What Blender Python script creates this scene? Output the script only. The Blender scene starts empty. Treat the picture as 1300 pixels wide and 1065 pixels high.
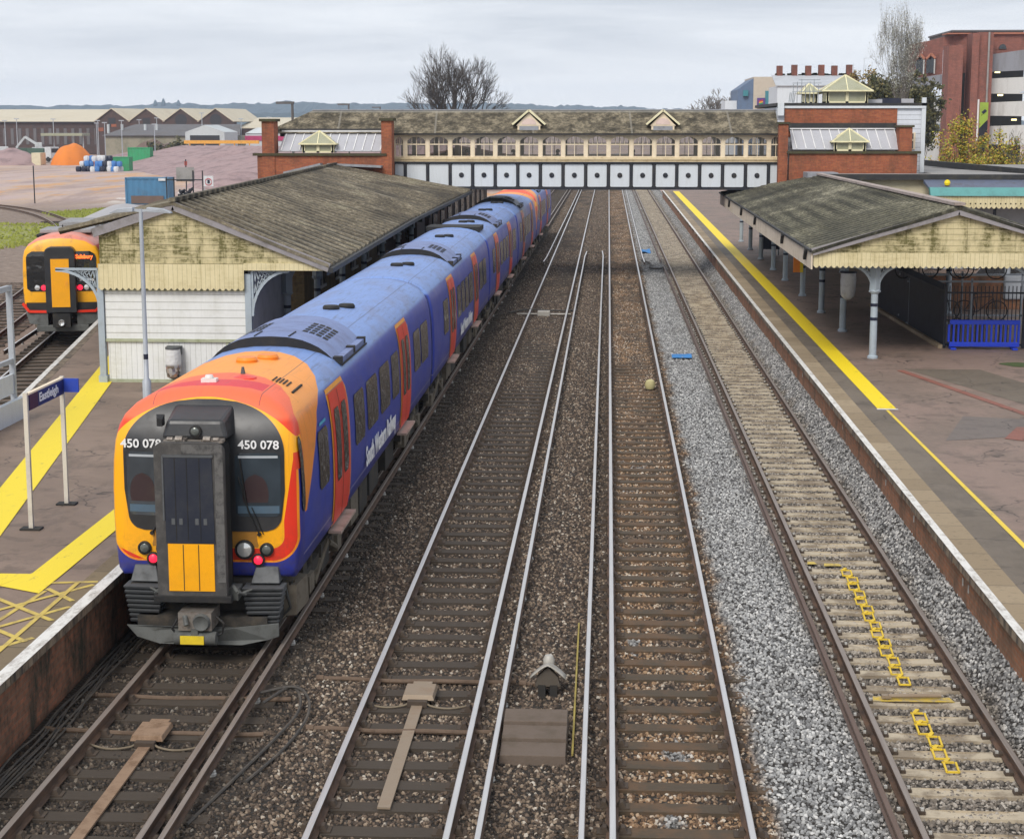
import bpy, bmesh, math, random
from mathutils import Vector, Matrix, noise
R = math.radians
random.seed(7)
SC = bpy.context.scene
COL = SC.collection

# ------------------------------------------------------------------ node helpers
class S:
    """socket wrapper with arithmetic"""
    def __init__(s, nt, k): s.nt = nt; s.k = k
    def _m(s, op, *a):
        n = s.nt.nodes.new('ShaderNodeMath'); n.operation = op
        for i, v in enumerate((s,) + a):
            if isinstance(v, S): s.nt.links.new(v.k, n.inputs[i])
            else: n.inputs[i].default_value = v
        return S(s.nt, n.outputs[0])
    def __add__(s, o): return s._m('ADD', o)
    def __radd__(s, o): return s._m('ADD', o)
    def __sub__(s, o): return s._m('SUBTRACT', o)
    def __rsub__(s, o): return (s * -1.0) + o
    def __mul__(s, o): return s._m('MULTIPLY', o)
    def __rmul__(s, o): return s._m('MULTIPLY', o)
    def __truediv__(s, o): return s._m('DIVIDE', o)
    def gt(s, o): return s._m('GREATER_THAN', o)
    def lt(s, o): return s._m('LESS_THAN', o)
    def abs(s): return s._m('ABSOLUTE')
    def max(s, o): return s._m('MAXIMUM', o)
    def min(s, o): return s._m('MINIMUM', o)
    def pow(s, o): return s._m('POWER', o)
    def sqrt(s): return s._m('SQRT')
    def frac(s): return s._m('FRACT')
    def sin(s): return s._m('SINE')
    def ss(s, a, b):                      # smooth ramp a..b
        n = s.nt.nodes.new('ShaderNodeMapRange'); n.interpolation_type = 'SMOOTHSTEP'
        s.nt.links.new(s.k, n.inputs[0]); n.inputs[1].default_value = a; n.inputs[2].default_value = b
        return S(s.nt, n.outputs[0])

class NT:
    def __init__(s, nt): s.nt = nt
    def new(s, t, **k):
        n = s.nt.nodes.new(t)
        for a, b in k.items(): setattr(n, a, b)
        return n
    def link(s, a, b): s.nt.links.new(a.k if isinstance(a, S) else a, b)
    def obj(s): return S(s.nt, s.new('ShaderNodeTexCoord').outputs['Object'])
    def pos(s): return S(s.nt, s.new('ShaderNodeNewGeometry').outputs['Position'])
    def sep(s, v):
        n = s.new('ShaderNodeSeparateXYZ'); s.link(v, n.inputs[0]); return [S(s.nt, o) for o in n.outputs]
    def com(s, x, y, z):
        n = s.new('ShaderNodeCombineXYZ')
        for i, v in enumerate((x, y, z)):
            if isinstance(v, S): s.link(v, n.inputs[i])
            else: n.inputs[i].default_value = v
        return S(s.nt, n.outputs[0])
    def scale(s, v, sx, sy, sz):
        n = s.new('ShaderNodeMapping'); s.link(v, n.inputs[0]); n.inputs['Scale'].default_value = (sx, sy, sz)
        return S(s.nt, n.outputs[0])
    def noise(s, v, sc, detail=4, rough=.55, dist=0):
        n = s.new('ShaderNodeTexNoise'); s.link(v, n.inputs['Vector'])
        n.inputs['Scale'].default_value = sc; n.inputs['Detail'].default_value = detail
        n.inputs['Roughness'].default_value = rough; n.inputs['Distortion'].default_value = dist
        return S(s.nt, n.outputs[0])
    def voro(s, v, sc, feature='F1'):
        n = s.new('ShaderNodeTexVoronoi'); n.feature = feature; s.link(v, n.inputs['Vector']); n.inputs['Scale'].default_value = sc
        c = s.new('ShaderNodeSeparateColor')
        if feature == 'F1': s.link(n.outputs['Color'], c.inputs[0])
        return S(s.nt, n.outputs['Distance']), S(s.nt, c.outputs[0]), S(s.nt, c.outputs[1])
    def mix(s, f, a, b, blend='MIX'):
        n = s.new('ShaderNodeMix', data_type='RGBA', blend_type=blend)
        for i, v in ((0, f), (6, a), (7, b)):
            if isinstance(v, S): s.link(v, n.inputs[i])
            elif i == 0: n.inputs[0].default_value = v
            else: n.inputs[i].default_value = (*v[:3], 1)
        return S(s.nt, n.outputs[2])
    def ramp(s, f, stops):
        n = s.new('ShaderNodeValToRGB'); s.link(f, n.inputs[0]); e = n.color_ramp.elements
        while len(e) < len(stops): e.new(.5)
        for i, (p, c) in enumerate(stops): e[i].position = p; e[i].color = (*c, 1)
        return S(s.nt, n.outputs[0])
    def bump(s, h, st, dist=.02):
        n = s.new('ShaderNodeBump'); s.link(h, n.inputs['Height']); n.inputs['Strength'].default_value = st; n.inputs['Distance'].default_value = dist
        return S(s.nt, n.outputs[0])

MATS = {}
def mk(name):
    m = bpy.data.materials.new(name); m.use_nodes = True; MATS[name] = m
    N = NT(m.node_tree); b = m.node_tree.nodes['Principled BSDF']
    return m, N, b
def setb(N, b, col=None, rough=None, metal=None, normal=None, spec=None):
    for k, v in (('Base Color', col), ('Roughness', rough), ('Metallic', metal), ('Normal', normal), ('Specular IOR Level', spec)):
        if v is None: continue
        if isinstance(v, S): N.link(v, b.inputs[k])
        elif k == 'Base Color': b.inputs[k].default_value = (*v, 1)
        else: b.inputs[k].default_value = v

def paint(name, c, rough=.45, metal=0., dirt=.25, dirtc=(.09, .07, .045), sc=2.2, bump=.0, bsc=30, streak=False, spec=None, world=True):
    """painted or plain surface with patchy grime"""
    m, N, b = mk(name)
    p = N.pos() if world else N.obj()
    q = N.scale(p, 1, 1, .18) if streak else p
    n1 = N.noise(q, sc * (3 if streak else 1), 6, .65); n2 = N.noise(p, sc * 9, 5, .6)
    f = (n1.ss(.42, .78) * .8 + n2.ss(.5, .8) * .35) * (dirt * 1.6)
    c2 = N.mix(n2, [v * .86 for v in c], [min(1, v * 1.12) for v in c])
    col = N.mix(f.min(1.0), c2, dirtc)
    setb(N, b, col, (f * .4 + rough).min(1.0), metal, N.bump(N.noise(p, bsc, 5), bump) if bump else None, spec)
    return m

def brick(name, c1, c2, mortar, wall='xz', sc=1., dirt=.3, dirtc=(.05, .04, .03), bw=.225, bh=.075):
    m, N, b = mk(name)
    p = N.pos(); x, y, z = N.sep(p)
    v = N.com((x + y) * sc, z * sc, 0.)
    n = N.new('ShaderNodeTexBrick'); N.link(v, n.inputs['Vector'])
    n.inputs['Scale'].default_value = 1; n.inputs['Brick Width'].default_value = bw; n.inputs['Row Height'].default_value = bh
    n.inputs['Mortar Size'].default_value = .006; n.inputs['Color1'].default_value = (*c1, 1); n.inputs['Color2'].default_value = (*c2, 1); n.inputs['Mortar'].default_value = (*mortar, 1)
    n1 = N.noise(N.scale(p, 1, 1, .35), 1.6, 7, .68); n2 = N.noise(p, 9, 5, .6)
    f = (n1.ss(.4, .72) * .9 + n2.ss(.45, .8) * .4) * (dirt * 1.7)
    base = N.mix(n2.ss(.3, .8) * .5, S(N.nt, n.outputs['Color']), [v * .55 for v in c1])
    col = N.mix(f.min(1.0), base, dirtc)
    setb(N, b, col, .9, 0, N.bump(S(N.nt, n.outputs['Fac']) * -1.0 + n2 * .4, .5, .01))
    return m

def glassy(name, c, rough=.08, spec=.6):
    m, N, b = mk(name)
    n = N.noise(N.pos(), 1.1, 3)
    setb(N, b, N.mix(n, [v * .6 for v in c], [v * 1.4 for v in c]), rough, 0, None, spec)
    return m

# ------------------------------------------------------------------ mesh builder
class MB:
    def __init__(s): s.v = []; s.f = []; s.m = []
    def quad(s, a, b, c, d, mi=0): s.poly([a, b, c, d], mi)
    def poly(s, pts, mi=0):
        i = len(s.v); s.v += [tuple(p) for p in pts]; s.f.append(tuple(range(i, i + len(pts)))); s.m.append(mi)
    def box(s, x0, x1, y0, y1, z0, z1, mi=0):
        if x0 > x1: x0, x1 = x1, x0
        if y0 > y1: y0, y1 = y1, y0
        if z0 > z1: z0, z1 = z1, z0
        i = len(s.v)
        s.v += [(x0, y0, z0), (x1, y0, z0), (x1, y1, z0), (x0, y1, z0), (x0, y0, z1), (x1, y0, z1), (x1, y1, z1), (x0, y1, z1)]
        for f in ((0, 3, 2, 1), (4, 5, 6, 7), (0, 1, 5, 4), (1, 2, 6, 5), (2, 3, 7, 6), (3, 0, 4, 7)):
            s.f.append(tuple(i + k for k in f)); s.m.append(mi)
        return s
    def hexa(s, P, mi=0):
        """eight corners: bottom four ccw, top four ccw"""
        i = len(s.v); s.v += [tuple(p) for p in P]
        for f in ((0, 3, 2, 1), (4, 5, 6, 7), (0, 1, 5, 4), (1, 2, 6, 5), (2, 3, 7, 6), (3, 0, 4, 7)):
            s.f.append(tuple(i + k for k in f)); s.m.append(mi)
        return s
    def prism(s, pts, vec, mi=0):
        """closed outline swept by a vector"""
        vec = Vector(vec); n = len(pts); i = len(s.v)
        s.v += [tuple(p) for p in pts] + [tuple(Vector(p) + vec) for p in pts]
        s.f.append(tuple(i + k for k in range(n))[::-1]); s.m.append(mi)
        s.f.append(tuple(i + n + k for k in range(n))); s.m.append(mi)
        for k in range(n):
            s.f.append((i + k, i + (k + 1) % n, i + n + (k + 1) % n, i + n + k)); s.m.append(mi)
        return s
    def bar(s, p, q, w, h, mi=0):
        """box section between two points, h vertical"""
        p = Vector(p); q = Vector(q); d = (q - p).normalized()
        u = Vector((0, 0, 1)) if abs(d.z) < .95 else Vector((0, 1, 0))
        r = d.cross(u).normalized() * w / 2; u = r.cross(d).normalized() * h / 2
        P = [p - r - u, p + r - u, q + r - u, q - r - u, p - r + u, p + r + u, q + r + u, q - r + u]
        return s.hexa(P, mi)
    def tube(s, p, q, r, r2=None, n=10, mi=0, cap=True):
        p = Vector(p); q = Vector(q); d = (q - p).normalized(); r2 = r if r2 is None else r2
        u = Vector((0, 0, 1)) if abs(d.z) < .9 else Vector((1, 0, 0))
        a = d.cross(u).normalized(); b = d.cross(a); i = len(s.v)
        for c, rr in ((p, r), (q, r2)):
            for k in range(n):
                t = 2 * math.pi * k / n; s.v.append(tuple(c + a * math.cos(t) * rr + b * math.sin(t) * rr))
        for k in range(n): s.f.append((i + k, i + (k + 1) % n, i + n + (k + 1) % n, i + n + k)); s.m.append(mi)
        if cap:
            s.f.append(tuple(i + k for k in range(n))[::-1]); s.m.append(mi)
            s.f.append(tuple(i + n + k for k in range(n))); s.m.append(mi)
        return s
    def path(s, pts, r, n=8, mi=0):
        for a, b in zip(pts, pts[1:]): s.tube(a, b, r, n=n, mi=mi)
        return s
    def lathe(s, c, prof, n=14, mi=0, ax='z'):
        """profile of (radius, height) about an axis at c"""
        i = len(s.v)
        for r, h in prof:
            for k in range(n):
                t = 2 * math.pi * k / n; a, b = r * math.cos(t), r * math.sin(t)
                o = {'z': (a, b, h), 'y': (a, h, b), 'x': (h, a, b)}[ax]
                s.v.append((c[0] + o[0], c[1] + o[1], c[2] + o[2]))
        for j in range(len(prof) - 1):
            for k in range(n):
                s.f.append((i + j * n + k, i + j * n + (k + 1) % n, i + (j + 1) * n + (k + 1) % n, i + (j + 1) * n + k)); s.m.append(mi)
        s.f.append(tuple(i + k for k in range(n))[::-1]); s.m.append(mi)
        s.f.append(tuple(i + (len(prof) - 1) * n + k for k in range(n))); s.m.append(mi)
        return s
    def grid(s, fn, nu, nv, mi=0, mf=None):
        i = len(s.v)
        for a in range(nu + 1):
            for b in range(nv + 1): s.v.append(tuple(fn(a / nu, b / nv)))
        for a in range(nu):
            for b in range(nv):
                k = i + a * (nv + 1) + b
                s.f.append((k, k + nv + 1, k + nv + 2, k + 1)); s.m.append(mf(a / nu, b / nv) if mf else mi)
        return s
    def build(s, name, mats, parent=None, smooth=False, bevel=0, world=False, solid=0, auto=None):
        me = bpy.data.meshes.new(name)
        off = Vector((0, 0, 0))
        if world and parent is not None:
            r = parent
            while r.parent: r = r.parent
            off = Vector(r.location)
        me.from_pydata([tuple(Vector(v) - off) for v in s.v] if world and parent is not None else s.v, [], s.f)
        mats = mats if isinstance(mats, (list, tuple)) else [mats]
        for m in mats: me.materials.append(MATS[m] if isinstance(m, str) else m)
        me.polygons.foreach_set('material_index', s.m)
        bm = bmesh.new(); bm.from_mesh(me)
        if smooth: bmesh.ops.remove_doubles(bm, verts=bm.verts, dist=1e-5)
        if not solid: bmesh.ops.recalc_face_normals(bm, faces=bm.faces)
        bm.to_mesh(me); bm.free()
        if smooth:
            me.polygons.foreach_set('use_smooth', [True] * len(me.polygons))
            try: me.set_sharp_from_angle(angle=R(auto or 40))
            except Exception: pass
        me.update()
        o = bpy.data.objects.new(name, me); COL.objects.link(o)
        if parent is not None: o.parent = parent
        if bevel:
            md = o.modifiers.new('bevel', 'BEVEL'); md.width = bevel; md.segments = 2; md.limit_method = 'ANGLE'
        if solid:
            md = o.modifiers.new('solid', 'SOLIDIFY'); md.thickness = solid; md.offset = 0
        return o

def tag(o, label=None, cat=None, group=None, kind=None):
    for k, v in (('label', label), ('category', cat), ('group', group), ('kind', kind)):
        if v: o[k] = v
    return o
def thing(name, label, cat, loc=(0, 0, 0), rz=0, group=None):
    o = bpy.data.objects.new(name, None); COL.objects.link(o); o.location = loc; o.rotation_euler = (0, 0, rz)
    o.empty_display_size = .2
    return tag(o, label, cat, group)
def struct(o): o['kind'] = 'structure'; return o
def kids(o): return [c for c in o.children]
def dup(root, loc, rz=None, label=None, parent=None):
    c = root.copy(); COL.objects.link(c)
    if parent is not None: c.parent = parent
    else:
        c.location = loc
        if rz is not None: c.rotation_euler = (0, 0, rz)
        if label: c['label'] = label
    for ch in kids(root): dup(ch, None, parent=c)
    return c
def text(s, size, M, mat, parent, name='lettering', bold=.012, ext=.002, width=None, shear=0):
    cu = bpy.data.curves.new('t', 'FONT'); cu.body = s; cu.size = size; cu.offset = bold * size; cu.extrude = ext
    cu.align_x = 'CENTER'; cu.align_y = 'CENTER'; cu.shear = shear; cu.resolution_u = 3
    t = bpy.data.objects.new('t', cu); COL.objects.link(t)
    dg = bpy.context.evaluated_depsgraph_get(); me = bpy.data.meshes.new_from_object(t.evaluated_get(dg))
    bpy.data.objects.remove(t)
    if width:
        xs = [v.co.x for v in me.vertices]; w = max(xs) - min(xs)
        if w > 0:
            for v in me.vertices: v.co.x *= width / w
    me.transform(M); me.materials.clear(); me.materials.append(MATS[mat]); me.name = name
    o = bpy.data.objects.new(name, me); COL.objects.link(o); o.parent = parent
    return o
# matrices that stand text upright: facing -y, and facing +x
def face_y(x, y, z): return Matrix.Translation((x, y, z)) @ Matrix.Rotation(R(90), 4, 'X')
def face_x(x, y, z): return Matrix.Translation((x, y, z)) @ Matrix.Rotation(R(90), 4, 'Z') @ Matrix.Rotation(R(90), 4, 'X')
# ------------------------------------------------------------------ materials
def ballast_colour(N, rnd, rnd2):
    """colour of the stone bed across the tracks; rnd gives each stone its own shade"""
    x, y, z = N.sep(N.pos())
    wob = N.noise(N.pos(), .9, 3) - .5
    n2 = N.noise(N.scale(N.pos(), 1, .45, 1), 1.3, 5, .65)
    xw = x + wob * .7
    brown = N.ramp(rnd, [(0, (.025, .019, .015)), (.35, (.065, .046, .033)), (.7, (.15, .106, .075)), (.93, (.3, .23, .165)), (1, (.5, .45, .38))])
    grey = N.ramp(rnd, [(0, (.1, .1, .1)), (.4, (.26, .26, .26)), (.8, (.42, .42, .41)), (1, (.62, .61, .59))])
    rust = N.ramp(rnd, [(0, (.06, .035, .02)), (.45, (.2, .115, .06)), (.8, (.4, .26, .15)), (1, (.62, .56, .47))])
    tan = N.ramp(rnd, [(0, (.09, .08, .07)), (.5, (.2, .17, .14)), (1, (.42, .38, .33))])
    wg = (xw.ss(1.75, 2.05) * (1.0 - xw.ss(3.05, 3.35))).max(xw.ss(5.0, 5.3) * .9)
    wg = wg.max(xw.ss(.1, .3) * (1.0 - xw.ss(1.5, 1.7)) * n2.ss(.6, .66) * (1.0 - y.ss(35., 42.)))
    wr = xw.ss(0., .3) * (1.0 - xw.ss(1.75, 2.0)) * n2.ss(.4, .56)
    wt = xw.ss(3.1, 3.4) * (1.0 - xw.ss(5.0, 5.3))
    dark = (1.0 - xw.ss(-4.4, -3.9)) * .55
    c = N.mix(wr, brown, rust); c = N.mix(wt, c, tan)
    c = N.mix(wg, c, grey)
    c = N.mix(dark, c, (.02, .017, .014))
    c = N.mix(n2.ss(.45, .75) * .35, c, (.04, .03, .022))
    return c
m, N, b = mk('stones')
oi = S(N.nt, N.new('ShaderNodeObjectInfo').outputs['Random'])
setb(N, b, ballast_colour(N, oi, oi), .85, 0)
m, N, b = mk('ballast')
d1, r1, r2 = N.voro(N.pos(), 21)
d2, r3, r4 = N.voro(N.pos(), 9)
yy = N.sep(N.pos())[1]
far = yy.ss(35., 75.)
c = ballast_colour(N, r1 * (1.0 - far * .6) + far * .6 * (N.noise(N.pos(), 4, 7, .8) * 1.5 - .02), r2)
setb(N, b, N.mix(((d1 * 1.6).min(1.0) * .55 + (1.0 - yy.ss(42., 66.)) * .5).min(1.0), c, (.02, .016, .012)), .9, 0, N.bump((1.0 - d1) + N.noise(N.pos(), 60, 3) * .3, .9, .03))  # gaps between stones and the near bed darkened, painted shade for depth

m, N, b = mk('rail_rust')
p = N.pos(); n = N.noise(N.scale(p, 1, .3, 1), 9, 5)
setb(N, b, N.ramp(n, [(.3, (.045, .028, .02)), (.7, (.14, .08, .05))]), .8, 0)
m, N, b = mk('rail_shine')
n = N.noise(N.scale(N.pos(), 12, .6, 1), 2, 4)
setb(N, b, N.mix(n, (.6, .58, .56), (.84, .82, .8)), n * .2 + .3, .85)
m, N, b = mk('rail_dull')
n = N.noise(N.scale(N.pos(), 12, .6, 1), 2, 4)
setb(N, b, N.mix(n, (.2, .15, .12), (.42, .37, .33)), n * .2 + .4, .55)
m, N, b = mk('rail_brown')
n = N.noise(N.scale(N.pos(), 6, .5, 1), 2, 4)
setb(N, b, N.mix(n, (.09, .055, .04), (.17, .115, .09)), .6, .2)

def sleeper_mat(name, lo, hi, stain, amt):
    m, N, b = mk(name)
    p = N.pos(); g = N.noise(N.scale(p, .6, 9, 1), 6, 6, .7); n = N.noise(p, 2.1, 5, .65); n3 = N.noise(p, 22, 4)
    c = N.mix(g, lo, hi)
    c = N.mix(n.ss(.42, .62) * amt, c, stain); c = N.mix(n3.ss(.6, .8) * .5, c, [v * .35 for v in lo])
    setb(N, b, c, .85, 0, N.bump(g, .4, .01))
sleeper_mat('timber_dark', (.024, .018, .013), (.082, .062, .045), (.055, .042, .03), .7)
sleeper_mat('timber_rust', (.03, .022, .014), (.11, .08, .05), (.15, .078, .035), .5)
sleeper_mat('concrete_sleeper', (.34, .28, .2), (.6, .52, .39), (.15, .11, .075), .7)
paint('chair_iron', (.06, .042, .03), .8, 0, .3)
paint('pot', (.5, .49, .46), .5, 0, .5)

# platforms
def tarmac(name, c1, c2, c3):
    m, N, b = mk(name)
    p = N.pos(); n1 = N.noise(p, .35, 6, .6, .6); n2 = N.noise(N.scale(p, 1, .5, 1), 1.6, 6, .7); n3 = N.noise(p, 70, 3); n4 = N.noise(p, 6, 5, .7)
    c = N.mix(n1.ss(.4, .6), c1, c2); c = N.mix(n2.ss(.5, .68) * .65, c, c3); c = N.mix(n4.ss(.35, .75) * .3, c, [v * 1.5 for v in c1])
    c = N.mix(n3 * .5, c, [v * .6 for v in c1])
    c = N.mix(N.noise(N.scale(p, .6, 1.2, 1), .8, 6, .7, 1.2).ss(.56, .64) * .5, c, [v * .45 for v in c1]); c = N.mix(N.noise(p, 3.5, 5, .7).ss(.66, .74) * .5, c, [v * 1.7 for v in c1])
    vo = N.new('ShaderNodeTexVoronoi'); vo.feature = 'DISTANCE_TO_EDGE'; w = N.new('ShaderNodeVectorMath'); w.operation = 'ADD'
    nn = N.new('ShaderNodeTexNoise'); N.link(p, nn.inputs[0]); nn.inputs['Scale'].default_value = 1.5
    N.link(p, w.inputs[0]); N.link(nn.outputs[1], w.inputs[1]); N.link(w.outputs[0], vo.inputs['Vector']); vo.inputs['Scale'].default_value = .42
    cr = S(N.nt, vo.outputs['Distance'])
    c = N.mix((1.0 - cr.ss(.0, .012)) * n2.ss(.4, .55) * .8, c, (.02, .015, .012))
    setb(N, b, c, .75 - n1 * .15, 0, N.bump(n3 + n4 * .5, .25, .01))
tarmac('tarmac_left', (.2, .142, .105), (.28, .2, .15), (.085, .062, .046))
tarmac('tarmac_right', (.25, .175, .14), (.175, .13, .1), (.08, .062, .05))
tarmac('tarmac_grey', (.145, .115, .085), (.18, .145, .11), (.095, .075, .056))
tarmac('tarmac_patch', (.14, .115, .105), (.17, .14, .12), (.1, .08, .07))
tarmac('tarmac_red', (.27, .1, .07), (.22, .085, .06), (.16, .1, .08))
def slabs(name, lo, hi, L=.9):
    m, N, b = mk(name)
    p = N.pos(); x, y, z = N.sep(p)
    cell = (y / L)._m('FLOOR'); w = N.new('ShaderNodeTexWhiteNoise', noise_dimensions='1D'); N.link(cell, w.inputs['W'])
    f = (y / L).frac(); n = N.noise(p, 7, 6, .7)
    c = N.mix(S(N.nt, w.outputs[0]) * .6 + n * .4, lo, hi)
    c = N.mix(n.ss(.5, .75) * .6, c, [v * .45 for v in lo])
    c = N.mix((f.lt(.02)) * .8, c, (.03, .025, .02))
    setb(N, b, c, .85, 0, N.bump(n, .3, .01))
slabs('coping_tan', (.2, .145, .085), (.36, .28, .18))
slabs('coping_left', (.13, .095, .06), (.24, .18, .1))
def worn(name, c, under, amt=.5, sc=5):
    m, N, b = mk(name)
    p = N.pos(); n = N.noise(N.scale(p, 1.3, .5, 1), sc, 7, .72); n2 = N.noise(p, 40, 3)
    f = n.ss(.62 - amt * .25, .72) * .8 + n2.ss(.62, .8) * amt * .5
    setb(N, b, N.mix(f.min(1.0), N.mix(n2, [v * .85 for v in c], c), under), .6, 0)
worn('white_line', (.74, .72, .68), (.2, .16, .12), .75, 7)
worn('yellow_line', (.93, .69, .008), (.4, .3, .06), .12)
worn('yellow_line_left', (.9, .69, .02), (.4, .3, .06), .15)
worn('yellow_hatch', (.62, .46, .09), (.16, .11, .075), .75, 4)
worn('yellow_dull', (.8, .58, .05), (.3, .22, .08), .3)

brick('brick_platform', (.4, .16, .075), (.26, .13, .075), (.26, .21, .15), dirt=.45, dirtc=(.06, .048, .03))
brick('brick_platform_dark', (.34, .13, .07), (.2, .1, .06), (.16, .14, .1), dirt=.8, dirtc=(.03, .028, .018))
m, N, b = mk('coping_side')
p = N.pos(); n = N.noise(N.scale(p, 1, 1, .3), 5, 6, .7)
setb(N, b, N.mix(n.ss(.35, .65), (.26, .2, .14), (.05, .04, .032)), .9, 0)

# ------------------------------------------------------------------ ground
m, N, b = mk('yard_ground')
p = N.pos(); x, y, z = N.sep(p)
n1 = N.noise(N.scale(p, .6, .35, 1), .06, 7, .6, .4); n2 = N.noise(N.scale(p, 1, .3, 1), .16, 6, .65); n3 = N.noise(p, 2.5, 6, .75); d, r1, r2 = N.voro(p, 3.2)
near = N.ramp(n3, [(.2, (.1, .07, .05)), (.5, (.21, .155, .12)), (.8, (.38, .31, .25))])
yard = N.mix(n2.ss(.4, .62), (.46, .35, .32), (.5, .36, .26))
yard = N.mix(n3.ss(.4, .75) * .35, yard, (.24, .19, .17)); yard = N.mix(N.noise(N.scale(p, 1, .22, 1), .09, 8, .75, 1.5).ss(.47, .6) * .55, yard, (.24, .17, .15)); yard = N.mix(N.noise(N.scale(p, .5, .16, 1), .2, 7, .7, .8).ss(.56, .66) * .6, yard, (.66, .55, .5))
yard = N.mix((n2.ss(.53, .58) * y.ss(160., 185.) * (1.0 - y.ss(230., 300.))) * .6, yard, (.55, .27, .09))
c = N.mix(y.ss(140., 175.), near, yard)
pud = n1.ss(.6, .615) * y.ss(155., 170.) * (1.0 - y.ss(260., 300.))
c = N.mix(pud * .8, c, (.66, .62, .56))
def blob(cx, cy, rx, ry):
    return 1.0 - (((x - cx) / rx).pow(2.0) + ((y - cy) / ry).pow(2.0) + (n3 - .5) * 1.1 + (n1 - .5) * 1.6).ss(.65, 1.0)
c = N.mix((blob(-45., 112., 8., 15.).max(blob(-44.5, 142., 4.5, 7.)).max(blob(-32., 100., 2., 4.)) * (.35 + n3.ss(.35, .6) * .6)).min(1.0), c, N.mix(n3.ss(.4, .6), (.13, .17, .03), (.34, .36, .07)))
setb(N, b, c, .9 - pud * .35, 0, N.bump(n3, .5, .05))
g = MB(); g.quad((-2500, -60, -.32), (2500, -60, -.32), (2500, 4200, -.32), (-2500, 4200, -.32))
struct(g.build('ground', 'yard_ground'))
# ballast bed with its shoulders
TC = (-5.69, -2.41, .88, 4.23)
def bed(x, y):
    """stone surface: low between the rails so sleepers show, heaped over their ends and over all of them further away"""
    i = min(range(4), key=lambda k: abs(x - TC[k])); d = abs(x - TC[i])
    n1 = noise.noise(Vector((x * .9, y * .33, 1.7))); n2 = noise.noise(Vector((x * 2.3, y * 1.4, 0)))
    inn = -.208 + (.018 if i < 3 else .006) * n1
    cov = min(1, max(0, (y - (44 if i < 3 else 70)) / 14)) * (.034 if i < 3 else .026)
    inn += cov + (.03 * n1 if y > 42 and i < 3 else 0)
    out = -.163 + .022 * n1 + .016 * n2
    if i == 0: out -= .02
    f = min(1, max(0, (d - .68) / .25)); h = inn + (out - inn) * f
    if 1.95 < x < 3.05: h += .05 * math.sin((x - 1.95) / 1.1 * math.pi)
    if x > 5.1: h += (x - 5.1) * .85
    return h + .008 * noise.noise(Vector((x * 6, y * 5, 3)))
def bedgrid(x0, x1, y0, y1, nx, ny, p=1.):
    b = MB(); b.grid(lambda u, v: (lambda X, Y: (X, Y, bed(X, Y)))(x0 + (x1 - x0) * u, y0 + (y1 - y0) * v ** p), nx, ny); return b
bb = bedgrid(-7.4, 5.75, 2, 420, 110, 420, 2.)
struct(bb.build('track_bed', 'ballast', smooth=True))
# left-hand tracks' bed
b2 = MB(); b2.grid(lambda u, v: (-34 + 22 * u - .188 * (y0 := 20 + 60 * v) + (y0 * .02), y0, -.3 + .09 * noise.noise(Vector((u * 22, y0, 0)))), 30, 50)
m, N, b = mk('ballast_brown')
d1, r1, r2 = N.voro(N.pos(), 14); n = N.noise(N.pos(), .5, 5)
c = N.ramp(r1, [(0, (.035, .026, .02)), (.5, (.11, .07, .045)), (.9, (.2, .13, .085)), (1, (.4, .33, .26))])
setb(N, b, N.mix(n.ss(.4, .6) * .5, c, (.06, .04, .03)), .9, 0, N.bump(1.0 - d1, .9, .04))
struct(b2.build('track_bed', 'ballast_brown', smooth=True))

# loose stones over the near bed
def stones():
    src = bpy.data.collections.new('stone_shapes')
    for k in range(4):
        bm = bmesh.new(); bmesh.ops.create_icosphere(bm, subdivisions=1, radius=1)
        rr = random.Random(k)
        for v in bm.verts: v.co *= rr.uniform(.62, 1.05); v.co.z *= .72; v.co.x *= 1.2
        me = bpy.data.meshes.new('stone'); bm.to_mesh(me); bm.free(); me.materials.append(MATS['stones'])
        src.objects.link(bpy.data.objects.new('stone', me))
    ng = bpy.data.node_groups.new('scatter', 'GeometryNodeTree')
    ng.interface.new_socket('Geometry', in_out='INPUT', socket_type='NodeSocketGeometry')
    ng.interface.new_socket('Geometry', in_out='OUTPUT', socket_type='NodeSocketGeometry')
    n = ng.nodes; L = ng.links.new
    gi = n.new('NodeGroupInput'); go = n.new('NodeGroupOutput')
    dp = n.new('GeometryNodeDistributePointsOnFaces'); pos = n.new('GeometryNodeInputPosition'); sx = n.new('ShaderNodeSeparateXYZ')
    mr = n.new('ShaderNodeMapRange'); mr.inputs[1].default_value = 17; mr.inputs[2].default_value = 75; mr.inputs[3].default_value = 520; mr.inputs[4].default_value = 125
    L(pos.outputs[0], sx.inputs[0]); L(sx.outputs[1], mr.inputs[0]); L(mr.outputs[0], dp.inputs['Density'])
    ci = n.new('GeometryNodeCollectionInfo'); ci.inputs[0].default_value = src; ci.inputs[1].default_value = True; ci.inputs[2].default_value = True
    ip = n.new('GeometryNodeInstanceOnPoints'); ip.inputs['Pick Instance'].default_value = True
    rv = n.new('FunctionNodeRandomValue'); rv.data_type = 'FLOAT_VECTOR'; rv.inputs[1].default_value = (6.28, 6.28, 6.28)
    rs = n.new('FunctionNodeRandomValue'); rs.data_type = 'FLOAT'; rs.inputs[2].default_value = .018; rs.inputs[3].default_value = .041
    L(gi.outputs[0], dp.inputs[0]); L(dp.outputs[0], ip.inputs[0]); L(ci.outputs[0], ip.inputs['Instance'])
    L(rv.outputs[0], ip.inputs['Rotation']); L(rs.outputs[1], ip.inputs['Scale']); L(ip.outputs[0], go.inputs[0])
    o = bedgrid(-7.2, 5.6, 15.5, 190, 110, 420, 1.6).build('ballast_stones', 'ballast')
    tag(o, kind='stuff')
    md = o.modifiers.new('scatter', 'NODES'); md.node_group = ng
stones()

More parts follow.
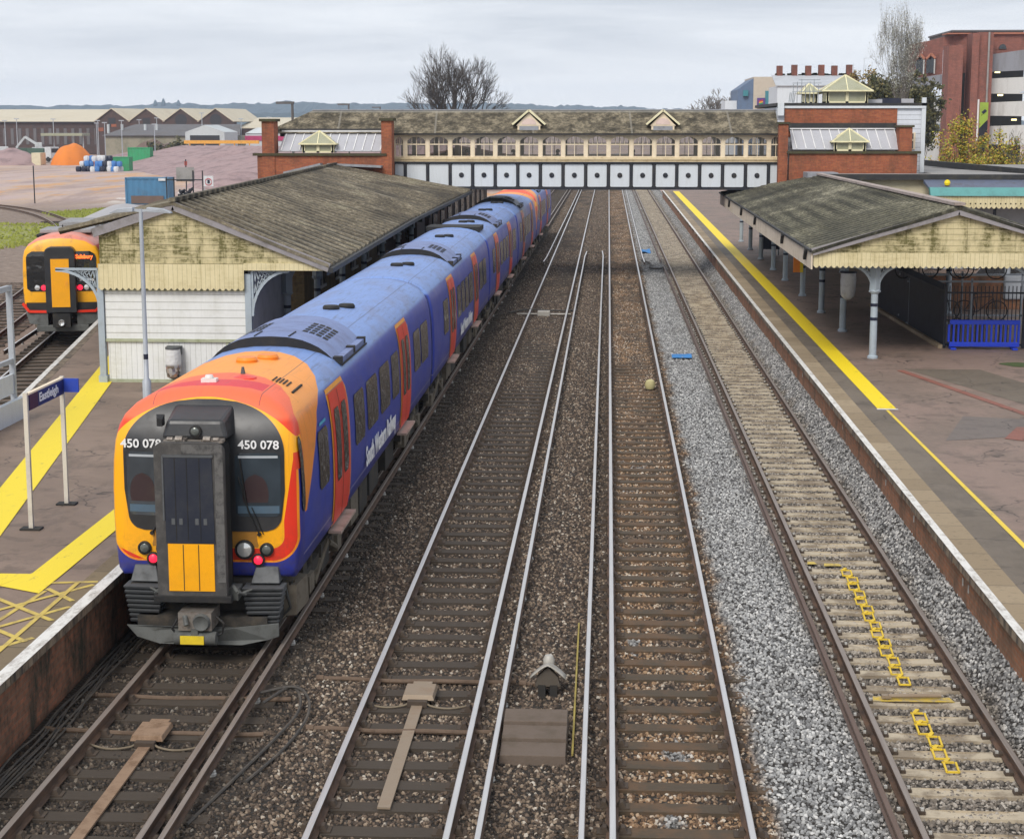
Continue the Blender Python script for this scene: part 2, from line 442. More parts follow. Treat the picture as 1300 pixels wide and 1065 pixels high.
# ------------------------------------------------------------------ railway tracks
PROF = [(-.07, -.16), (.07, -.16), (.07, -.147), (.014, -.13), (.01, -.05), (.036, -.04), (.036, -.006), (.029, 0), (-.029, 0), (-.036, -.006), (-.036, -.04), (-.01, -.05), (-.014, -.13), (-.07, -.147)]
def sweep(b, path, prof, top, sc=1., dz=0., topm=1):
    """rail section swept along a polyline on the ground; the running surface gets its own material"""
    pts = [Vector((p[0], p[1], 0)) for p in path]; base = len(b.v); n = len(prof)
    for i, p in enumerate(pts):
        d = (pts[min(i + 1, len(pts) - 1)] - pts[max(i - 1, 0)]).normalized(); r = Vector((d.y, -d.x, 0))
        for a, z in prof: q = p + r * a * sc; b.v.append((q.x, q.y, z * sc + dz))
    for i in range(len(pts) - 1):
        for k in range(n):
            b.f.append((base + i * n + k, base + i * n + (k + 1) % n, base + (i + 1) * n + (k + 1) % n, base + (i + 1) * n + k))
            b.m.append(topm if k in top else 0)
    b.f.append(tuple(base + k for k in range(n))); b.m.append(0)
    b.f.append(tuple(base + (len(pts) - 1) * n + k for k in range(n))[::-1]); b.m.append(0)
def sleeper_shape(kind, seed, L=2.6):
    rr = random.Random(seed); b = MB(); w = .125 if kind != 'concrete_sleeper' else .11
    nx = 10
    def top(u, v):
        X = -L / 2 + L * u; sag = -.025 * math.cos(X / .75 * 1.4) if kind == 'concrete_sleeper' and abs(X) < .5 else 0
        e = .006 * math.sin(seed * 7 + X * 3)
        return (X, -w + 2 * w * v + e, -.161 + sag)
    b.grid(top, nx, 1)
    b.quad((-L/2, -w, -.161), (L/2, -w, -.161), (L/2, -w - .01, -.3), (-L/2, -w - .01, -.3)); b.quad((-L/2, w, -.161), (L/2, w, -.161), (L/2, w + .01, -.3), (-L/2, w + .01, -.3))
    for s in (-1, 1): b.quad((s*L/2, -w, -.161), (s*L/2, w, -.161), (s*L/2, w, -.3), (s*L/2, -w, -.3))
    for s in (-.7525, .7525):
        if kind == 'concrete_sleeper':
            for q in (-.12, .12):
                b.box(s + q - .045, s + q + .045, -.05, .05, -.161, -.125, 1); b.box(s + q * .75 - .02, s + q * .75 + .02, -.06, .06, -.135, -.11, 1)
                b.box(s + q * 1.1 - .018, s + q * 1.1 + .018, -.018, .018, -.13, -.095, 2)
        else:
            b.box(s - .19, s + .19, -.08, .08, -.161, -.145, 1)
            for q in (-.1, .1): b.hexa([(s+q-.05, -.06, -.147), (s+q+.05, -.06, -.147), (s+q+.05, .06, -.147), (s+q-.05, .06, -.147), (s+q-.02, -.05, -.085), (s+q+.02, -.05, -.085), (s+q+.02, .05, -.085), (s+q-.02, .05, -.085)], 1)
    return b
def track(label, x0, drift, kind, y0, y1, pitch, top, group='railway tracks'):
    """straight running line; x0 is the centre line near the camera, drift its sideways run per metre"""
    t = thing('railway_track', label, 'railway track', (x0, y0, 0), group=group)
    cx = lambda y: drift * (y - 18)
    for s in (-1, 1):
        b = MB(); sweep(b, [(cx(y) + s * .7525, y - y0) for y in (y0, y1)], PROF, (6, 7, 8))
        b.build('rail', ['rail_rust', top], t)
    shapes = [sleeper_shape(kind, k).build('sleeper', [kind, 'chair_iron', 'pot'], t) for k in range(3)]
    rr = random.Random(hash(label) % 99)
    n = int((y1 - y0) / pitch); far = MB()
    for i in range(n):
        y = y0 + .1 + i * pitch
        if y > 195: break
        if i < 100:
            o = shapes[i] if i < 3 else shapes[i % 3].copy()
            if i >= 3: COL.objects.link(o); o.parent = t
            o.location = (cx(y) + rr.uniform(-.025, .025), y - y0 + rr.uniform(-.02, .02), rr.uniform(-.008, 0)); o.rotation_euler.z = rr.uniform(-.012, .012)
        else: far.box(cx(y) - 1.3, cx(y) + 1.3, y - y0 - .12, y - y0 + .12, -.3, -.161)
    tag(far.build('sleepers', kind, t), kind='stuff')
    return t
track('dark timber railway track that the blue train stands on', -5.69, .0026, 'timber_dark', 15.2, 320, .62, 'rail_dull')
track('railway track on dark timber sleepers beside the blue train, with a flat grey plate', -2.41, .0017, 'timber_dark', 15.0, 320, .63, 'rail_shine')
track('railway track on rust brown sleepers, in the middle between two other lines', .88, .0008, 'timber_rust', 15.1, 320, .64, 'rail_shine')
track('railway track on pale concrete sleepers below the right platform, with yellow marks', 4.23, -.0012, 'concrete_sleeper', 15.3, 320, .6, 'rail_dull')

def conductor(label, pts, top='rail_shine', ends=(0, 0)):
    x0, y0 = pts[0]
    t = thing('conductor_rail', label, 'conductor rail', (x0, y0, 0), group='raised third rails beside the tracks')
    b = MB(); sweep(b, [(x - x0, y - y0) for x, y in pts], [(a * (.62 if abs(z) > .1 else 1.), z) for a, z in PROF], (6, 7, 8), .88, .074)
    b.build('rail', ['rail_rust' if top != 'rail_brown' else 'rail_brown', top], t)
    L = 0; pr = None; k = 0
    for (xa, ya), (xb, yb) in zip(pts, pts[1:]):
        y = ya + .7
        while y < yb and k < 26:
            f = (y - ya) / (yb - ya); X = xa + (xb - xa) * f - x0; Y = y - y0
            if pr is None:
                m = MB(); m.lathe((0, 0, -.16), [(.05, 0), (.055, .03), (.035, .045), (.05, .06), (.03, .075)], 8); pr = m.build('insulator', 'pot', t); o = pr
            else: o = pr.copy(); COL.objects.link(o); o.parent = t
            o.location = (X, Y, 0); y += 2.5; k += 1
    return t
conductor('dull conductor rail beside the blue train', [(-4.66, 15.2), (-4.57, 60), (-4.35, 110), (-4.1, 190)], 'rail_dull')
conductor('shiny conductor rail on the right of the track next to the blue train', [(-1.31, 15.2), (-1.27, 60), (-1.21, 93), (-1.14, 97)])
conductor('shiny conductor rail left of the rust brown middle track', [(-.21, 15.2), (-.2, 60), (-.17, 94), (-.23, 97.4)])
conductor('far conductor rail between the train and the second track, beginning before the footbridge', [(-3.42, 89.5), (-3.36, 93), (-3.2, 150), (-3.1, 210)])
conductor('far conductor rail close to the right of the middle track', [(2.1, 89.5), (2.06, 93), (2.12, 150), (2.2, 210)])
conductor('brown rusty conductor rail left of the concrete sleeper track', [(3.18, 15.2), (3.13, 60), (3.05, 87.5)], 'rail_brown')
conductor('brown far conductor rail under the footbridge near the right platform', [(3.02, 91), (2.95, 150), (2.9, 210)], 'rail_brown')

def curve_track(label, line, top, spread):
    t = thing('railway_track', label, 'railway track', (line[0][0], line[0][1], -.1), group='railway tracks')
    P = [Vector((x, y, 0)) for x, y in line]
    # smooth the line
    for _ in range(3):
        Q = [P[0]]
        for a, b_ in zip(P, P[1:]): Q += [a * .75 + b_ * .25, a * .25 + b_ * .75]
        P = Q + [P[-1]]
    o0 = P[0].copy()
    for s in (-1, 1):
        pts = []
        for i, p in enumerate(P):
            d = (P[min(i + 1, len(P) - 1)] - P[max(i - 1, 0)]).normalized(); pts.append((p.x + d.y * s * .7525 - o0.x, p.y - d.x * s * .7525 - o0.y))
        b = MB(); sweep(b, pts, PROF, (6, 7, 8)); b.build('rail', ['rail_rust', top], t)
    sl = None; acc = 0; k = 0
    for a, b_ in zip(P, P[1:]):
        d = b_ - a; L = d.length; d.normalize()
        while acc < L and k < 90:
            q = a + d * acc - o0
            if sl is None: m = MB(); m.box(-1.3, 1.3, -.125, .125, -.28, -.161); sl = m.build('sleeper', 'timber_dark', t); o = sl
            else: o = sl.copy(); COL.objects.link(o); o.parent = t
            o.location = q; o.rotation_euler.z = math.atan2(d.y, d.x) - math.pi / 2; acc += spread; k += 1
        acc -= L
    return t
curve_track('track under the small red and yellow train', [(-14.95, 34), (-19.5, 58.5), (-24.1, 83), (-29.5, 112)], 'rail_shine', .8)
curve_track('track curving away to the left across the gravel yard', [(-18.8, 36), (-21.4, 50), (-24.9, 68), (-29, 86), (-38.3, 117), (-49, 141), (-59, 155), (-82, 176)], 'rail_dull', 1.1)
conductor('shiny conductor rail left of the small red and yellow train', [(-20.0, 53), (-20.95, 59), (-23.7, 73)], 'rail_shine')
# ------------------------------------------------------------------ platforms
PZ = .915
def led(y): return -14.3 - (y - 38.8) * .187      # diverging left edge of the island platform
p = MB(); xs = lambda y: (led(y), -7.25)
p.poly([(led(8), 8, PZ), (-7.25, 8, PZ), (-7.25, 130, PZ), (led(130), 130, PZ)])
p.poly([(led(8), 8, PZ), (led(130), 130, PZ), (led(130), 130, -.35), (led(8), 8, -.35)])
p.poly([(led(8), 8, PZ), (-7.25, 8, PZ), (-7.25, 8, -.35), (led(8), 8, -.35)])
struct(p.build('platform', 'tarmac_left'))
p = MB(); p.poly([(5.62, 8, PZ), (60, 8, PZ), (60, 165, PZ), (5.62, 165, PZ)]); p.poly([(5.62, 8, PZ), (60, 8, PZ), (60, 8, -.35), (5.62, 8, -.35)])
struct(p.build('platform', 'tarmac_right'))
def strip(name, pts, z, mat, kind='structure'):
    b = MB(); b.poly([(x, y, z) for x, y in pts]); o = b.build(name, mat); o['kind'] = kind; return o
def ribbon(name, pairs, z, mat):
    b = MB()
    for (a, b_), (c, d) in zip(pairs, pairs[1:]): b.quad((a[0], a[1], z), (b_[0], b_[1], z), (d[0], d[1], z), (c[0], c[1], z))
    o = b.build(name, mat); o['kind'] = 'structure'; return o
# right platform edging: coping stones with white line, tan slabs, dark tarmac band
def rx(y): return 5.44 if y < 60 else 5.44 + (y - 60) * .001
ribbon('coping', [((rx(y) + .1, y), (rx(y) + .55, y)) for y in (8, 30, 60, 100, 165)], PZ + .006, 'coping_tan')
ribbon('platform_band', [((rx(y) + .55, y), (6.62, y)) for y in (8, 30, 60, 100, 165)], PZ + .004, 'tarmac_grey')
ribbon('white_edge_line', [((rx(y) - .01, y), (rx(y) + .12, y)) for y in (8, 30, 60, 100, 165)], PZ + .012, 'white_line')
ribbon('yellow_platform_line', [((6.4, 38.4), (6.84, 38.4)), ((6.42, 62), (6.92, 62)), ((6.5, 163), (7.1, 163))], PZ + .012, 'yellow_line')
strip('white_platform_mark', [(6.38, 38.25), (6.87, 38.25), (6.87, 38.4), (6.38, 38.4)], PZ + .010, 'white_line')
ribbon('yellow_platform_line', [((6.63, 8), (6.72, 8)), ((6.62, 26), (6.71, 26)), ((6.56, 38.2), (6.63, 38.2))], PZ + .012, 'yellow_dull')
for pts, mt in (([(7.2, 34.5), (8.2, 37.5), (9.5, 37.2), (12, 36), (13, 33), (11.5, 30.5), (9.7, 33.6), (8.6, 35)], 'tarmac_patch'), ([(8.5, 34.8), (9.1, 36.2), (11.5, 35.6), (11.8, 34.2), (9.9, 33.9)], 'tarmac_red'),
                ([(7.9, 44.5), (8.1, 44.6), (9.9, 37.5), (9.7, 37.4)], 'tarmac_red'), ([(8.2, 44.8), (10.2, 44.8), (12.0, 38.2), (10.4, 38.0)], 'tarmac_grey'), ([(9.2, 26), (10.8, 33), (11.6, 33), (10.1, 25.5)], 'tarmac_patch')):
    b = MB(); b.poly([(x, y, PZ + (.005 if mt != 'tarmac_red' else .009)) for x, y in pts]); o = b.build('platform_patch', mt); struct(o)
m, N, b = mk('moss'); n = N.noise(N.pos(), 8, 6); setb(N, b, N.mix(n, (.02, .04, .01), (.09, .12, .03)), .95, 0, N.bump(n, .6, .02))
b = MB(); b.poly([(11.5 + .5 * math.cos(t) * (1 + .2 * math.sin(3 * t)), 45.8 + .45 * math.sin(t), PZ + .008) for t in [k * .42 for k in range(15)]]); tag(b.build('moss', 'moss'), kind='stuff')
# wall of the right platform: brick with coping overhang
def pwall(label, x, side, mat, y0, y1, line=None):
    t = thing('platform_wall', label, 'platform wall', (x, y0, -.3))
    b = MB()
    if line: b.poly([(line(y0), y0, PZ - .12), (line(y1), y1, PZ - .12), (line(y1), y1, -.35), (line(y0), y0, -.35)])
    else: b.box(x, x + .18 * side, y0, y1, -.35, PZ - .13)
    b.build('brickwork', mat, t, world=True)
    c = MB(); rr = random.Random(5); y = y0
    while y < y1:
        L = min(.9, y1 - y); X = line(y) if line else x; j = rr.uniform(-.012, .012)
        if line: c.hexa([(X - .06, y, PZ - .1), (X + .3, y, PZ - .1), (line(y + L) + .3, y + L, PZ - .1), (line(y + L) - .06, y + L, PZ - .1), (X - .06, y, PZ + .004), (X + .3, y, PZ + .004), (line(y + L) + .3, y + L, PZ + .004), (line(y + L) - .06, y + L, PZ + .004)])
        else: c.box(X - side * (.12 + j), X + side * .3, y, y + L - .008, PZ - .13, PZ + .003)
        y += L if y < 80 else L * 4; 
    c.build('coping', 'coping_side', t, world=True)
    return t
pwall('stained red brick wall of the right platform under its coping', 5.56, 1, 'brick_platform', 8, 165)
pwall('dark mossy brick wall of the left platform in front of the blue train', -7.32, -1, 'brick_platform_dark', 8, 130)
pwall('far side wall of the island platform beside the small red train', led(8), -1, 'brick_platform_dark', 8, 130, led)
# bags of sand-coloured marks on the right wall: small white plates
for y in (24.5, 24.9, 29, 32, 38, 46):
    b = MB(); b.box(-.004, .004, -.03, .03, -.06, .06); o = b.build('wall_plate', 'pot'); o.location = (5.552, y, .55)
    tag(o, 'small white plate on the brick wall of the right platform', 'plate', 'white plates on the platform wall')
# left platform markings
ribbon('white_edge_line', [((-7.36, 8), (-7.17, 8)), ((-7.36, 130), (-7.17, 130))], PZ + .014, 'white_line')
ribbon('coping', [((-7.62, 8), (-7.34, 8)), ((-7.62, 130), (-7.34, 130))], PZ + .006, 'coping_left')
ribbon('yellow_platform_line', [((-8.75, 22.55), (-8.04, 22.2)), ((-8.5, 23.25), (-8.03, 23.25)), ((-8.5, 41), (-8.05, 41))], PZ + .013, 'yellow_line_left')
strip('yellow_platform_line', [(-10.5, 22.55), (-8.76, 22.55), (-8.52, 23.2), (-10.5, 23.2)], PZ + .012, 'yellow_line_left')
ribbon('yellow_platform_line', [((led(y) + 1.35, y), (led(y) + 2.0, y)) for y in (24, 30, 40, 48.9, 90)], PZ + .013, 'yellow_line_left')
ribbon('white_edge_line', [((led(y) - .05, y), (led(y) + .1, y)) for y in (20, 60, 128)], PZ + .014, 'white_line')
def hatch(a, b_, w, k=0):
    a = Vector(a); b_ = Vector(b_); d = (b_ - a).normalized(); n = Vector((-d.y, d.x)) * w / 2
    strip('yellow_hatching', [a - n, b_ - n, b_ + n, a + n], PZ + .009 + k * .0025, 'yellow_hatch')
hatch((-9.6, 22.52), (-7.39, 22.86), .09)
hatch((-7.4, 22.7), (-9.6, 19.55), .08, 1); hatch((-7.39, 21.6), (-9.5, 18.45), .08, 1); hatch((-7.42, 20.2), (-8.6, 18.5), .08, 1)
hatch((-8.3, 19.4), (-8.0, 22.35), .07, 0)
hatch((-9.6, 22.85), (-7.42, 20.94), .08, 2); hatch((-9.3, 21.6), (-7.46, 20.03), .08, 2); hatch((-8.0, 22.45), (-7.44, 21.86), .08, 2); hatch((-9.0, 20.1), (-7.6, 18.9), .08, 2)
hatch((-7.66, 18), (-7.66, 22.8), .07, 3)
# ------------------------------------------------------------------ trains
SEC = [(1.28, .98), (1.35, 1.08), (1.39, 1.5), (1.4, 1.9), (1.395, 2.3), (1.375, 2.7), (1.34, 3.0), (1.29, 3.22), (1.22, 3.36), (1.08, 3.5), (.86, 3.62), (.58, 3.70), (.29, 3.74), (0, 3.75)]
def hw(z, sec=SEC):
    for (a, za), (b, zb) in zip(sec, sec[1:]):
        if za <= z <= zb: return a + (b - a) * (z - za) / (zb - za)
    return sec[0][0] if z < sec[0][1] else 0
def roofz(x, sec=SEC):
    x = abs(x); r = [q for q in sec if q[1] > 3.2]
    for (a, za), (b, zb) in zip(r, r[1:]):
        if b <= x <= a: return zb + (za - zb) * (x - b) / max(a - b, 1e-6)
    return r[0][1]
def livery(name, L=None, mid=False):
    m, N, b = mk(name)
    p = N.obj(); x, y, z = N.sep(p)
    if L: y = L - y
    g = N.noise(N.scale(p, 1, .4, 1), 1.4, 6, .65); g2 = N.noise(p, 11, 5, .7); g3 = N.noise(N.scale(p, 6, .35, .6), 3, 5, .65)
    side = N.mix(g2 * .5, (.012, .036, .32), (.018, .046, .4))
    line = z.gt(1.255) * z.lt(1.275)
    side = N.mix(line * .7, side, (.5, .45, .55))
    side = N.mix((1.0 - z.ss(1.0, 1.3)) * g.ss(.3, .6) * .7, side, (.025, .025, .05))
    roofc = N.mix(g2, (.15, .25, .54), (.22, .34, .66))
    roofc = N.mix(g.ss(.42, .7) * .5, roofc, (.2, .2, .27)); roofc = N.mix(g3.ss(.5, .75) * .4, roofc, (.09, .11, .17))
    up = z.ss(3.26, 3.36)
    c = N.mix(up, side, roofc)
    rgh = g * .3 + .22 + up * .15
    if not mid:
        yo = .55 + (z - 1.9).max(0.) * 1.15 + (z - 3.1).max(0.).pow(1.5) * 3.0       # how far back the orange reaches
        yo = yo.min(5.0 - x.abs() * x.abs() * .9) if True else yo
        yr = (.35 + (z - 1.5).max(0.) * .12).min(.62) + (z - 3.35).max(0.) * 3.0
        yc0 = .62 + x * x * .1; yc1 = 1.15 + x * .1
        orange = N.mix(up, (.85, .26, .02), (.9, .34, .06))
        salmon = N.mix(up, (.75, .05, .012), (.88, .15, .06))
        c = N.mix(y.lt(yo) * z.gt(1.9), c, orange)
        c = N.mix(y.lt(yr) * z.gt(1.3), c, salmon)
        c = N.mix(y.gt(yc0) * y.lt(yc1) * z.gt(3.45) * x.lt(.75), c, (.68, .04, .05))
        # nose: yellow panel framed by a red and an orange band that sweep under it
        px = ((x.abs() + (y - .16).max(0.)) - .98).max(0.); pz = ((z - 2.6).abs() - .98).max(0.)
        d = (px * px + pz * pz).sqrt() - .42
        front = y.lt(.42) * z.lt(3.42); low = z.lt(2.6); rt_ = x.gt(0.)
        c = N.mix(front * low * d.gt(-.03), c, (.022, .034, .27))
        c = N.mix(front * low * d.lt(-.03), c, (.95, .3, .01))
        c = N.mix(front * d.lt(-.06) * low, c, (.75, .035, .012))
        wr = (2.75 - z).max(0.).min(.9) * .16 + .1
        yel = rt_ * (d + wr).lt(0.) * y.lt(.3) + (1.0 - rt_) * y.lt(.36) * (z - (x.abs() - .7) * .42 - 1.17).gt(0.) * (d * (1.0 - z.gt(2.2))).lt(-.02 + z.gt(2.2) * 1.0)
        c = N.mix(front * yel.min(1.0) * z.lt(2.85), c, (.95, .42, .006))
        er = ((x.abs() / 1.18).pow(2.0) + ((z - 2.85) / .74).pow(2.0)).sqrt()
        c = N.mix(y.lt(.5) * z.gt(2.849) * er.lt(1.03 + (3.55 - z).max(0.) * .26), c, (.95, .42, .006))
    c = N.mix(((y / 2.93).frac().lt(.006) * z.lt(3.3)).max((y / 1.2).frac().lt(.012) * z.gt(3.4) * .5) * .6, c, (.02, .02, .04))
    c = N.mix((1.0 - z.ss(1.0, 1.9)) * g2.ss(.35, .65) * .4, c, (.07, .05, .04))
    seam = (x.abs() - .78).abs().lt(.008) * z.gt(3.5)
    c = N.mix(seam * .6, c, (.04, .04, .06))
    st = N.noise(N.scale(p, 1, 2.6, .16), 2.4, 6, .7)
    c = N.mix(st.ss(.5, .75) * z.lt(3.3) * z.gt(1.0) * y.gt(.5) * .3, c, (.07, .06, .07)); c = N.mix(g3.ss(.5, .75) * .22, c, (.1, .08, .06))
    setb(N, b, c, rgh, 0, N.bump(g, .03, .02), .5)
    return name
livery('livery_cab'); livery('livery_middle', mid=True)
paint('black_paint', (.022, .023, .026), .35, 0, .35, (.06, .055, .05))
paint('gangway_grey', (.05, .047, .045), .7, 0, .6, (.13, .12, .11), 6)
paint('gangway_blue', (.012, .016, .03), .45, 0, .35, (.05, .05, .05))
paint('cab_yellow', (.95, .40, .006), .35, 0, .12, (.3, .15, .03))
paint('door_red', (.78, .04, .016), .3, 0, .12, (.2, .05, .03))
paint('door_edge', (.95, .38, .02), .35, 0, .1)
paint('blue_side', (.024, .036, .29), .28, 0, .15, (.05, .05, .08))
paint('roof_blue', (.14, .2, .42), .4, 0, .45, (.17, .16, .2))
paint('bumper_grey', (.085, .09, .095), .55, 0, .4, (.03, .028, .025), 5)
paint('plough_grey', (.1, .105, .1), .65, 0, .5, (.035, .03, .025), 4)
paint('underframe', (.03, .028, .025), .85, 0, .6, (.1, .08, .06), 4)
paint('underframe_dusty', (.16, .135, .1), .85, 0, .6, (.08, .06, .045), 5)
paint('coupler', (.3, .27, .24), .5, .6, .6, (.09, .05, .03), 9)
paint('white_plastic', (.75, .73, .7), .4, 0, .1)
paint('orange_plastic', (.85, .25, .02), .4, 0, .1)
paint('yellow_tag', (.85, .62, .02), .5, 0, .2)
paint('step_metal', (.5, .36, .3), .6, .2, .4)
paint('black_rubber', (.01, .01, .011), .7, 0, .3)
paint('lettering_white', (.82, .82, .82), .5, 0, .05)
paint('wiper', (.012, .012, .012), .4, 0, .1)
m, N, b = mk('train_glass'); p = N.pos(); setb(N, b, (.012, .014, .016), .05, 0, N.bump(N.noise(p, 2.2, 2), .25, .1), .9)
m, N, b = mk('cab_glass')
p = N.obj(); x, y, z = N.sep(p); n = N.noise(N.scale(p, 1, 1, 1), 2.1, 2)
setb(N, b, N.mix(n, (.012, .016, .02), (.06, .08, .1)), .06, 0, None, 1.0)
m, N, b = mk('lamp_lens'); setb(N, b, (.75, .76, .75), .12, .6)
m, N, b = mk('lamp_dark'); setb(N, b, (.12, .13, .12), .15, .2)
m, N, b = mk('tail_light'); setb(N, b, (.8, .02, .05), .3); b.inputs['Emission Color'].default_value = (1, .02, .06, 1); b.inputs['Emission Strength'].default_value = .7
m, N, b = mk('led_amber'); setb(N, b, (.8, .1, .02), .4); b.inputs['Emission Color'].default_value = (1, .14, .02, 1); b.inputs['Emission Strength'].default_value = 1.5
m, N, b = mk('led_green'); setb(N, b, (.1, .4, .05), .4); b.inputs['Emission Color'].default_value = (.15, .8, .08, 1); b.inputs['Emission Strength'].default_value = .25

paint('seat_maroon', (.03, .012, .014), .6, 0, .2)
paint('desk_blue', (.07, .12, .17), .5, 0, .2)
paint('blind_grey', (.42, .45, .48), .5, 0, .2)
paint('scuffed', (.12, .115, .11), .8, 0, .8, (.03, .03, .03), 7)
paint('sign_cyan', (.05, .35, .55), .5)
paint('paint_roofgrey', (.3, .3, .31), .7, 0, .4)
def nose(x, z): return .10 * (abs(x) / 1.4) ** 3 + .40 * max(0, (z - 2.8) / .85) ** 2.1
def body(L, cabs, mat, root, sec=SEC, nosef=nose):
    """closed shell of a coach: side, roof and end faces in one mesh; cabs = which ends carry a rounded nose"""
    ring = [(a, z) for a, z in sec] + [(-a, z) for a, z in sec[-2::-1]]; n = len(ring)
    b = MB(); rings = []
    def add(pts): rings.append(len(b.v)); b.v.extend(pts)
    zc = 2.2
    def end(cab, flip):
        out = []
        if cab:
            for s, dy in ((.0001, 0), (.3, 0), (.6, 0), (.85, 0), (.945, .005), (.975, .04), (.993, .10), (1, .2)):
                out.append([(x * s, nosef(x * s, zc + (z - zc) * s) + dy, zc + (z - zc) * s) for x, z in ring])
        else:
            for s, dy in ((.0001, 0), (.5, 0), (.97, 0), (1, .05)): out.append([(x * s, dy, zc + (z - zc) * s) for x, z in ring])
        if flip: out = [[(x, L - y, z) for x, y, z in r] for r in out][::-1]
        return out
    for r in end(cabs[0], False): add(r)
    y0 = 1.2 if cabs[0] else .3; y1 = L - (1.2 if cabs[1] else .3)
    k = max(2, int((y1 - y0) / 1.2))
    for i in range(k + 1): add([(x, y0 + (y1 - y0) * i / k, z) for x, z in ring])
    for r in end(cabs[1], True): add(r)
    for a, c in zip(rings, rings[1:]):
        for i in range(n): b.f.append((a + i, a + (i + 1) % n, c + (i + 1) % n, c + i)); b.m.append(0)
    return b.build('body', mat, root, smooth=True, auto=50)
def spanel(b, y0, y1, z0, z1, off, side=1, r=.08, mi=0, slant=0., rows=12, sec=SEC, yf=None):
    """panel lying on the coach side, following its section, with rounded corners"""
    prev = None
    for i in range(rows + 1):
        z = z0 + (z1 - z0) * i / rows; dz = min(z - z0, z1 - z)
        dc = r - math.sqrt(max(0, r * r - (r - dz) ** 2)) if dz < r else 0
        X = (hw(z, sec) + off) * side; s = slant * (z - z0)
        row = [(X, y0 + dc + s, z), (X, y1 - dc + s, z)]
        if prev: b.quad(prev[0], prev[1], row[1], row[0], mi)
        prev = row
def fpanel(b, xl, xr, z0, z1, off, rows=14, nx=8, mi=0, yf=nose):
    """panel lying on the curved nose; xl / xr give its left and right edge at a height"""
    prev = None
    for i in range(rows + 1):
        z = z0 + (z1 - z0) * i / rows; a, c = xl(z), xr(z)
        row = [(a + (c - a) * k / nx, yf(a + (c - a) * k / nx, z) - off, z) for k in range(nx + 1)]
        if prev:
            for k in range(nx): b.quad(prev[k], prev[k + 1], row[k + 1], row[k], mi)
        prev = row
def rr_edge(z, z0, z1, r):
    dz = min(z - z0, z1 - z); return r - math.sqrt(max(0, r * r - (r - dz) ** 2)) if dz < r else 0

def side_door(root, y, side=1, label=None):
    b = MB(); spanel(b, y, y + 1.75, 1.04, 3.3, .012, side, .1, 0); spanel(b, y + .1, y + 1.65, 1.06, 3.22, .022, side, .06, 1)
    d = b.build('door', ['door_edge', 'door_red'], root, smooth=True)
    for q in (.3, .98):
        w = MB(); spanel(w, y + q, y + q + .46, 1.75, 2.95, .03, side, .06); w.build('window', 'train_glass', d)
    s = MB(); spanel(s, y + .86, y + .885, 1.08, 3.2, .028, side, .001); s.build('seal', 'black_rubber', d)
    t = MB(); X = 1.33 * side; t.box(X - .04 * side, X + .17 * side, y + .1, y + 1.65, .93, .975); t.build('step', 'step_metal', d)
def windows(root, spans, side=1, z0=1.93, z1=2.84):
    for a, c in spans:
        w = MB(); spanel(w, a, c, z0, z1, .012, side, .1); o = w.build('window', 'train_glass', root)
def aircon(root, y, L=3.1):
    b = MB(); nx = 16
    def arc(x, h): return roofz(x) - .02 + h * max(0, 1 - (abs(x) / 1.12) ** 3)
    def top(u, v):
        x = -1.1 + 2.2 * u; return (x, y + L * v + .14 * (abs(x) / 1.1) ** 2 * (1 - 2 * v), arc(x, .19))
    b.grid(top, nx, 3)
    for v in (0, 1):
        for i in range(nx):
            p0 = top(i / nx, v); p1 = top((i + 1) / nx, v); b.quad(p0, p1, (p1[0], p1[1], roofz(p1[0]) - .03), (p0[0], p0[1], roofz(p0[0]) - .03), 1 if v == 0 else 0)  # near end face coloured black to stand for its shadow
    a = b.build('roof_unit', ['roof_blue', 'black_rubber'], root, smooth=True, auto=25)
    g = MB()
    for sx in (-1, 1):
        for i in range(5):
            for j in range(4):
                x = sx * (.42 + j * .12); Y = y + .95 + i * .26
                z = lambda q: arc(q, .19) + .006
                g.quad((x - .045, Y, z(x - .045)), (x + .045, Y, z(x + .045)), (x + .045, Y + .17, z(x + .045)), (x - .045, Y + .17, z(x - .045)))
    g.build('grille', 'black_rubber', a)
    c = MB()
    c.bar((1.13, y + .2, roofz(1.13) + .02), (1.13, y + L - .2, roofz(1.13) + .02), .13, .1, 0)
    for q in (.15, L * .5, L - .3): c.bar((1.13, y + q, roofz(1.13) + .04), (1.13, y + q + .16, roofz(1.13) + .04), .15, .12, 1)
    c.bar((1.215, y + .15, 3.41), (1.215, y + L - .1, 3.41), .02, .03, 1)
    for q in (-.3, .3): c.bar((q, y + .1, arc(q, .19) + .005), (q, y + .75, arc(q, .19) + .005), .02, .02, 1)
    c.build('channel', ['roof_blue', 'black_rubber'], a)
def vents(root, y, mat='black_rubber', dx=.12):
    b = MB()
    b.lathe((-.05 + dx, y, 3.735), [(.17, 0), (.18, .05), (.15, .09)], 12, 0); b.lathe((.2 + dx, y + .45, 3.72), [(.17, 0), (.18, .05), (.15, .09)], 12, 0)
    for i in range(0): pass
    b.build('roof_vent', mat, root, smooth=True)
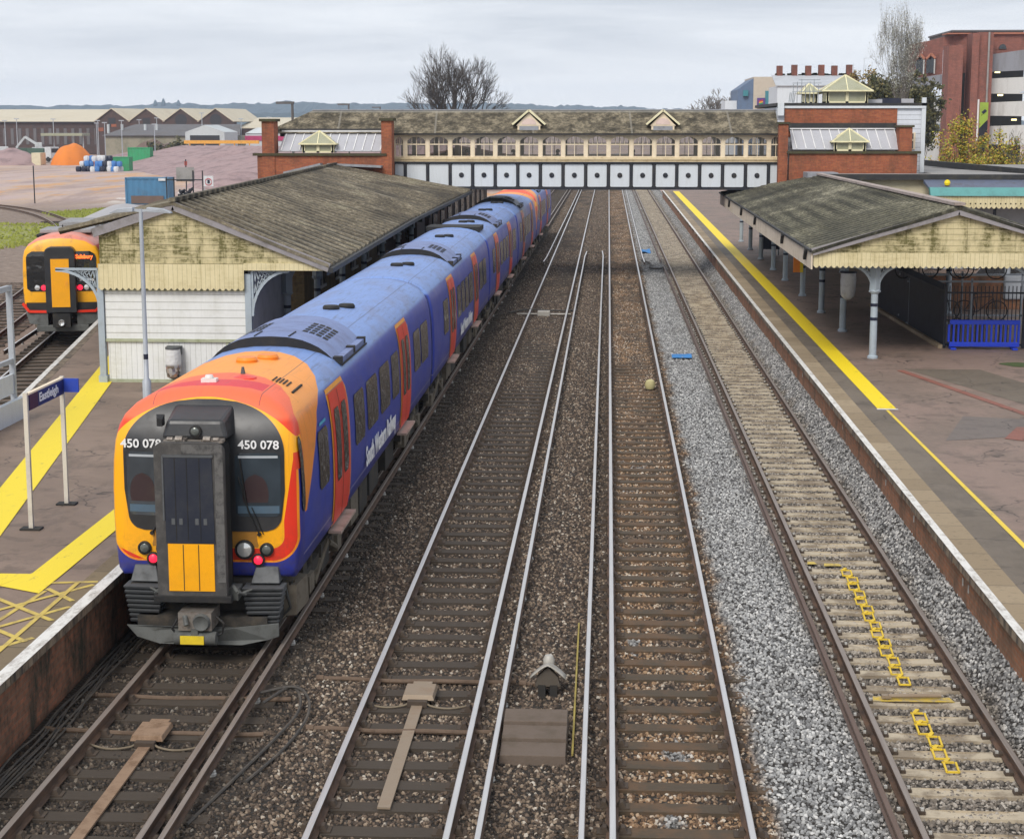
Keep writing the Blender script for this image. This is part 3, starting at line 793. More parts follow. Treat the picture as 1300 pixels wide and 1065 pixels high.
def bogie(root, y):
    b = MB()
    for s in (-1, 1):
        b.box(s * 1.02, s * 1.16, y - 1.75, y + 1.75, .48, .66); b.box(s * 1.0, s * 1.2, y - .35, y + .35, .34, .8, 0)
        for q in (-1.3, 1.3):
            b.box(s * 1.0, s * 1.22, y + q - .2, y + q + .2, .3, .58, 1); b.tube((s * 1.1, y + q - .33, .4), (s * 1.1, y + q - .33, .82), .07, n=8, mi=1); b.tube((s * 1.1, y + q + .33, .4), (s * 1.1, y + q + .33, .82), .07, n=8)
        b.bar((s * 1.14, y - .8, .3), (s * 1.2, y + .1, .75), .09, .1, 1); b.tube((s * 1.16, y + .5, .62), (s * 1.18, y + 1.0, .42), .06, n=8, mi=1)
    b.box(-1.05, 1.05, y - .3, y + .3, .5, .62)
    o = b.build('bogie', ['underframe', 'underframe_dusty'], root)
    for q in (-1.3, 1.3):
        w = MB()
        for s in (-1, 1): w.lathe((s * .72, y + q, .46), [(.46, -.02), (.46, .03), (.42, .05), (.4, .09), (.12, .1)], 20, ax='x')
        w.tube((-.7, y + q, .46), (.7, y + q, .46), .08); w.build('wheelset', 'underframe', o)
    return o
def underframe(root, y0, y1, seed):
    rr = random.Random(seed); b = MB()
    b.box(-1.15, 1.15, y0 - 2, y1 + 2, .84, .98)
    y = y0
    while y < y1 - .5:
        L = rr.uniform(.5, 1.5); L = min(L, y1 - y)
        for s in (-1, 1):
            if rr.random() < .85: b.box(s * rr.uniform(.5, .6), s * rr.uniform(1.12, 1.25), y, y + L - .08, rr.uniform(.28, .45), .9, rr.choice((0, 0, 1)))
        y += L
    b.build('underframe_box', ['underframe', 'underframe_dusty'], root)
def coach(label, loc, rz, L, cab=None, ac=(5.0,), doors=(2.85, 11.45), wins=None, vent=(9.8,), group='carriages of the long blue train', sides=(1,), logo=False, seed=1, texts=True):
    """passenger coach; cab at the near end (0), at the far end (1) or none"""
    root = thing('train_coach', label, 'train carriage', (0, 0, 0), 0, group)
    if cab == 1 and ('livery_far%d' % seed) not in MATS: livery('livery_far%d' % seed, L)
    body(L, (cab == 0, cab == 1), 'livery_cab' if cab == 0 else ('livery_far%d' % seed if cab == 1 else 'livery_middle'), root)
    for s in sides:
        for d in doors: side_door(root, d, s)
        windows(root, wins, s)
    for a in ac: aircon(root, a)
    for v in vent: vents(root, v)
    b1 = 2.5 if cab != 0 else 3.1
    bogie(root, b1 if L > 12 else 2.2); bogie(root, L - 2.6); underframe(root, b1 + 2.3, L - 4.9, seed)
    if cab != 1:
        b = MB(); b.box(-.75, .75, L - .1, L + .36, 1.0, 3.45); b.build('gangway', 'black_rubber', root)
    if logo and texts: text('South Western Railway', .5, face_x(1.425, logo, 1.5), 'lettering_white', root, 'lettering', .03, .003, 4.1)
    root.location = loc; root.rotation_euler = (0, 0, rz)
    return root
def turn(xa, ya, xb, yb): return math.atan2(-(xb - xa), yb - ya)
X0 = -5.79
c1 = coach('front carriage of the long blue train, yellow nosed cab with the black gangway', (X0, 22.9, 0), turn(-5.79, 22.9, -5.72, 40.4), 17.4, cab=0, ac=(4.85,), doors=(2.85, 11.4),
    wins=[(5.2, 6.3), (6.65, 8.0), (8.35, 9.7), (10.05, 11.15), (13.8, 15.0), (15.2, 16.6)], vent=(10.6,), logo=8.3, seed=1)
c2 = coach('second blue carriage, behind the yellow nosed one', (-5.71, 40.7, 0), turn(-5.71, 40.7, -5.67, 59.8), 19.1, ac=(7.0,), doors=(4.3, 12.4), wins=[(2.6, 3.9), (6.6, 7.7), (7.9, 9.0), (9.2, 10.3), (10.5, 12.0), (14.6, 16), (16.2, 17.6)], vent=(3.2, 14.5), logo=9.3, seed=2, texts=True)
c3 = coach('third blue carriage with a dark recess at its near roof end', (-5.66, 60.1, 0), turn(-5.66, 60.1, -5.5, 76.2), 16.1, ac=(5.6,), doors=(3.0, 10.4), wins=[(1.4, 2.6), (5.2, 6.6), (6.9, 8.2), (8.5, 9.9), (12.6, 14.6)], vent=(3.4, 12.2), seed=3)
b = MB(); b.box(-1.0, 1.0, .25, 1.9, 3.60, 3.765); b.build('roof_well', 'black_rubber', c3)
c4 = coach('fourth blue carriage, with a pink and orange roof end just before the footbridge', (-5.49, 76.5, 0), turn(-5.49, 76.5, -5.37, 93.6), 17.1, cab=1, ac=(4.3,), doors=(3.6, 11.5), wins=[(1.4, 2.9), (5.8, 7), (7.3, 8.5), (8.8, 10.6)], vent=(2.5, 7.8), seed=4)
c5 = coach('last carriage of the blue train, mostly hidden beyond the footbridge', (-5.36, 94.1, 0), turn(-5.36, 94.1, -5.2, 113.3), 19.2, cab=0, ac=(5.0,), doors=(3.6, 12.5), wins=[(1.4, 2.9), (5.8, 7), (7.3, 8.5), (8.8, 10.6), (15, 17)], vent=(10,), seed=5)

# --- nose of the front carriage
b = MB()
def mhw(z):
    if z < 2.85: return 1.1 + .08 * min(1, (z - 1.7) / .6) - rr_edge(z, 1.7, 9, .2)
    return 1.18 * math.sqrt(max(0, 1 - ((z - 2.85) / .74) ** 2)) ** .8
fpanel(b, lambda z: -mhw(z), lambda z: mhw(z), 1.7, 3.588, .012, 60, 16)
b.build('nose_mask', 'black_paint', c1, smooth=True)
for s in (-1, 1):
    a0, a1 = (.47, 1.13); e = lambda z: rr_edge(z, 1.92, 2.86, .07)
    b = MB(); fpanel(b, (lambda z: a0 + e(z)) if s > 0 else (lambda z: -a1 + e(z)), (lambda z: a1 - e(z)) if s > 0 else (lambda z: -a0 - e(z)), 1.92, 2.86, .02, 16, 6)
    w = b.build('windscreen', 'cab_glass', c1, smooth=True)
    # what shows behind the glass: desk edge, blind and seat shapes
    k = MB(); fpanel(k, (lambda z: .5) if s > 0 else (lambda z: -1.1), (lambda z: 1.1) if s > 0 else (lambda z: -.5), 1.97, 2.08, .024, 2, 8)
    k.build('driving_desk', 'desk_blue', w)
    k = MB(); fpanel(k, (lambda z: .52) if s > 0 else (lambda z: -1.09), (lambda z: 1.09) if s > 0 else (lambda z: -.52), 2.785, 2.82, .024, 2, 8)
    k.build('sun_blind', 'blind_grey', w)
    k = MB(); sw = lambda z: .19 * math.sqrt(max(0, 1 - ((z - 2.25) / .3) ** 2)); fpanel(k, (lambda z: (.76 if s > 0 else -.9) - sw(z)), (lambda z: (.76 if s > 0 else -.9) + sw(z)), 2.13, 2.55, .0225, 10, 6)
    k.build('seat_back', 'seat_maroon', w)
    wp = MB(); X = s * .44 if s > 0 else -.42
    P = [(s * .8 if s > 0 else -.78, -.02 + nose(.8, 1.66), 1.66), (s * .66 if s > 0 else -.55, nose(.6, 2.0) - .06, 2.02), (s * .52 if s > 0 else -.48, nose(.5, 2.5) - .05, 2.52)]
    wp.path(P, .012, 6); wp.path([(P[0][0] + .06, P[0][1], P[0][2]), (P[1][0] + .05, P[1][1], P[1][2] + .05)], .008, 6); wp.bar((P[1][0] - .03, P[1][1], 2.12), (P[2][0] + .03, P[2][1], 2.78), .02, .03); wp.lathe((P[0][0], P[0][1] + .01, P[0][2]), [(.03, -.03), (.03, .03)], 8, ax='y')
    wp.build('wiper', 'wiper', w)
    for X_, z_, r_, mt, nm in ((.58, 1.43, .115, 'lamp_lens', 'headlight'), (.9, 1.43, .072, 'lamp_dark', 'marker_light'), (.775, 1.275, .066, 'tail_light', 'tail_light')):
        y_ = nose(X_, z_)
        h = MB(); h.lathe((s * X_, y_, z_), [(r_ + .028, .02), (r_ + .028, -.035), (r_ + .008, -.045), (r_ + .004, -.02)], 20, ax='y'); h1 = h.build(nm, 'black_rubber', c1, smooth=True)
        g = MB(); g.lathe((s * X_, y_ - .018, z_), [(r_, 0), (r_ * .92, -.02), (r_ * .5, -.034), (.004, -.038)], 18, ax='y'); g.build('lens', mt, h1, smooth=True)
    # ribbed grey bumper
    q = MB(); 
    def rad(x0, x1, z0, z1, y0): return [(s * x0, y0, z0), (s * x1, y0 + .03, z0), (s * x1, .2, z0), (s * x0, .2, z0), (s * x0, y0, z1), (s * x1, y0 + .03, z1), (s * x1, .2, z1), (s * x0, .2, z1)]
    q.hexa([(s * .68, -.1, .95), (s * 1.1, -.08, .95), (s * 1.1, .2, .95), (s * .68, .2, .95), (s * .74, .0, 1.17), (s * 1.06, .03, 1.17), (s * 1.06, .2, 1.2), (s * .74, .2, 1.2)])
    q.box(s * .66, s * 1.1, -.1, .2, .40, .93, 1)
    for i in range(8):
        z = .92 - i * .07; x1 = 1.17 - i * .012; x0 = .58 + i * .012
        q.hexa([(s*x0, -.24, z - .05), (s*x1, -.2, z - .05), (s*x1, .1, z - .05), (s*x0, .1, z - .05), (s*x0, -.27, z), (s*x1, -.23, z), (s*x1, .1, z), (s*x0, .1, z)])
    q.build('bumper', ['bumper_grey', 'black_rubber'], c1, bevel=.012)
text('450 078', .175, face_y(.82, nose(.7, 2.97) - .03, 2.975) @ Matrix.Rotation(R(0), 4, 'X'), 'lettering_white', c1, 'number', .02, .002, .6)
text('450 078', .175, face_y(-.9, nose(.8, 2.97) - .03, 2.975), 'lettering_white', c1, 'number', .02, .002, .6)
text('SALISBURY', .07, face_y(-.8, nose(.8, 2.78) - .032, 2.775), 'led_green', c1, 'destination_display', .02, .002, .3) if False else None
# gangway
def arch(x0, x1, z0, z1, r, n=6):
    P = [(x0, z0), (x1, z0)]
    for k in range(n + 1): t = math.pi / 2 * k / n; P.append((x1 - r + r * math.cos(t), z1 - r + r * math.sin(t)))
    for k in range(n + 1): t = math.pi / 2 * k / n; P.append((x0 + r - r * math.sin(t), z1 - r + r * math.cos(t)))
    return P
b = MB(); GY = -.6
b.prism([(x, GY, z) for x, z in arch(-.5, .5, .78, 3.02, .14)], (0, .1, 0)); b.prism([(x, GY + .1, z) for x, z in arch(-.455, .455, .76, 2.98, .12)], (0, .5, 0), 1)
for i in range(5): b.prism([(x, GY + .14 + i * .07, z) for x, z in arch(-.475, .475, .74, 3.0, .13)], (0, .03, 0), 1)
b.box(-.56, .56, GY - .02, GY + .12, .7, .8, 1)
gw = b.build('gangway', ['gangway_grey', 'black_rubber'], c1, bevel=.008)
b = MB(); b.prism([(x, GY - .012, z) for x, z in ((-.33, .87), (.33, .87), (.33, 1.56), (-.33, 1.56))], (0, .02, 0))
for q in (-.11, .11): b.box(q - .006, q + .006, GY - .016, GY, .88, 1.55, 1)
b.build('lower_door', ['cab_yellow', 'black_rubber'], gw)
b = MB(); b.prism([(x, GY - .012, z) for x, z in ((-.35, 1.565), (.35, 1.565), (.33, 2.82), (-.36, 2.82))], (0, .02, 0))
for q in (-.2, -.03, .15): b.box(q - .005, q + .005, GY - .017, GY, 1.6, 2.8, 1)
b.box(-.37, .35, GY - .022, GY, 2.81, 2.845, 2); b.box(-.385, -.36, GY - .022, GY, 1.9, 2.83, 2)
for q in (-.24, -.13, .1, .22): b.box(q - .025, q + .025, GY - .018, GY, 1.84, 1.93, 2)
b.build('upper_door', ['gangway_blue', 'black_rubber', 'bumper_grey'], gw)
b = MB(); b.box(-.1, .48, GY - .008, GY, 2.86, 2.99, 0); b.box(.37, .49, GY - .01, GY, 1.0, 2.9, 0); b.build('scuffed_plate', 'scuffed' if 'scuffed' in MATS else 'gangway_grey', gw)
for o_ in [gw] + list(gw.children): o_.data.transform(Matrix.Translation((-.05, 0, .1)))
b = MB()
b.hexa([(-.5, -.36, 3.12), (.46, -.36, 3.12), (.5, .5, 3.12), (-.54, .5, 3.12), (-.42, -.3, 3.38), (.38, -.3, 3.38), (.44, .75, 3.62), (-.48, .75, 3.62)])
hd = b.build('hood', 'black_paint', c1, bevel=.05)
b = MB(); b.lathe((0, -.36, 3.24), [(.085, .03), (.085, -.03), (.06, -.035)], 18, ax='y'); l0 = b.build('lamp', 'black_rubber', hd); b = MB(); b.lathe((0, -.4, 3.24), [(.06, 0), (.04, -.01), (.002, -.015)], 14, ax='y'); b.build('lens', 'lamp_dark', l0)
b = MB(); b.box(-.45, .4, -.4, -.34, 3.08, 3.12)
for s in (-1, 1):
    b.box(s * .12, s * .42, -.52, -.34, 3.1, 3.14); b.lathe((s * .2, -.5, 3.15), [(.045, -.05), (.045, .05)], 10, ax='x'); b.lathe((s * .33, -.5, 3.15), [(.03, -.04), (.03, .04)], 10, ax='x')
b.build('hinge', 'coupler', hd)
b = MB(); b.hexa([(-.56, -.34, 3.3), (-.48, -.36, 3.3), (-.48, -.2, 3.3), (-.6, -.2, 3.3), (-.56, -.34, 3.42), (-.48, -.36, 3.4), (-.48, -.2, 3.45), (-.6, -.2, 3.45)]); b.build('camera_housing', 'black_rubber', hd)
# coupler, plough and front underframe
b = MB()
b.box(-.24, .24, -.72, -.2, .42, .68); b.lathe((.1, -.73, .55), [(.13, 0), (.11, -.06), (.05, -.02)], 14, 1, ax='y'); b.tube((-.1, -.8, .52), (-.14, -.73, .64), .035, n=8, mi=1)
b.tube((-.3, -.68, .3), (.3, -.68, .3), .1, n=12, mi=1); b.box(-.05, .05, -.76, -.6, .36, .45, 1)
b.path([(.28, -.6, .6), (.4, -.62, .5), (.36, -.6, .35), (.24, -.62, .3)], .018, 6, 2); b.path([(-.28, -.6, .55), (-.36, -.62, .42), (-.3, -.6, .33)], .018, 6, 2)
cp = b.build('coupler', ['coupler', 'plough_grey', 'black_rubber'], c1, smooth=True)
b = MB(); b.box(-.2, .14, -.795, -.77, .24, .36); b.build('tag', 'yellow_tag', cp)
b = MB(); b.prism([(-1.12, -.3, .36), (-.95, -.36, .2), (-.6, -.42, .12), (.6, -.42, .12), (.98, -.34, .18), (1.12, -.3, .22), (1.12, -.3, .42), (.5, -.42, .38), (-.5, -.42, .38)][::1], (0, .03, 0))
b.build('snow_plough', 'plough_grey', c1, bevel=.01)
b = MB(); b.box(-1.05, 1.05, .05, 2.0, .5, .98); b.box(-.95, .95, -.3, .3, .3, .5); b.box(-1.2, 1.2, 1.2, 1.5, .3, .9)
for s in (-1, 1):
    b.path([(s * .52, -.35, .95), (s * .6, -.38, .88), (s * .74, -.3, .92)], .02, 6, 1); b.path([(s * .5, -.42, 1.0), (s * .58, -.5, .93), (s * .66, -.36, .86)], .025, 6, 1)
    b.box(s * .42, s * .56, -.4, -.1, .78, .95, 1); b.hexa([(s*1.05, .3, .35), (s*1.25, .35, .35), (s*1.3, 1.1, .35), (s*1.05, 1.1, .35), (s*1.05, .3, .8), (s*1.25, .4, .8), (s*1.3, 1.0, .8), (s*1.05, 1.1, .8)], 2)
    for k in range(6): b.path([(s * (1.1 + .02 * k), .15 + .07 * k, .85), (s * (1.2 - .02 * k), .2 + .09 * k, .5), (s * (1.0 + .03 * k), .1 + .1 * k, .3)], .016, 5, k % 3)
b.build('underframe_box', ['underframe', 'plough_grey', 'underframe_dusty'], c1)
# roof fittings, cab side window
b = MB(); b.lathe((-.1, .92, 3.72), [(.07, 0), (.08, .03), (.05, .05), (.07, .09), (.055, .13)], 10); b.box(-.21, .02, .85, 1.0, 3.74, 3.8); b.build('aerial', 'white_plastic', c1)
b = MB(); b.lathe((.22, 1.75, 3.71), [(.06, 0), (.04, .03), (.02, .14)], 8); b.build('aerial', 'bumper_grey', c1)
b = MB(); b.lathe((.3, 1.45, 3.71), [(.2, 0), (.19, .03), (.05, .06)], 14); b.build('roof_vent', 'door_red', c1)
vents(c1, 3.0, 'orange_plastic', .05)
b = MB()
for k in range(5): b.quad((.7 + k * .055, 1.55, roofz(.7 + k * .055) + .012), (.725 + k * .055, 1.55, roofz(.725 + k * .055) + .012), (.725 + k * .055, 1.95, roofz(.725 + k * .055) + .012), (.7 + k * .055, 1.95, roofz(.7 + k * .055) + .012))
b.bar((1.06, 1.35, roofz(1.06) + .01), (1.06, 2.1, roofz(1.06) + .01), .03, .03); b.build('grille', 'black_rubber', c1)
b = MB(); spanel(b, .2, .42, 1.95, 3.05, .014, 1, .06); b.build('cab_window', 'train_glass', c1)
b = MB(); spanel(b, 1.65, 2.5, 1.93, 2.84, .014, 1, .1, slant=.0); b.build('window', 'train_glass', c1)
text('FIRST CLASS', .1, face_x(1.385, 2.1, 2.92), 'led_amber', c1) if False else None
b = MB(); spanel(b, 1.9, 2.45, 2.9, 2.95, .012, 1, .005); b.build('sign_strip', 'sign_cyan' if 'sign_cyan' in MATS else 'lettering_white', c1)

# --- the small red and yellow diesel train
DSEC = [(1.24, 1.0), (1.33, 1.2), (1.36, 1.7), (1.355, 2.4), (1.33, 2.9), (1.27, 3.15), (1.13, 3.36), (.85, 3.56), (.5, 3.68), (0, 3.74)]
m, N, b = mk('livery_diesel'); p = N.obj(); x, y, z = N.sep(p); g = N.noise(p, 3, 5, .65)
c = N.mix(z.ss(3.3, 3.42), (.62, .03, .02), (.36, .34, .34)); c = N.mix(y.lt(3.2) * z.gt(3.3), c, (.72, .25, .18)); c = N.mix(y.lt(.35) * z.lt(3.3) + y.lt(.16) * z.gt(3.299), c, (.9, .42, .01)); c = N.mix(y.lt(.5) * z.lt(1.28), c, (.7, .03, .03))
setb(N, b, N.mix(g.ss(.5, .7) * .35, c, (.08, .06, .05)), .4)
dn = lambda x, z: .12 * (abs(x) / 1.36) ** 2 + .22 * max(0, (z - 2.9) / .8) ** 2
d = thing('diesel_train', 'small red train with a yellow end, standing left of the station hut', 'train', (0, 0, 0))
body(22, (True, False), 'livery_diesel', d, DSEC, dn)
for s in (-1, 1):
    b = MB(); e = lambda z: rr_edge(z, 1.72, 3.12, .12) + (max(0, z - 2.9) * .4)
    fpanel(b, (lambda z: .42) if s > 0 else (lambda z: -1.2 + e(z)), (lambda z: 1.2 - e(z)) if s > 0 else (lambda z: -.42), 1.72, 3.12, .015, 14, 5, yf=dn); w = b.build('windscreen', 'train_glass', d, smooth=True)
    b = MB(); b.hexa([(s*.45, -.1, .98), (s*1.2, .02, .98), (s*1.2, .3, .98), (s*.45, .3, .98), (s*.45, -.06, 1.33), (s*1.24, .03, 1.33), (s*1.24, .3, 1.33), (s*.45, .3, 1.33)]); b.build('light_panel', 'black_rubber', d)
    for X_, mt, nm in ((.62, 'tail_light', 'tail_light'), (.84, 'lamp_lens', 'headlight')):
        b = MB(); b.lathe((s * X_, dn(X_, 1.85) - .02, 1.85), [(.1, 0), (.085, -.03), (.02, -.04)], 12, ax='y'); b.build(nm, mt, d)
    b = MB(); spanel(b, 3.0, 4.6, 1.1, 3.15, .02, s, .08, 0, sec=DSEC); spanel(b, 5.4, 7.2, 1.9, 2.8, .012, s, .1, 1, sec=DSEC); spanel(b, 7.6, 9.4, 1.9, 2.8, .012, s, .1, 1, sec=DSEC); b.build('window', ['door_edge', 'train_glass'], d)
    b = MB(); b.prism([(s * .5, -.15, .52), (s * 1.15, .0, .6), (s * 1.28, .1, .98), (s * .5, -.13, .98)], (0, .4, 0)); b.build('skirt', 'plough_grey', d)
    b = MB(); b.bar((s * .5, -.17, 1.03), (s * 1.15, -.03, 1.03), .02, .09); b.bar((s * 1.15, -.03, 1.03), (s * 1.38, .1, 1.3), .02, .1); b.build('red_stripe', 'door_red', d)
b = MB(); b.prism([(x, -.32, z) for x, z in arch(-.52, .52, 1.0, 3.3, .22)], (0, .5, 0)); g_ = b.build('gangway', 'black_paint', d, bevel=.02)
b = MB(); b.box(-.31, .31, -.345, -.3, 1.2, 2.88); b.build('end_door', 'cab_yellow', g_); b = MB(); b.box(.16, .26, -.36, -.34, 1.95, 2.1); b.build('handle', 'door_edge', g_)
b = MB(); b.box(-.9, .9, -.15, .2, .32, .55); b.build('snow_plough', 'plough_grey', d, bevel=.03)
b = MB(); b.box(-.3, .3, -.4, .0, .5, .98); b.lathe((0, -.42, .66), [(.12, .0), (.1, -.08), (.03, -.04)], 10, 1, ax='y'); b.build('coupler', ['black_rubber', 'lamp_lens'], d)
text('Salisbury', .2, face_y(.8, dn(.8, 2.92) - .04, 2.93), 'led_amber', d, 'destination_display', .03, .003, .58)
text('159006', .13, face_y(.8, dn(.8, 2.0) - .03, 2.12), 'lettering_white', d, 'number', .02, .002, .6)
for y_ in (3, 19): bogie(d, y_)
b = MB(); b.box(-.9, .9, 1.5, 3.2, 3.66, 3.80); b.box(-.8, .8, 5.5, 8.4, 3.66, 3.82); b.box(.5, 1.0, 3.8, 4.6, 3.5, 3.68, 1); b.box(-1.05, -.6, 1.6, 3.0, 3.5, 3.62, 1); b.build('roof_unit', ['paint_roofgrey' if 'paint_roofgrey' in MATS else 'bumper_grey', 'black_rubber'], d, bevel=.03)
b = MB(); b.lathe((0, .8, 3.7), [(.1, 0), (.03, .08), (.02, .3)], 8); b.build('aerial', 'black_rubber', d)
d.location = (-19.05, 56.3, 0); d.rotation_euler = (0, 0, turn(led(50) - 1.5, 50, led(75) - 1.5, 75))
# ------------------------------------------------------------------ station buildings
def cladding(name, lo, hi, moss, amt, line, vert=False, rowh=.16):
    """boarded surface: joints between boards, mould following them"""
    m, N, b = mk(name)
    p = N.pos(); x, y, z = N.sep(p)
    f = ((x + y) / rowh).frac() if vert else (z / rowh).frac()
    n1 = N.noise(N.scale(p, .8, .8, .35), 2.1, 7, .7); n2 = N.noise(N.scale(p, 1, 1, 6), 2.2, 5, .7); n3 = N.noise(p, 14, 5, .7); n4 = N.noise(N.scale(p, 2.2, 2.2, .12), 3., 5, .7)
    c = N.mix(n3, lo, hi)
    g = (n1.ss(.4, .62) * (n2.ss(.36, .6) * .8 + .3) + n4.ss(.52, .68) * .6) * amt
    g = g * (.45 + .55 * n3.ss(.35, .6))
    c = N.mix(g.min(1.0), c, moss)
    c = N.mix(f.lt(.07) * line, c, [v * .3 for v in moss])
    setb(N, b, c, .75, 0, N.bump(f.ss(0, .15) + n3 * .3, .4, .015))
cladding('cream_gable', (.5, .42, .22), (.66, .58, .36), (.13, .115, .035), 1.15, .6)
cladding('cream_valance', (.6, .52, .3), (.72, .63, .4), (.3, .24, .09), .45, .5, True, .12)
cladding('cream_side', (.62, .52, .4), (.72, .62, .5), (.35, .27, .18), .4, .2, True, .9)
cladding('white_board', (.66, .67, .66), (.78, .79, .78), (.4, .4, .33), .3, .55, False, .2)
cladding('white_board_vertical', (.66, .67, .66), (.78, .79, .78), (.42, .42, .34), .3, .5, True, .14)
cladding('white_clad', (.55, .58, .64), (.7, .73, .78), (.3, .3, .3), .3, .8, False, .22)
m, N, b = mk('mossy_roof')
p = N.pos(); x, y, z = N.sep(p)
n1 = N.noise(N.scale(p, 1, .5, 1), .35, 7, .65, .5); n2 = N.noise(N.scale(p, .35, 1, 1), 1.6, 6, .7); n3 = N.noise(p, 9, 5, .75)
c = N.ramp((n1 * .5 + n3 * .5 - .5) * 1.9 + .5, [(.3, (.022, .017, .011)), (.48, (.095, .076, .049)), (.6, (.185, .152, .1)), (.7, (.36, .31, .22))])
c = N.mix(n2.ss(.5, .64) * .7, c, (.045, .038, .026)); c = N.mix(N.noise(N.scale(p, .25, 1.6, 1), 1.1, 6, .7).ss(.55, .68) * .5, c, (.3, .27, .21)); c = N.mix(n3.ss(.66, .74) * .75, c, (.4, .38, .3)); c = N.mix(n1.ss(.55, .7) * .4, c, (.07, .075, .03))
rib = ((y / .8 + .25).frac() - .5).abs(); c = N.mix(rib.ss(.18, .42) * (1.0 - y.ss(50., 64.) * .75) * .92, N.mix((1.0 - rib.ss(0., .2)) * (1.0 - y.ss(50., 62.) * .8) * .35, c, (.3, .27, .2)), (.02, .018, .013))  # rib relief painted in: crests lightened, valleys shaded by colour, over the moss
c = N.mix(((y + x * .1) / 2.45).frac().lt(.035) * .35, c, (.25, .23, .18))
setb(N, b, c, .95, 0, N.bump(n3, .5, .03))
RIB=1
m, N, b = mk('mossy_roof_green')
c2 = N.ramp((N.noise(N.scale(N.pos(), 1, .5, 1), .5, 7, .65, .5) * .5 + N.noise(N.pos(), 9, 5, .75) * .5 - .5) * 1.9 + .5, [(.3, (.018, .017, .011)), (.48, (.06, .055, .036)), (.6, (.13, .12, .082)), (.7, (.27, .25, .18))])
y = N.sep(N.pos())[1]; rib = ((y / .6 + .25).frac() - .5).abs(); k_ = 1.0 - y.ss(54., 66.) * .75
c2 = N.mix(rib.ss(.18, .42) * k_ * .92, N.mix((1.0 - rib.ss(0., .2)) * k_ * .3, c2, (.26, .25, .17)), (.015, .015, .01))  # painted shading of the ribs: dark valleys, paler crests
c2 = N.mix(N.noise(N.pos(), 7, 5, .75).ss(.66, .72) * .7, c2, (.4, .4, .3))
setb(N, b, c2, .95, 0, N.bump(N.noise(N.pos(), 9, 5), .5, .03))
paint('barge', (.27, .25, .26), .7, 0, .5, (.12, .11, .09), 3)
paint('lead', (.3, .31, .34), .6, .1, .5, (.13, .13, .12), 4)
paint('post_blue', (.36, .42, .47), .45, 0, .25, (.15, .14, .12), 3)
paint('navy', (.008, .012, .035), .45, 0, .2)
paint('navy_fence', (.006, .009, .02), .5, 0, .2)
paint('dark_void', (.018, .018, .018), .8)
paint('gutter_black', (.02, .02, .022), .6, 0, .4, (.1, .09, .06))
paint('girder_black', (.012, .014, .022), .5, 0, .3)
paint('panel_white', (.62, .66, .7), .5, 0, .16, (.35, .34, .3), 2.5, streak=True)
paint('frame_cream', (.8, .68, .5), .55, 0, .22, (.4, .3, .16), 3)
paint('frame_sill', (.66, .55, .36), .6, 0, .45, (.3, .2, .09), 5)
paint('lantern_cream', (.76, .7, .46), .55, 0, .2, (.35, .33, .15), 4)
paint('lantern_glass', (.34, .34, .24), .25, 0, .4, (.2, .2, .1))
paint('leadglass', (.42, .42, .45), .2, 0, .25, (.3, .3, .3))
paint('glaze_bar', (.72, .72, .72), .5)
paint('moss_coping', (.06, .05, .03), .95, 0, .6, (.09, .1, .03), 5)
paint('interior', (.3, .24, .17), .8)
paint('teal', (.1, .3, .29), .6, 0, .4, (.07, .14, .13))
paint('plaster_grey', (.45, .46, .48), .8, 0, .2)
paint('plaster_cream', (.62, .56, .4), .8, 0, .3, (.4, .33, .2))
paint('felt_roof', (.3, .29, .28), .9, 0, .5, (.12, .11, .1), .8)
paint('vivid_blue', (.01, .05, .6), .45, 0, .2)
paint('galvanised', (.33, .36, .39), .5, .3, .3, (.15, .15, .14))
paint('light_steel', (.4, .43, .47), .45, .1, .2)
paint('asphalt_plain', (.06, .058, .055), .85)
brick('brick_yellow', (.3, .2, .08), (.22, .15, .07), (.2, .17, .12), dirt=.4)
brick('brick_dim', (.1, .06, .04), (.07, .045, .03), (.1, .08, .07), dirt=.5)
brick('brick_red', (.42, .13, .055), (.3, .08, .04), (.22, .12, .08), dirt=.4, dirtc=(.1, .05, .03))
brick('brick_stack', (.25, .07, .04), (.18, .05, .035), (.2, .15, .12), dirt=.4)
m, N, b = mk('bridge_glass'); setb(N, b, (.05, .045, .035), .05, 0, None, .8); b.inputs['Alpha'].default_value = .55

paint('moss_trim', (.4, .42, .3), .8, 0, .5, (.15, .18, .06), 5)
paint('ridge_pink', (.4, .33, .3), .85, 0, .4)
paint('panel_pink', (.72, .56, .5), .6, 0, .2)
paint('lantern_bar', (.82, .76, .48), .5)
paint('slate_blue', (.1, .12, .18), .5, 0, .4)
def valance(b, x0, x1, zt, zb, y, tooth=.16, mi=0, alongy=False, t=.03, dep=.06):
    """boarded valance with a row of pointed teeth at the bottom"""
    n = max(1, int(round(abs(x1 - x0) / tooth))); w = (x1 - x0) / n; P = [(x0, zt), (x0, zb + dep)]
    for i in range(n): P += [(x0 + (i + .35) * w, zb), (x0 + (i + .65) * w, zb), (x0 + (i + 1) * w, zb + dep)]
    P.append((x1, zt))
    if alongy: b.prism([(y, a, z) for a, z in P], (t, 0, 0), mi)
    else: b.prism([(a, y, z) for a, z in P], (0, t, 0), mi)
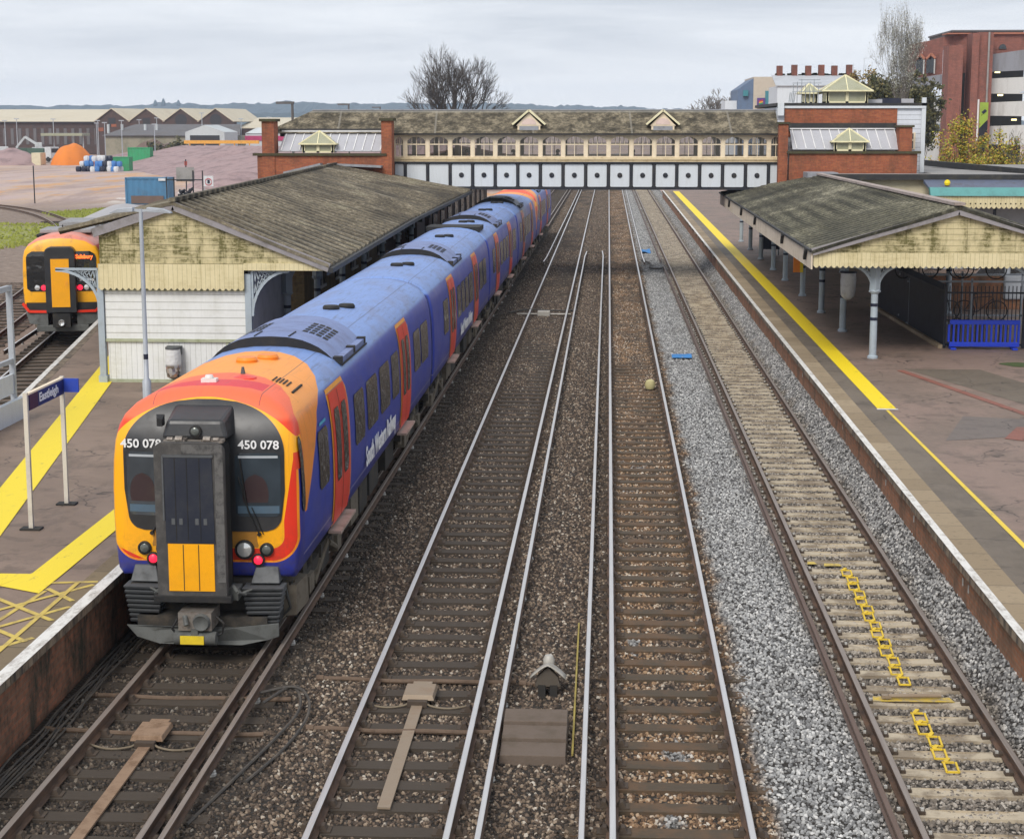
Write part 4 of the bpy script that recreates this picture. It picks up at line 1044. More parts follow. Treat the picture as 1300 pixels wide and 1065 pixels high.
def corr_roof(name, ridge, eave, mat, root, pitch=.6, amp=.045, thick=.09, ns=7, yend=None):
    """corrugated roof slope between a ridge line and an eave line (functions of t in 0..1)"""
    L = abs(ridge(1)[1] - ridge(0)[1]); nu = int(L / pitch * 6); b = MB()
    def top(u, v):
        r, e = Vector(ridge(u)), Vector(eave(u)); q = r.lerp(e, v); w = q.y / pitch
        s = math.sin(w * 2 * math.pi); fade = .55 + .45 * noise.noise(Vector((q.y * .15, v * 2, 0)))
        q.z += amp * (abs(s) ** .7 * (1 if s > 0 else -1)) * fade + .03 * noise.noise(Vector((q.x * .4, q.y * .25, 5)))
        return q
    b.grid(top, nu, ns)
    b.grid(lambda u, v: top(u, v) - Vector((0, 0, thick)), nu, ns)
    for v in (0, 1):
        for i in range(nu):
            p, q = top(i / nu, v), top((i + 1) / nu, v); b.quad(p, q, q - Vector((0, 0, thick)), p - Vector((0, 0, thick)))
    for u in (0, 1):
        for j in range(ns):
            p, q = top(u, j / ns), top(u, (j + 1) / ns); b.quad(p, q, q - Vector((0, 0, thick)), p - Vector((0, 0, thick)))
    return b.build(name, mat, root, world=True)
def bracket(b, x, z, y, w, h, s, mi=0, t=.06):
    """curved cast spandrel bracket reaching sideways from a post head"""
    n = 10; P = []
    for k in range(n + 1): a = math.pi / 2 * k / n; P.append((x + s * w * (1 - math.cos(a)), z - h + h * math.sin(a)))
    for (a, c), (d, e) in zip(P, P[1:]): b.bar((a, y, c), (d, y, e), t, .07, mi)
    b.bar((x, y, z + .03), (x + s * w, y, z + .03), t, .06, mi); b.bar((x, y, z - h), (x, y, z), t, .05, mi)
    for k in range(1, 9):
        f = k / 9; a = math.acos(max(-1, 1 - f)); zz = z - h + h * math.sin(a)
        b.bar((x + s * w * f, y, zz), (x + s * w * f * .5, y, z), .02, .02, mi)
        b.bar((x + s * w * f * .5, y, z - h * .55 * (1 - f)), (x + s * w * f, y, z), .02, .02, mi)
def post(label, x, y, top, mat='post_blue', rings=(2.05, 2.45), group='canopy posts on the right platform', br=True):
    t = thing('canopy_post', label, 'post', (x, y, PZ), 0, group)
    b = MB(); H = top - PZ
    b.lathe((0, 0, 0), [(.15, 0), (.15, .06), (.105, .1), (.1, 1.85), (.13, 1.87), (.15, 1.93), (.09, 2.0), (.1, H)], 12); b.build('column', mat, t, smooth=True)
    for r in rings:
        b = MB(); b.lathe((0, 0, r - PZ), [(.108, -.045), (.108, .045)], 12); b.build('band', 'navy', t)
    b = MB(); b.lathe((0, 0, 1.9), [(.17, 0), (.17, .03), (.15, .04), (.15, H - 1.95)], 4)
    if br:
        for s in (-1, 1): bracket(b, s * .1, H - .04, 0, .75, .62, s)
    b.build('capital', mat, t)
    return t

# --- left hut with its gable, and the long canopy roof behind it
hut = thing('station_hut', 'white boarded platform hut with a mouldy cream gable facing the tracks', 'hut', (-11, 41.3, PZ))
b = MB(); b.box(-12.87, -9.22, 41.32, 46.5, 2.04, 3.6, 0); b.build('upper_wall', 'white_board', hut, world=True)
b = MB(); b.box(-12.84, -9.72, 41.36, 46.5, PZ, 1.99, 0); b.build('lower_wall', 'white_board_vertical', hut, world=True)
b = MB(); b.box(-9.72, -9.25, 42.3, 46.5, PZ, 2.03, 0); b.build('recess', 'dark_void', hut, world=True)
b = MB(); b.box(-12.9, -9.2, 41.3, 41.5, 1.98, 2.06); b.box(-12.9, -9.2, 41.3, 41.36, 3.3, 3.34); b.box(-9.75, -9.68, 41.33, 41.42, PZ, 2.0); b.box(-12.86, -9.7, 41.33, 41.4, PZ, 1.0)
b.build('trim', 'moss_trim' if 'moss_trim' in MATS else 'plaster_cream', hut, world=True)
for x in (-12.97, -9.13):
    b = MB(); b.box(x - .08, x + .08, 41.25, 41.41, PZ, 3.75); b.box(x - .11, x + .11, 41.22, 41.44, PZ, 1.1); b.build('corner_post', 'post_blue', hut, world=True)
b = MB(); b.box(-9.17, -9.1, 41.5, 46.5, PZ, 3.8); b.build('side_wall', 'plaster_grey', hut, world=True)
b = MB(); b.box(-9.09, -9.07, 42.3, 42.75, 1.9, 2.25); b.build('sign', 'yellow_tag', hut, world=True)
cn = thing('platform_canopy', 'long mossy corrugated canopy roof of the left platform with a cream boarded gable', 'canopy', (-11, 41.2, 4))
rl = lambda t: (-10.96 - 2.06 * t, 41.05 + 38.45 * t, 5.57)
def el(t):
    y = 41.05 + 38.45 * t; z = 3.97 + .15 * min(1, (y - 41.05) / 13) + .24 * max(0, (y - 54) / 25.5); return (-7.0 + .42 * max(0, (y - 60) / 19.5), y, z)
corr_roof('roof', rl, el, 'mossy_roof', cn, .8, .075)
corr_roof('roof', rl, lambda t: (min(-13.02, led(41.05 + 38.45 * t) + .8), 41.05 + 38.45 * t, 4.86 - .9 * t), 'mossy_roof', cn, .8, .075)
b = MB(); gx = lambda x: 5.46 + (x + 10.96) * (.335 if x < -10.96 else -.392)
P = [(-12.93, 3.985), (-7.12, 3.985), (-10.96, gx(-10.96)), (-12.93, gx(-12.93))]
b.prism([(x, 41.2, z) for x, z in P], (0, .06, 0)); b.build('gable_boarding', 'cream_gable', cn, world=True)
b = MB(); valance(b, -12.97, -9.2, 4.0, 3.33, 41.15, .155); b.box(-9.2, -7.05, 41.15, 41.2, 3.85, 4.03); b.build('valance', 'cream_valance', cn, world=True)
b = MB()
for (a, za), (c, zc_) in (((-10.96, 5.48), (-13.05, 4.79)), ((-10.96, 5.48), (-7.0, 3.93))): b.bar((a, 41.1, za), (c, 41.1, zc_), .07, .22)
b.build('barge_board', 'barge', cn, world=True)
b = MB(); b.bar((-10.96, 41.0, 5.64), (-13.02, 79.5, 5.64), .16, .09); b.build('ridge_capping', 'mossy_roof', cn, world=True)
b = MB()
for i in range(12): p, q = el(i / 12), el((i + 1) / 12); b.bar((p[0] + .05, p[1], p[2] - .1), (q[0] + .05, q[1], q[2] - .1), .12, .12)
b.build('gutter', 'gutter_black', cn, world=True)
b = MB()
for i in range(12): p, q = el(i / 12), el((i + 1) / 12); b.quad((p[0] - .05, p[1], p[2] - .14), (q[0] - .05, q[1], q[2] - .14), (q[0] - .05, q[1], q[2] - .24), (p[0] - .05, p[1], p[2] - .24))
b.build('fascia', 'gutter_black', cn, world=True)
b = MB()
for y in range(44, 79, 3): b.bar((-7.3, y, 3.75), (-12.6, y, 3.75), .08, .16); 
b.build('roof_beam', 'gutter_black', cn, world=True)
b = MB(); bracket(b, -13.02, 3.82, 41.3, 1.1, .9, -1); bracket(b, -9.02, 3.82, 41.3, .95, 1.15, 1); b.build('spandrel', 'post_blue', cn, world=True)
for i, y in enumerate((45.5, 50.3, 55.2, 60.2, 65.2, 70.2, 75.2)):
    if i == 0: p0 = post('blue grey canopy post beside the blue train', -8.95, y, 3.8, group='posts under the left canopy'); p0['label'] = 'canopy post seen between the white hut and the blue train, nearest of its row'
    else: dup(p0, (-8.95, y, PZ), label='canopy post under the long left roof beside the blue train')
sb = thing('waiting_rooms', 'yellow brick waiting rooms in the shade below the long left canopy', 'building', (-12, 57, PZ))
b = MB(); b.box(-15.2, -10.6, 57, 78.5, PZ, 4.1); b.build('wall', 'brick_yellow', sb, world=True)
b = MB(); b.box(-12.15, -11.55, 56.93, 57.02, PZ, 3.0); b.build('door', 'navy', sb, world=True)
for y in (59.5, 63.5, 67.5, 71.5, 75.5):
    b = MB(); b.box(-10.62, -10.55, y, y + 1.5, 1.6, 3.1); w_ = b.build('window', 'train_glass', sb, world=True); b = MB(); b.box(-10.56, -10.5, y - .08, y + 1.58, 1.5, 1.6); b.box(-10.56, -10.5, y + .7, y + .76, 1.6, 3.1); b.build('frame', 'glaze_bar', w_, world=True)

fbd = thing('platform_building', 'dark brick platform building beyond the footbridge beside the train', 'building', (-13, 84.5, PZ))
b = MB(); b.box(-16, -9.3, 86, 128, PZ, 4.3); b.build('wall', 'brick_dim', fbd, world=True)
b = MB(); b.box(-16.2, -7.6, 85, 129, 4.32, 4.5); b.build('roof', 'gutter_black', fbd, world=True)
for i in range(9): b = MB(); b.box(-9.3, -9.24, 87.5 + i * 4.2, 89.6 + i * 4.2, 1.7, 3.4); b.build('window', 'train_glass', fbd, world=True)
for i in range(4): b = MB(); b.box(-11.8 + i * 0.62, -11.4 + i * .62, 85.93, 86, 1.5, 3.3); b.build('window', 'leadglass' if i % 2 else 'train_glass', fbd, world=True)
# --- right canopy
cr = thing('platform_canopy', 'wide mossy corrugated canopy of the right platform with a cream toothed valance', 'canopy', (9.75, 46.3, 4))
rr_ = lambda t: (9.75, 46.15 + 30.4 * t, 5.27 - .1 * t)
er = lambda t: (5.74, 46.15 + 37.5 * t, 4.06 + .04 * t)
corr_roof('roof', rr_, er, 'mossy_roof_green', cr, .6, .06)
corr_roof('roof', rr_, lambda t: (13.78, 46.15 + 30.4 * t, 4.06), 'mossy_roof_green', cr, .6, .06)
b = MB(); b.prism([(x, 46.32, z) for x, z in ((5.9, 3.97), (13.6, 3.97), (13.6, 4.0), (9.75, 5.08), (5.9, 4.0))], (0, .06, 0)); b.build('gable_boarding', 'cream_gable', cr, world=True)
b = MB(); valance(b, 5.8, 13.7, 3.97, 3.55, 46.27, .165); b.build('valance', 'cream_valance', cr, world=True)
b = MB(); b.box(5.74, 5.78, 46.3, 84, 3.5, 3.98); b.build('side_valance', 'cream_side', cr, world=True)
b = MB(); 
for s in (-1, 1): b.bar((9.75, 46.2, 5.14), (9.75 + s * 4.0, 46.2, 3.99), .08, .2)
b.build('barge_board', 'barge', cr, world=True)
b = MB(); b.bar((9.75, 46.1, 5.34), (9.75, 76.4, 5.24), .3, .08); b.build('ridge_capping', 'ridge_pink', cr, world=True) if 'ridge_pink' in MATS else b.build('ridge_capping', 'barge', cr, world=True)
b = MB(); b.bar((5.72, 46.2, 4.03), (5.72, 84, 4.07), .1, .06); 
for y in (47.2, 53.5, 63.5, 70, 77): b.bar((5.7, y, 4.0), (5.7, y + .3, 3.72), .1, .12)
b.build('gutter', 'gutter_black', cr, world=True)
b = MB()
for y in range(47, 84, 3): b.bar((5.9, y, 3.7), (13.6, y, 3.7), .08, .16)
b.build('roof_beam', 'gutter_black', cr, world=True)
b = MB(); b.box(9.2, 10.6, 76.4, 78.2, 4.6, 5.3); b.build('lead_box', 'lead', cr, world=True)
first = None
for k, (x, ys) in enumerate(((7.63, (46.9, 53.0, 58.3, 64.0, 70.3, 75.4, 81.5, 87.5, 93.5)), (12.05, (46.9, 58.3, 70.3)))):
    for i, y in enumerate(ys):
        lab = ('front canopy post at the right end of the cream valance, near the photo edge' if k else 'nearest canopy post, with two navy bands, below the left half of the cream valance') if i == 0 else ('canopy post in the row along the yellow line, further back' if not k else 'canopy post behind the dark fence')
        if first is None: first = post(lab, x, y, 3.62)
        else: dup(first, (x, y, PZ), label=lab)

# --- fence, barrier, bicycles, platform furniture
fe = thing('metal_fence', 'navy steel fence with upright bars around the cycle store under the right canopy', 'fence', (10.1, 49.2, PZ))
b = MB()
for x in [10.1 + i * .115 for i in range(21)]: b.box(x - .012, x + .012, 49.19, 49.21, PZ + .04, 2.78)
b.box(10.1, 12.42, 49.18, 49.22, 2.55, 2.6); b.box(10.1, 12.42, 49.18, 49.22, PZ + .08, PZ + .14); b.box(10.06, 10.14, 49.16, 49.24, PZ, 2.8); b.box(12.38, 12.48, 49.16, 49.24, PZ, 2.95)
b.build('front_bars', 'navy_fence', fe, world=True)
b = MB(); b.bar((10.1, 49.25, 1.75), (9.85, 60.5, 1.75), .03, 1.66); b.bar((10.1, 49.25, 2.6), (9.85, 60.5, 2.6), .06, .06)
for i in range(96): y = 49.3 + i * .117; b.box(10.08 - (y - 49.3) * .0222, 10.11 - (y - 49.3) * .0222, y - .012, y + .012, PZ, 2.82)
b.build('side_panel', 'navy_fence', fe, world=True)
b = MB(); b.bar((9.98, 49.1, PZ + .05), (9.72, 60.5, PZ + .05), .12, .12); b.build('kerb', 'coping_tan', fe, world=True)
ba = thing('plastic_barrier', 'bright blue plastic crowd barrier in front of the navy fence', 'barrier', (11.2, 48.95, PZ))
b = MB(); b.box(-1.0, 1.05, -.04, .04, .74, .88); b.box(-1.0, 1.05, -.04, .04, .08, .22)
for s in (-1, 1): b.tube((s * 1.02, 0, .22), (s * 1.02, 0, .74), .04, n=8); b.box(s * .9 - .08, s * .9 + .08, -.2, .2, 0, .06)
for i in range(14): x = -.88 + i * .138; b.box(x - .03, x + .03, -.025, .025, .2, .76)
b.build('panel', 'vivid_blue', ba, bevel=.015)
paint('tyre', (.012, .012, .012), .8); paint('bike_dark', (.03, .03, .035), .4); paint('bike_silver', (.3, .31, .33), .35, .4)
def bicycle(label, loc, rz, mat='bike_dark'):
    t = thing('bicycle', label, 'bicycle', loc, rz, 'bicycles in the cycle store')
    for s in (-.52, .52):
        b = MB()
        for k in range(18):
            a, c = 2 * math.pi * k / 18, 2 * math.pi * (k + 1) / 18
            b.tube((s + .33 * math.cos(a), 0, .34 + .33 * math.sin(a)), (s + .33 * math.cos(c), 0, .34 + .33 * math.sin(c)), .02, n=5, cap=False)
        for k in range(6): a = math.pi * k / 6; b.tube((s + .32 * math.cos(a), 0, .34 + .32 * math.sin(a)), (s - .32 * math.cos(a), 0, .34 - .32 * math.sin(a)), .004, n=3)
        b.build('wheel', 'tyre', t)
    b = MB()
    for p, q in (((-.52, 0, .34), (-.1, 0, .3)), ((-.52, 0, .34), (-.2, 0, .78)), ((-.1, 0, .3), (-.22, 0, .88)), ((-.1, 0, .3), (.36, 0, .72)), ((-.2, 0, .78), (.34, 0, .82)), ((.52, 0, .34), (.34, 0, .95))): b.tube(p, q, .018, n=6)
    b.build('frame', mat, t)
    b = MB(); b.tube((.34, -.26, .98), (.34, .26, .98), .014, n=6); b.build('handlebar', 'bike_dark', t)
    b = MB(); b.box(-.34, -.12, -.06, .06, .88, .93); b.build('saddle', 'tyre', t, bevel=.02)
    return t
rk = thing('cycle_rack', 'two level steel cycle rack behind the navy fence', 'cycle rack', (12, 55, PZ))
b = MB()
for z in (.12, 1.5): b.bar((9.9, 54.4, PZ + z), (14.2, 54.4, PZ + z), .06, .06); b.bar((9.9, 55.9, PZ + z + .1), (14.2, 55.9, PZ + z + .1), .06, .06)
for x in (10, 12, 14): b.bar((x, 54.4, PZ), (x, 54.4, PZ + 1.6), .06, .06); b.bar((x, 55.9, PZ), (x, 55.9, PZ + 1.7), .06, .06)
b.build('frame', 'galvanised', rk, world=True)
bk = bicycle('dark bicycle on the upper rack level, in the middle of the row', (11.1, 54.6, PZ + 1.56), .15)
for i, (x, y, z, a, lab) in enumerate(((12.3, 54.7, 1.56, -.2, 'dark bicycle on the upper rack level, rightmost seen below the valance'), (10.3, 54.9, 1.56, .4, 'dark bicycle on the upper rack level, leftmost one'), (10.9, 54.7, .16, .2, 'bicycle on the lower rack level seen through the fence bars'), (12.4, 54.8, .16, -.1, 'bicycle on the lower rack level seen behind the blue barrier'))):
    dup(bk, (x, y, PZ + z), a, lab)
bicycle('silver grey bicycle leaning at the row of canopy posts', (7.95, 66.5, PZ), 1.5, 'bike_silver')
# street beyond the fence
pa = thing('parked_van', 'pale grey van parked behind the cycle store', 'van', (15.2, 62, PZ), R(90))
b = MB(); b.prism([(x, -.9, z) for x, z in ((-2.3, .35), (2.2, .35), (2.35, .9), (1.6, 1.15), (1.1, 1.9), (-2.2, 1.95), (-2.35, 1.2))], (0, 1.8, 0)); b.build('body', 'light_steel', pa, bevel=.06)
for x in (-1.4, 1.4):
    for y in (-.88, .88): b = MB(); b.lathe((x, y, .33), [(.33, -.09), (.33, .09)], 16, ax='y'); b.build('wheel', 'tyre', pa)
b = MB(); b.box(-2.37, -2.33, -.7, .7, 1.25, 1.75); b.build('window', 'train_glass', pa)
wl = MB(); wl.box(10.5, 26, 59.8, 60.1, PZ, 2.1); tag(wl.build('garden_wall', 'brick_platform'), 'low brown brick wall behind the cycle rack', 'wall')
bn = thing('bench', 'white metal bench on the right platform far under the canopy', 'bench', (8.9, 92, PZ))
b = MB(); b.box(-.3, .3, -.9, .9, .42, .47); b.build('seat', 'white_plastic', bn); b = MB(); b.box(.27, .32, -.9, .9, .5, .95); b.build('backrest', 'white_plastic', bn)
for y in (-.8, .8): b = MB(); b.box(-.25, .25, y - .03, y + .03, 0, .42); b.build('leg', 'galvanised', bn)
nb = thing('notice_board', 'dark upright information board on the right platform beyond the canopy middle', 'notice board', (8.35, 84, PZ))
b = MB(); b.box(-.45, .45, -.06, .06, .3, 2.1); b.build('panel', 'navy', nb); b = MB()
for x in (-.4, .4): b.box(x - .03, x + .03, -.03, .03, 0, .3)
b.build('leg', 'galvanised', nb)
os_ = thing('post_sign', 'small orange and yellow sign on a canopy post by the yellow line', 'sign', (7.63, 63.86, 2.2))
b = MB(); b.box(-.4, -.13, -.05, .0, -.35, .4); b.build('panel', 'orange_plastic', os_); b = MB(); b.box(-.14, -.02, -.06, .0, -.35, .4); b.build('edge', 'yellow_tag', os_)
lb = thing('litter_bag', 'clear litter bag with rubbish hanging by the nearest canopy posts', 'litter bag', (7.7, 52.8, 2.0))
b = MB(); b.lathe((0, -.28, 0), [(.24, .85), (.25, .6), (.24, .3), (.2, .1), (.08, 0)], 12)
paint('bag_film', (.6, .61, .62), .3, 0, .5, (.3, .3, .32), 6); b.build('bag', 'bag_film', lb, smooth=True); b = MB(); b.lathe((0, -.28, .85), [(.27, 0), (.27, .04)], 14); b.build('hoop', 'navy', lb)
lb2 = thing('litter_bag', 'clear litter bag full of bottles and cans hooped onto the white hut wall', 'litter bag', (-11.08, 41.28, 1.05))
b = MB(); b.lathe((0, -.17, 0), [(.06, 0), (.17, .06), (.2, .25), (.21, .5), (.19, .78)], 14)
m, N, bs = mk('bag_rubbish'); p = N.obj(); x, y, z = N.sep(p); d_, r1, r2 = N.voro(p, 13); top = z.ss(.33, .42)
setb(N, bs, N.mix(top, N.ramp(r1, [(0, (.04, .05, .05)), (.3, (.2, .14, .1)), (.55, (.5, .45, .4)), (.75, (.08, .12, .2)), (1, (.4, .2, .1))]), (.62, .62, .62)), .25, 0, N.bump(d_, .5, .02))
b.build('bag', 'bag_rubbish', lb2, smooth=True); b = MB(); b.lathe((0, -.17, .78), [(.2, 0), (.2, .05)], 14); b.box(-.2, .2, -.04, .02, .78, .84); b.box(.14, .2, -.12, -.02, .62, .84); b.build('hoop', 'bumper_grey', lb2)

# ------------------------------------------------------------------ footbridge
fb = thing('footbridge', 'long covered footbridge across all tracks with white girder panels and arched windows', 'footbridge', (-1, 80, 4.4))
bx = [-6.51 + 1.0976 * k for k in range(-3, 14)]
edges = [-10.38] + bx + [8.42]
b = MB(); b.box(-10.4, 8.45, 80.02, 80.1, 4.42, 5.68); b.box(-10.4, 8.45, 83.9, 84, 4.42, 5.68); b.build('girder_plate', 'girder_black', fb, world=True)
b = MB(); b.box(-10.4, 8.45, 79.9, 80.2, 4.36, 4.45); b.box(-10.4, 8.45, 79.9, 80.2, 5.62, 5.70)
for x in bx: b.box(x - .055, x + .055, 79.93, 80.02, 4.45, 5.62)
b.box(-10.4, 8.45, 83.8, 84.1, 4.36, 4.45); b.build('girder_frame', 'girder_black', fb, world=True)
for i, (a, c) in enumerate(zip(edges, edges[1:])):
    if c - a < .3: continue
    x0, x1 = a + .085, c - .085; b = MB(); P = []
    for (cx_, cz_, st) in ((x0 + .06, 4.56, 180), (x1 - .06, 4.56, 270), (x1 - .06, 5.53, 0), (x0 + .06, 5.53, 90)):
        for k in range(4): t = R(st + 30 * k); P.append((cx_ + .06 * math.cos(t), 80.0, cz_ + .06 * math.sin(t)))
    b.prism(P, (0, .02, 0)); pn = b.build('girder_panel', 'panel_white', fb, world=True)
    if c - a > .9 and i > 2:
        b = MB(); b.lathe(((a + c) / 2, 79.99, 5.06), [(.12, 0), (.12, -.03), (.09, -.05)], 16, ax='y'); b.build('boss', 'girder_black', pn, world=True)
b = MB(); b.box(-10.4, 8.45, 80.0, 80.25, 5.705, 5.92); b.box(-10.4, 8.45, 79.93, 80.05, 5.80, 5.86); b.box(-10.4, 8.45, 79.93, 80.03, 5.69, 5.73); b.build('sill', 'frame_sill', fb, world=True)
b = MB(); b.box(-10.4, 8.45, 80.1, 84, 4.38, 4.5); b.build('deck', 'dark_void', fb, world=True)
def winframe(b, x0, x1, y, t=.1, mun=True):
    """arched timber window: posts, arched head, transom and glazing bar"""
    z0, z1, zt = 5.93, 6.93, 6.98; w = x1 - x0; n = 8
    P = [(x0, zt), (x0, 6.68)] + [(x0 + .03 + (w - .06) * k / n, 6.7 + .19 * math.sin(math.pi * k / n) ** .7) for k in range(n + 1)] + [(x1, 6.68), (x1, zt)]
    b.prism([(x, y, z) for x, z in P], (0, t, 0))
    b.box(x0, x0 + .035, y, y + t, z0, 6.7); b.box(x1 - .035, x1, y, y + t, z0, 6.7); b.box(x0 + .035, x1 - .035, y + .02, y + t - .02, z0, z0 + .04)
    if mun:
        b.box(x0 + .035, x1 - .035, y + .02, y + t - .02, 6.5, 6.555); m_ = (x0 + x1) / 2; b.box(m_ - .015, m_ + .015, y + .03, y + t - .03, z0 + .04, 6.88)
        for q in (.27, .73): b.box(x0 + w * q - .01, x0 + w * q + .01, y + .03, y + t - .03, 6.555, 6.86)
for a, c in zip(edges, edges[1:]):
    if c - a < .5: continue
    b = MB(); winframe(b, a + .075, c - .075, 80.05); wd = b.build('window', 'frame_cream', fb, world=True)
    b = MB(); b.quad((a + .1, 80.1, 5.95), (c - .1, 80.1, 5.95), (c - .1, 80.1, 6.87), (a + .1, 80.1, 6.87)); b.build('pane', 'bridge_glass', wd, world=True)
    b = MB(); winframe(b, a + .075, c - .075, 83.8); b.build('rear_window', 'frame_cream', fb, world=True)
b = MB()
for x in edges: b.box(x - .085, x + .085, 80.03, 80.17, 5.92, 6.98); b.box(x - .085, x + .085, 83.78, 83.92, 5.5, 6.98)
b.build('window_post', 'frame_cream', fb, world=True)
b = MB(); b.box(-10.4, 8.45, 83.82, 83.9, 4.5, 5.94); b.build('rear_wall', 'interior', fb, world=True)
b = MB(); b.box(-10.4, 8.3, 79.72, 79.86, 6.98, 7.06); b.box(-10.4, 8.3, 79.86, 84.1, 6.985, 7.0); b.build('eaves', 'gutter_black', fb, world=True)
m, N, bs = mk('bridge_roof'); p = N.pos(); n1 = N.noise(N.scale(p, 1.6, 1.6, .25), 1.2, 6, .7); n3 = N.noise(p, 6, 6, .75)
c = N.ramp((n1 * .55 + n3 * .45 - .5) * 1.6 + .5, [(.34, (.03, .025, .015)), (.5, (.1, .083, .055)), (.66, (.26, .22, .15))])
x_, y_, z_ = N.sep(p); c = N.mix(z_.ss(8.02, 8.12) * .5, c, (.3, .29, .26)); c = N.mix(((x_ + z_ * .1 + 50.4) / 4.75).frac().lt(.02) * .4, c, (.3, .28, .24))
setb(N, bs, c, .95, 0, N.bump(n3, .4, .03))
b = MB(); r0, r1_ = (-14.6, 81.8, 8.17), (8.3, 81.8, 8.17); e0, e1, f0, f1 = (-16.7, 79.7, 7.06), (8.3, 79.7, 7.06), (-16.7, 84.2, 7.06), (8.3, 84.2, 7.06)
b.poly([e0, e1, r1_, r0]); b.poly([f0, r0, r1_, f1]); b.poly([e0, r0, f0]); b.poly([e1, f1, r1_]); b.poly([e0, f0, f1, e1]); b.build('roof', 'bridge_roof', fb, world=True)
b = MB(); b.bar((-14.6, 81.8, 8.19), (8.3, 81.8, 8.19), .12, .05); b.build('ridge_capping', 'lead', fb, world=True)
for i, x in enumerate((-3.78, 2.67)):
    t = MB(); t.prism([(x - .62, 80.0, 7.42), (x + .62, 80.0, 7.42), (x, 80.0, 8.05)], (0, 1.4, 0)); t.box(x - .55, x + .55, 80.02, 81, 7.1, 7.42)
    dm = t.build('roof_dormer', 'frame_cream', fb, world=True)
    b = MB()
    for s in (-1, 1): b.bar((x, 79.92, 8.16), (x + s * .8, 79.92, 7.48), .14, .09); b.quad((x, 79.85, 8.2), (x + s * .82, 79.85, 7.5), (x + s * .82, 81.2, 7.5), (x, 81.6, 8.2))
    b.build('barge_board', 'lantern_cream', dm, world=True)
    b = MB(); b.prism([(x + .36 * math.cos(R(a)), 79.985, 7.48 + .3 * math.sin(R(a))) for a in range(0, 181, 20)], (0, .02, 0)); b.build('arch_panel', 'panel_pink', dm, world=True)
    b = MB(); b.box(x - .46, x + .46, 79.98, 80.02, 7.13, 7.4); b.build('louvre', 'lead', dm, world=True)

def lantern(root, x0, x1, y0, y1, z0, z1, za, over=.14, panes=2, name='roof_lantern'):
    b = MB(); b.box(x0, x1, y0, y1, z0, z0 + .08); b.box(x0, x1, y0, y1, z1 - .06, z1)
    W = (x1 - x0); nb_ = panes
    for i in range(nb_ + 1): x = x0 + .05 + (W - .1) * i / nb_; b.box(x - .07, x + .07, y0, y0 + .1, z0, z1); b.box(x - .05, x + .05, y1 - .1, y1, z0, z1)
    b.box(x0, x0 + .08, y0, y1, z0, z1); b.box(x1 - .08, x1, y0, y1, z0, z1)
    ln = b.build(name, 'lantern_cream', root, world=True)
    b = MB(); b.box(x0 + .06, x1 - .06, y0 + .05, y1 - .05, z0 + .06, z1 - .04); b.build('pane', 'lantern_glass', ln, world=True)
    cx_, cy_ = (x0 + x1) / 2, (y0 + y1) / 2; r = min(.1, W * .1)
    A = [(x0 - over, y0 - over, z1), (x1 + over, y0 - over, z1), (x1 + over, y1 + over, z1), (x0 - over, y1 + over, z1)]; T = (cx_, cy_, za)
    b = MB()
    for i in range(4): b.poly([A[i], A[(i + 1) % 4], T])
    b.poly(A); b.build('glass_roof', 'lantern_glass', ln, world=True)
    b = MB()
    for p in A: b.bar(p, T, .06, .05)
    for i in range(4): b.bar(A[i], A[(i + 1) % 4], .06, .07)
    m_ = [((A[0][0] * (1 - f) + A[1][0] * f), A[0][1], z1) for f in ((.5,) if panes < 3 and W < 2 else (.33, .67))]
    for p in m_: b.bar(p, (T[0] + (p[0] - T[0]) * .0, T[1] - .02, T[2] - .01) if len(m_) == 1 else (T[0] + (p[0] - T[0]) * .5, (p[1] + T[1]) / 2, (p[2] + T[2]) / 2), .04, .04)
    b.build('glazing_bar', 'lantern_bar', ln, world=True)
# --- left wing
lw = thing('stair_wing', 'red brick stair wing at the left end of the footbridge with a sloping glass roof', 'building', (-13.7, 78.6, 4))
b = MB(); b.box(-16.75, -10.55, 78.5, 78.8, 2.5, 6.0); b.box(-16.75, -16.4, 78.8, 84, 2.5, 6.0); b.build('wall', 'brick_red', lw, world=True)
b = MB(); b.box(-16.95, -10.5, 78.4, 78.9, 6.0, 6.12); b.build('coping', 'moss_coping', lw, world=True)
for x0, x1, z1 in ((-10.75, -10.25, 7.65), (-16.5, -15.9, 7.62)):
    b = MB(); b.box(x0, x1, 78.45, 79.4, 2.5, z1); pr = b.build('pier', 'brick_red', lw, world=True); b = MB(); b.box(x0 - .1, x1 + .1, 78.35, 79.5, z1, z1 + .13); b.build('cap', 'moss_coping', pr, world=True)
b = MB(); b.quad((-15.8, 78.85, 6.2), (-10.8, 78.85, 6.2), (-10.8, 79.85, 7.08), (-15.6, 79.85, 7.08)); b.build('glass_roof', 'leadglass', lw, world=True, solid=.03)
b = MB()
for i in range(12): x = -15.65 + i * .435; b.bar((x, 78.86, 6.25), (x + .12, 79.83, 7.1), .045, .05)
b.bar((-15.8, 79.85, 7.16), (-10.75, 79.85, 7.16), .1, .07); b.build('glazing_bar', 'glaze_bar', lw, world=True)
b = MB(); b.box(-15.9, -10.6, 79.9, 80.0, 6.9, 7.28); b.build('flashing', 'gutter_black', lw, world=True)
lantern(lw, -14.6, -13.1, 78.75, 79.7, 6.14, 6.56, 7.18)
b = MB(); b.bar((-15.4, 78.3, 5.2), (-13.6, 78.2, 5.62), .5, .1); b.bar((-13.3, 78.3, 5.6), (-10.7, 78.2, 5.5), .5, .1); b.build('lead_flashing', 'lead', lw, world=True)
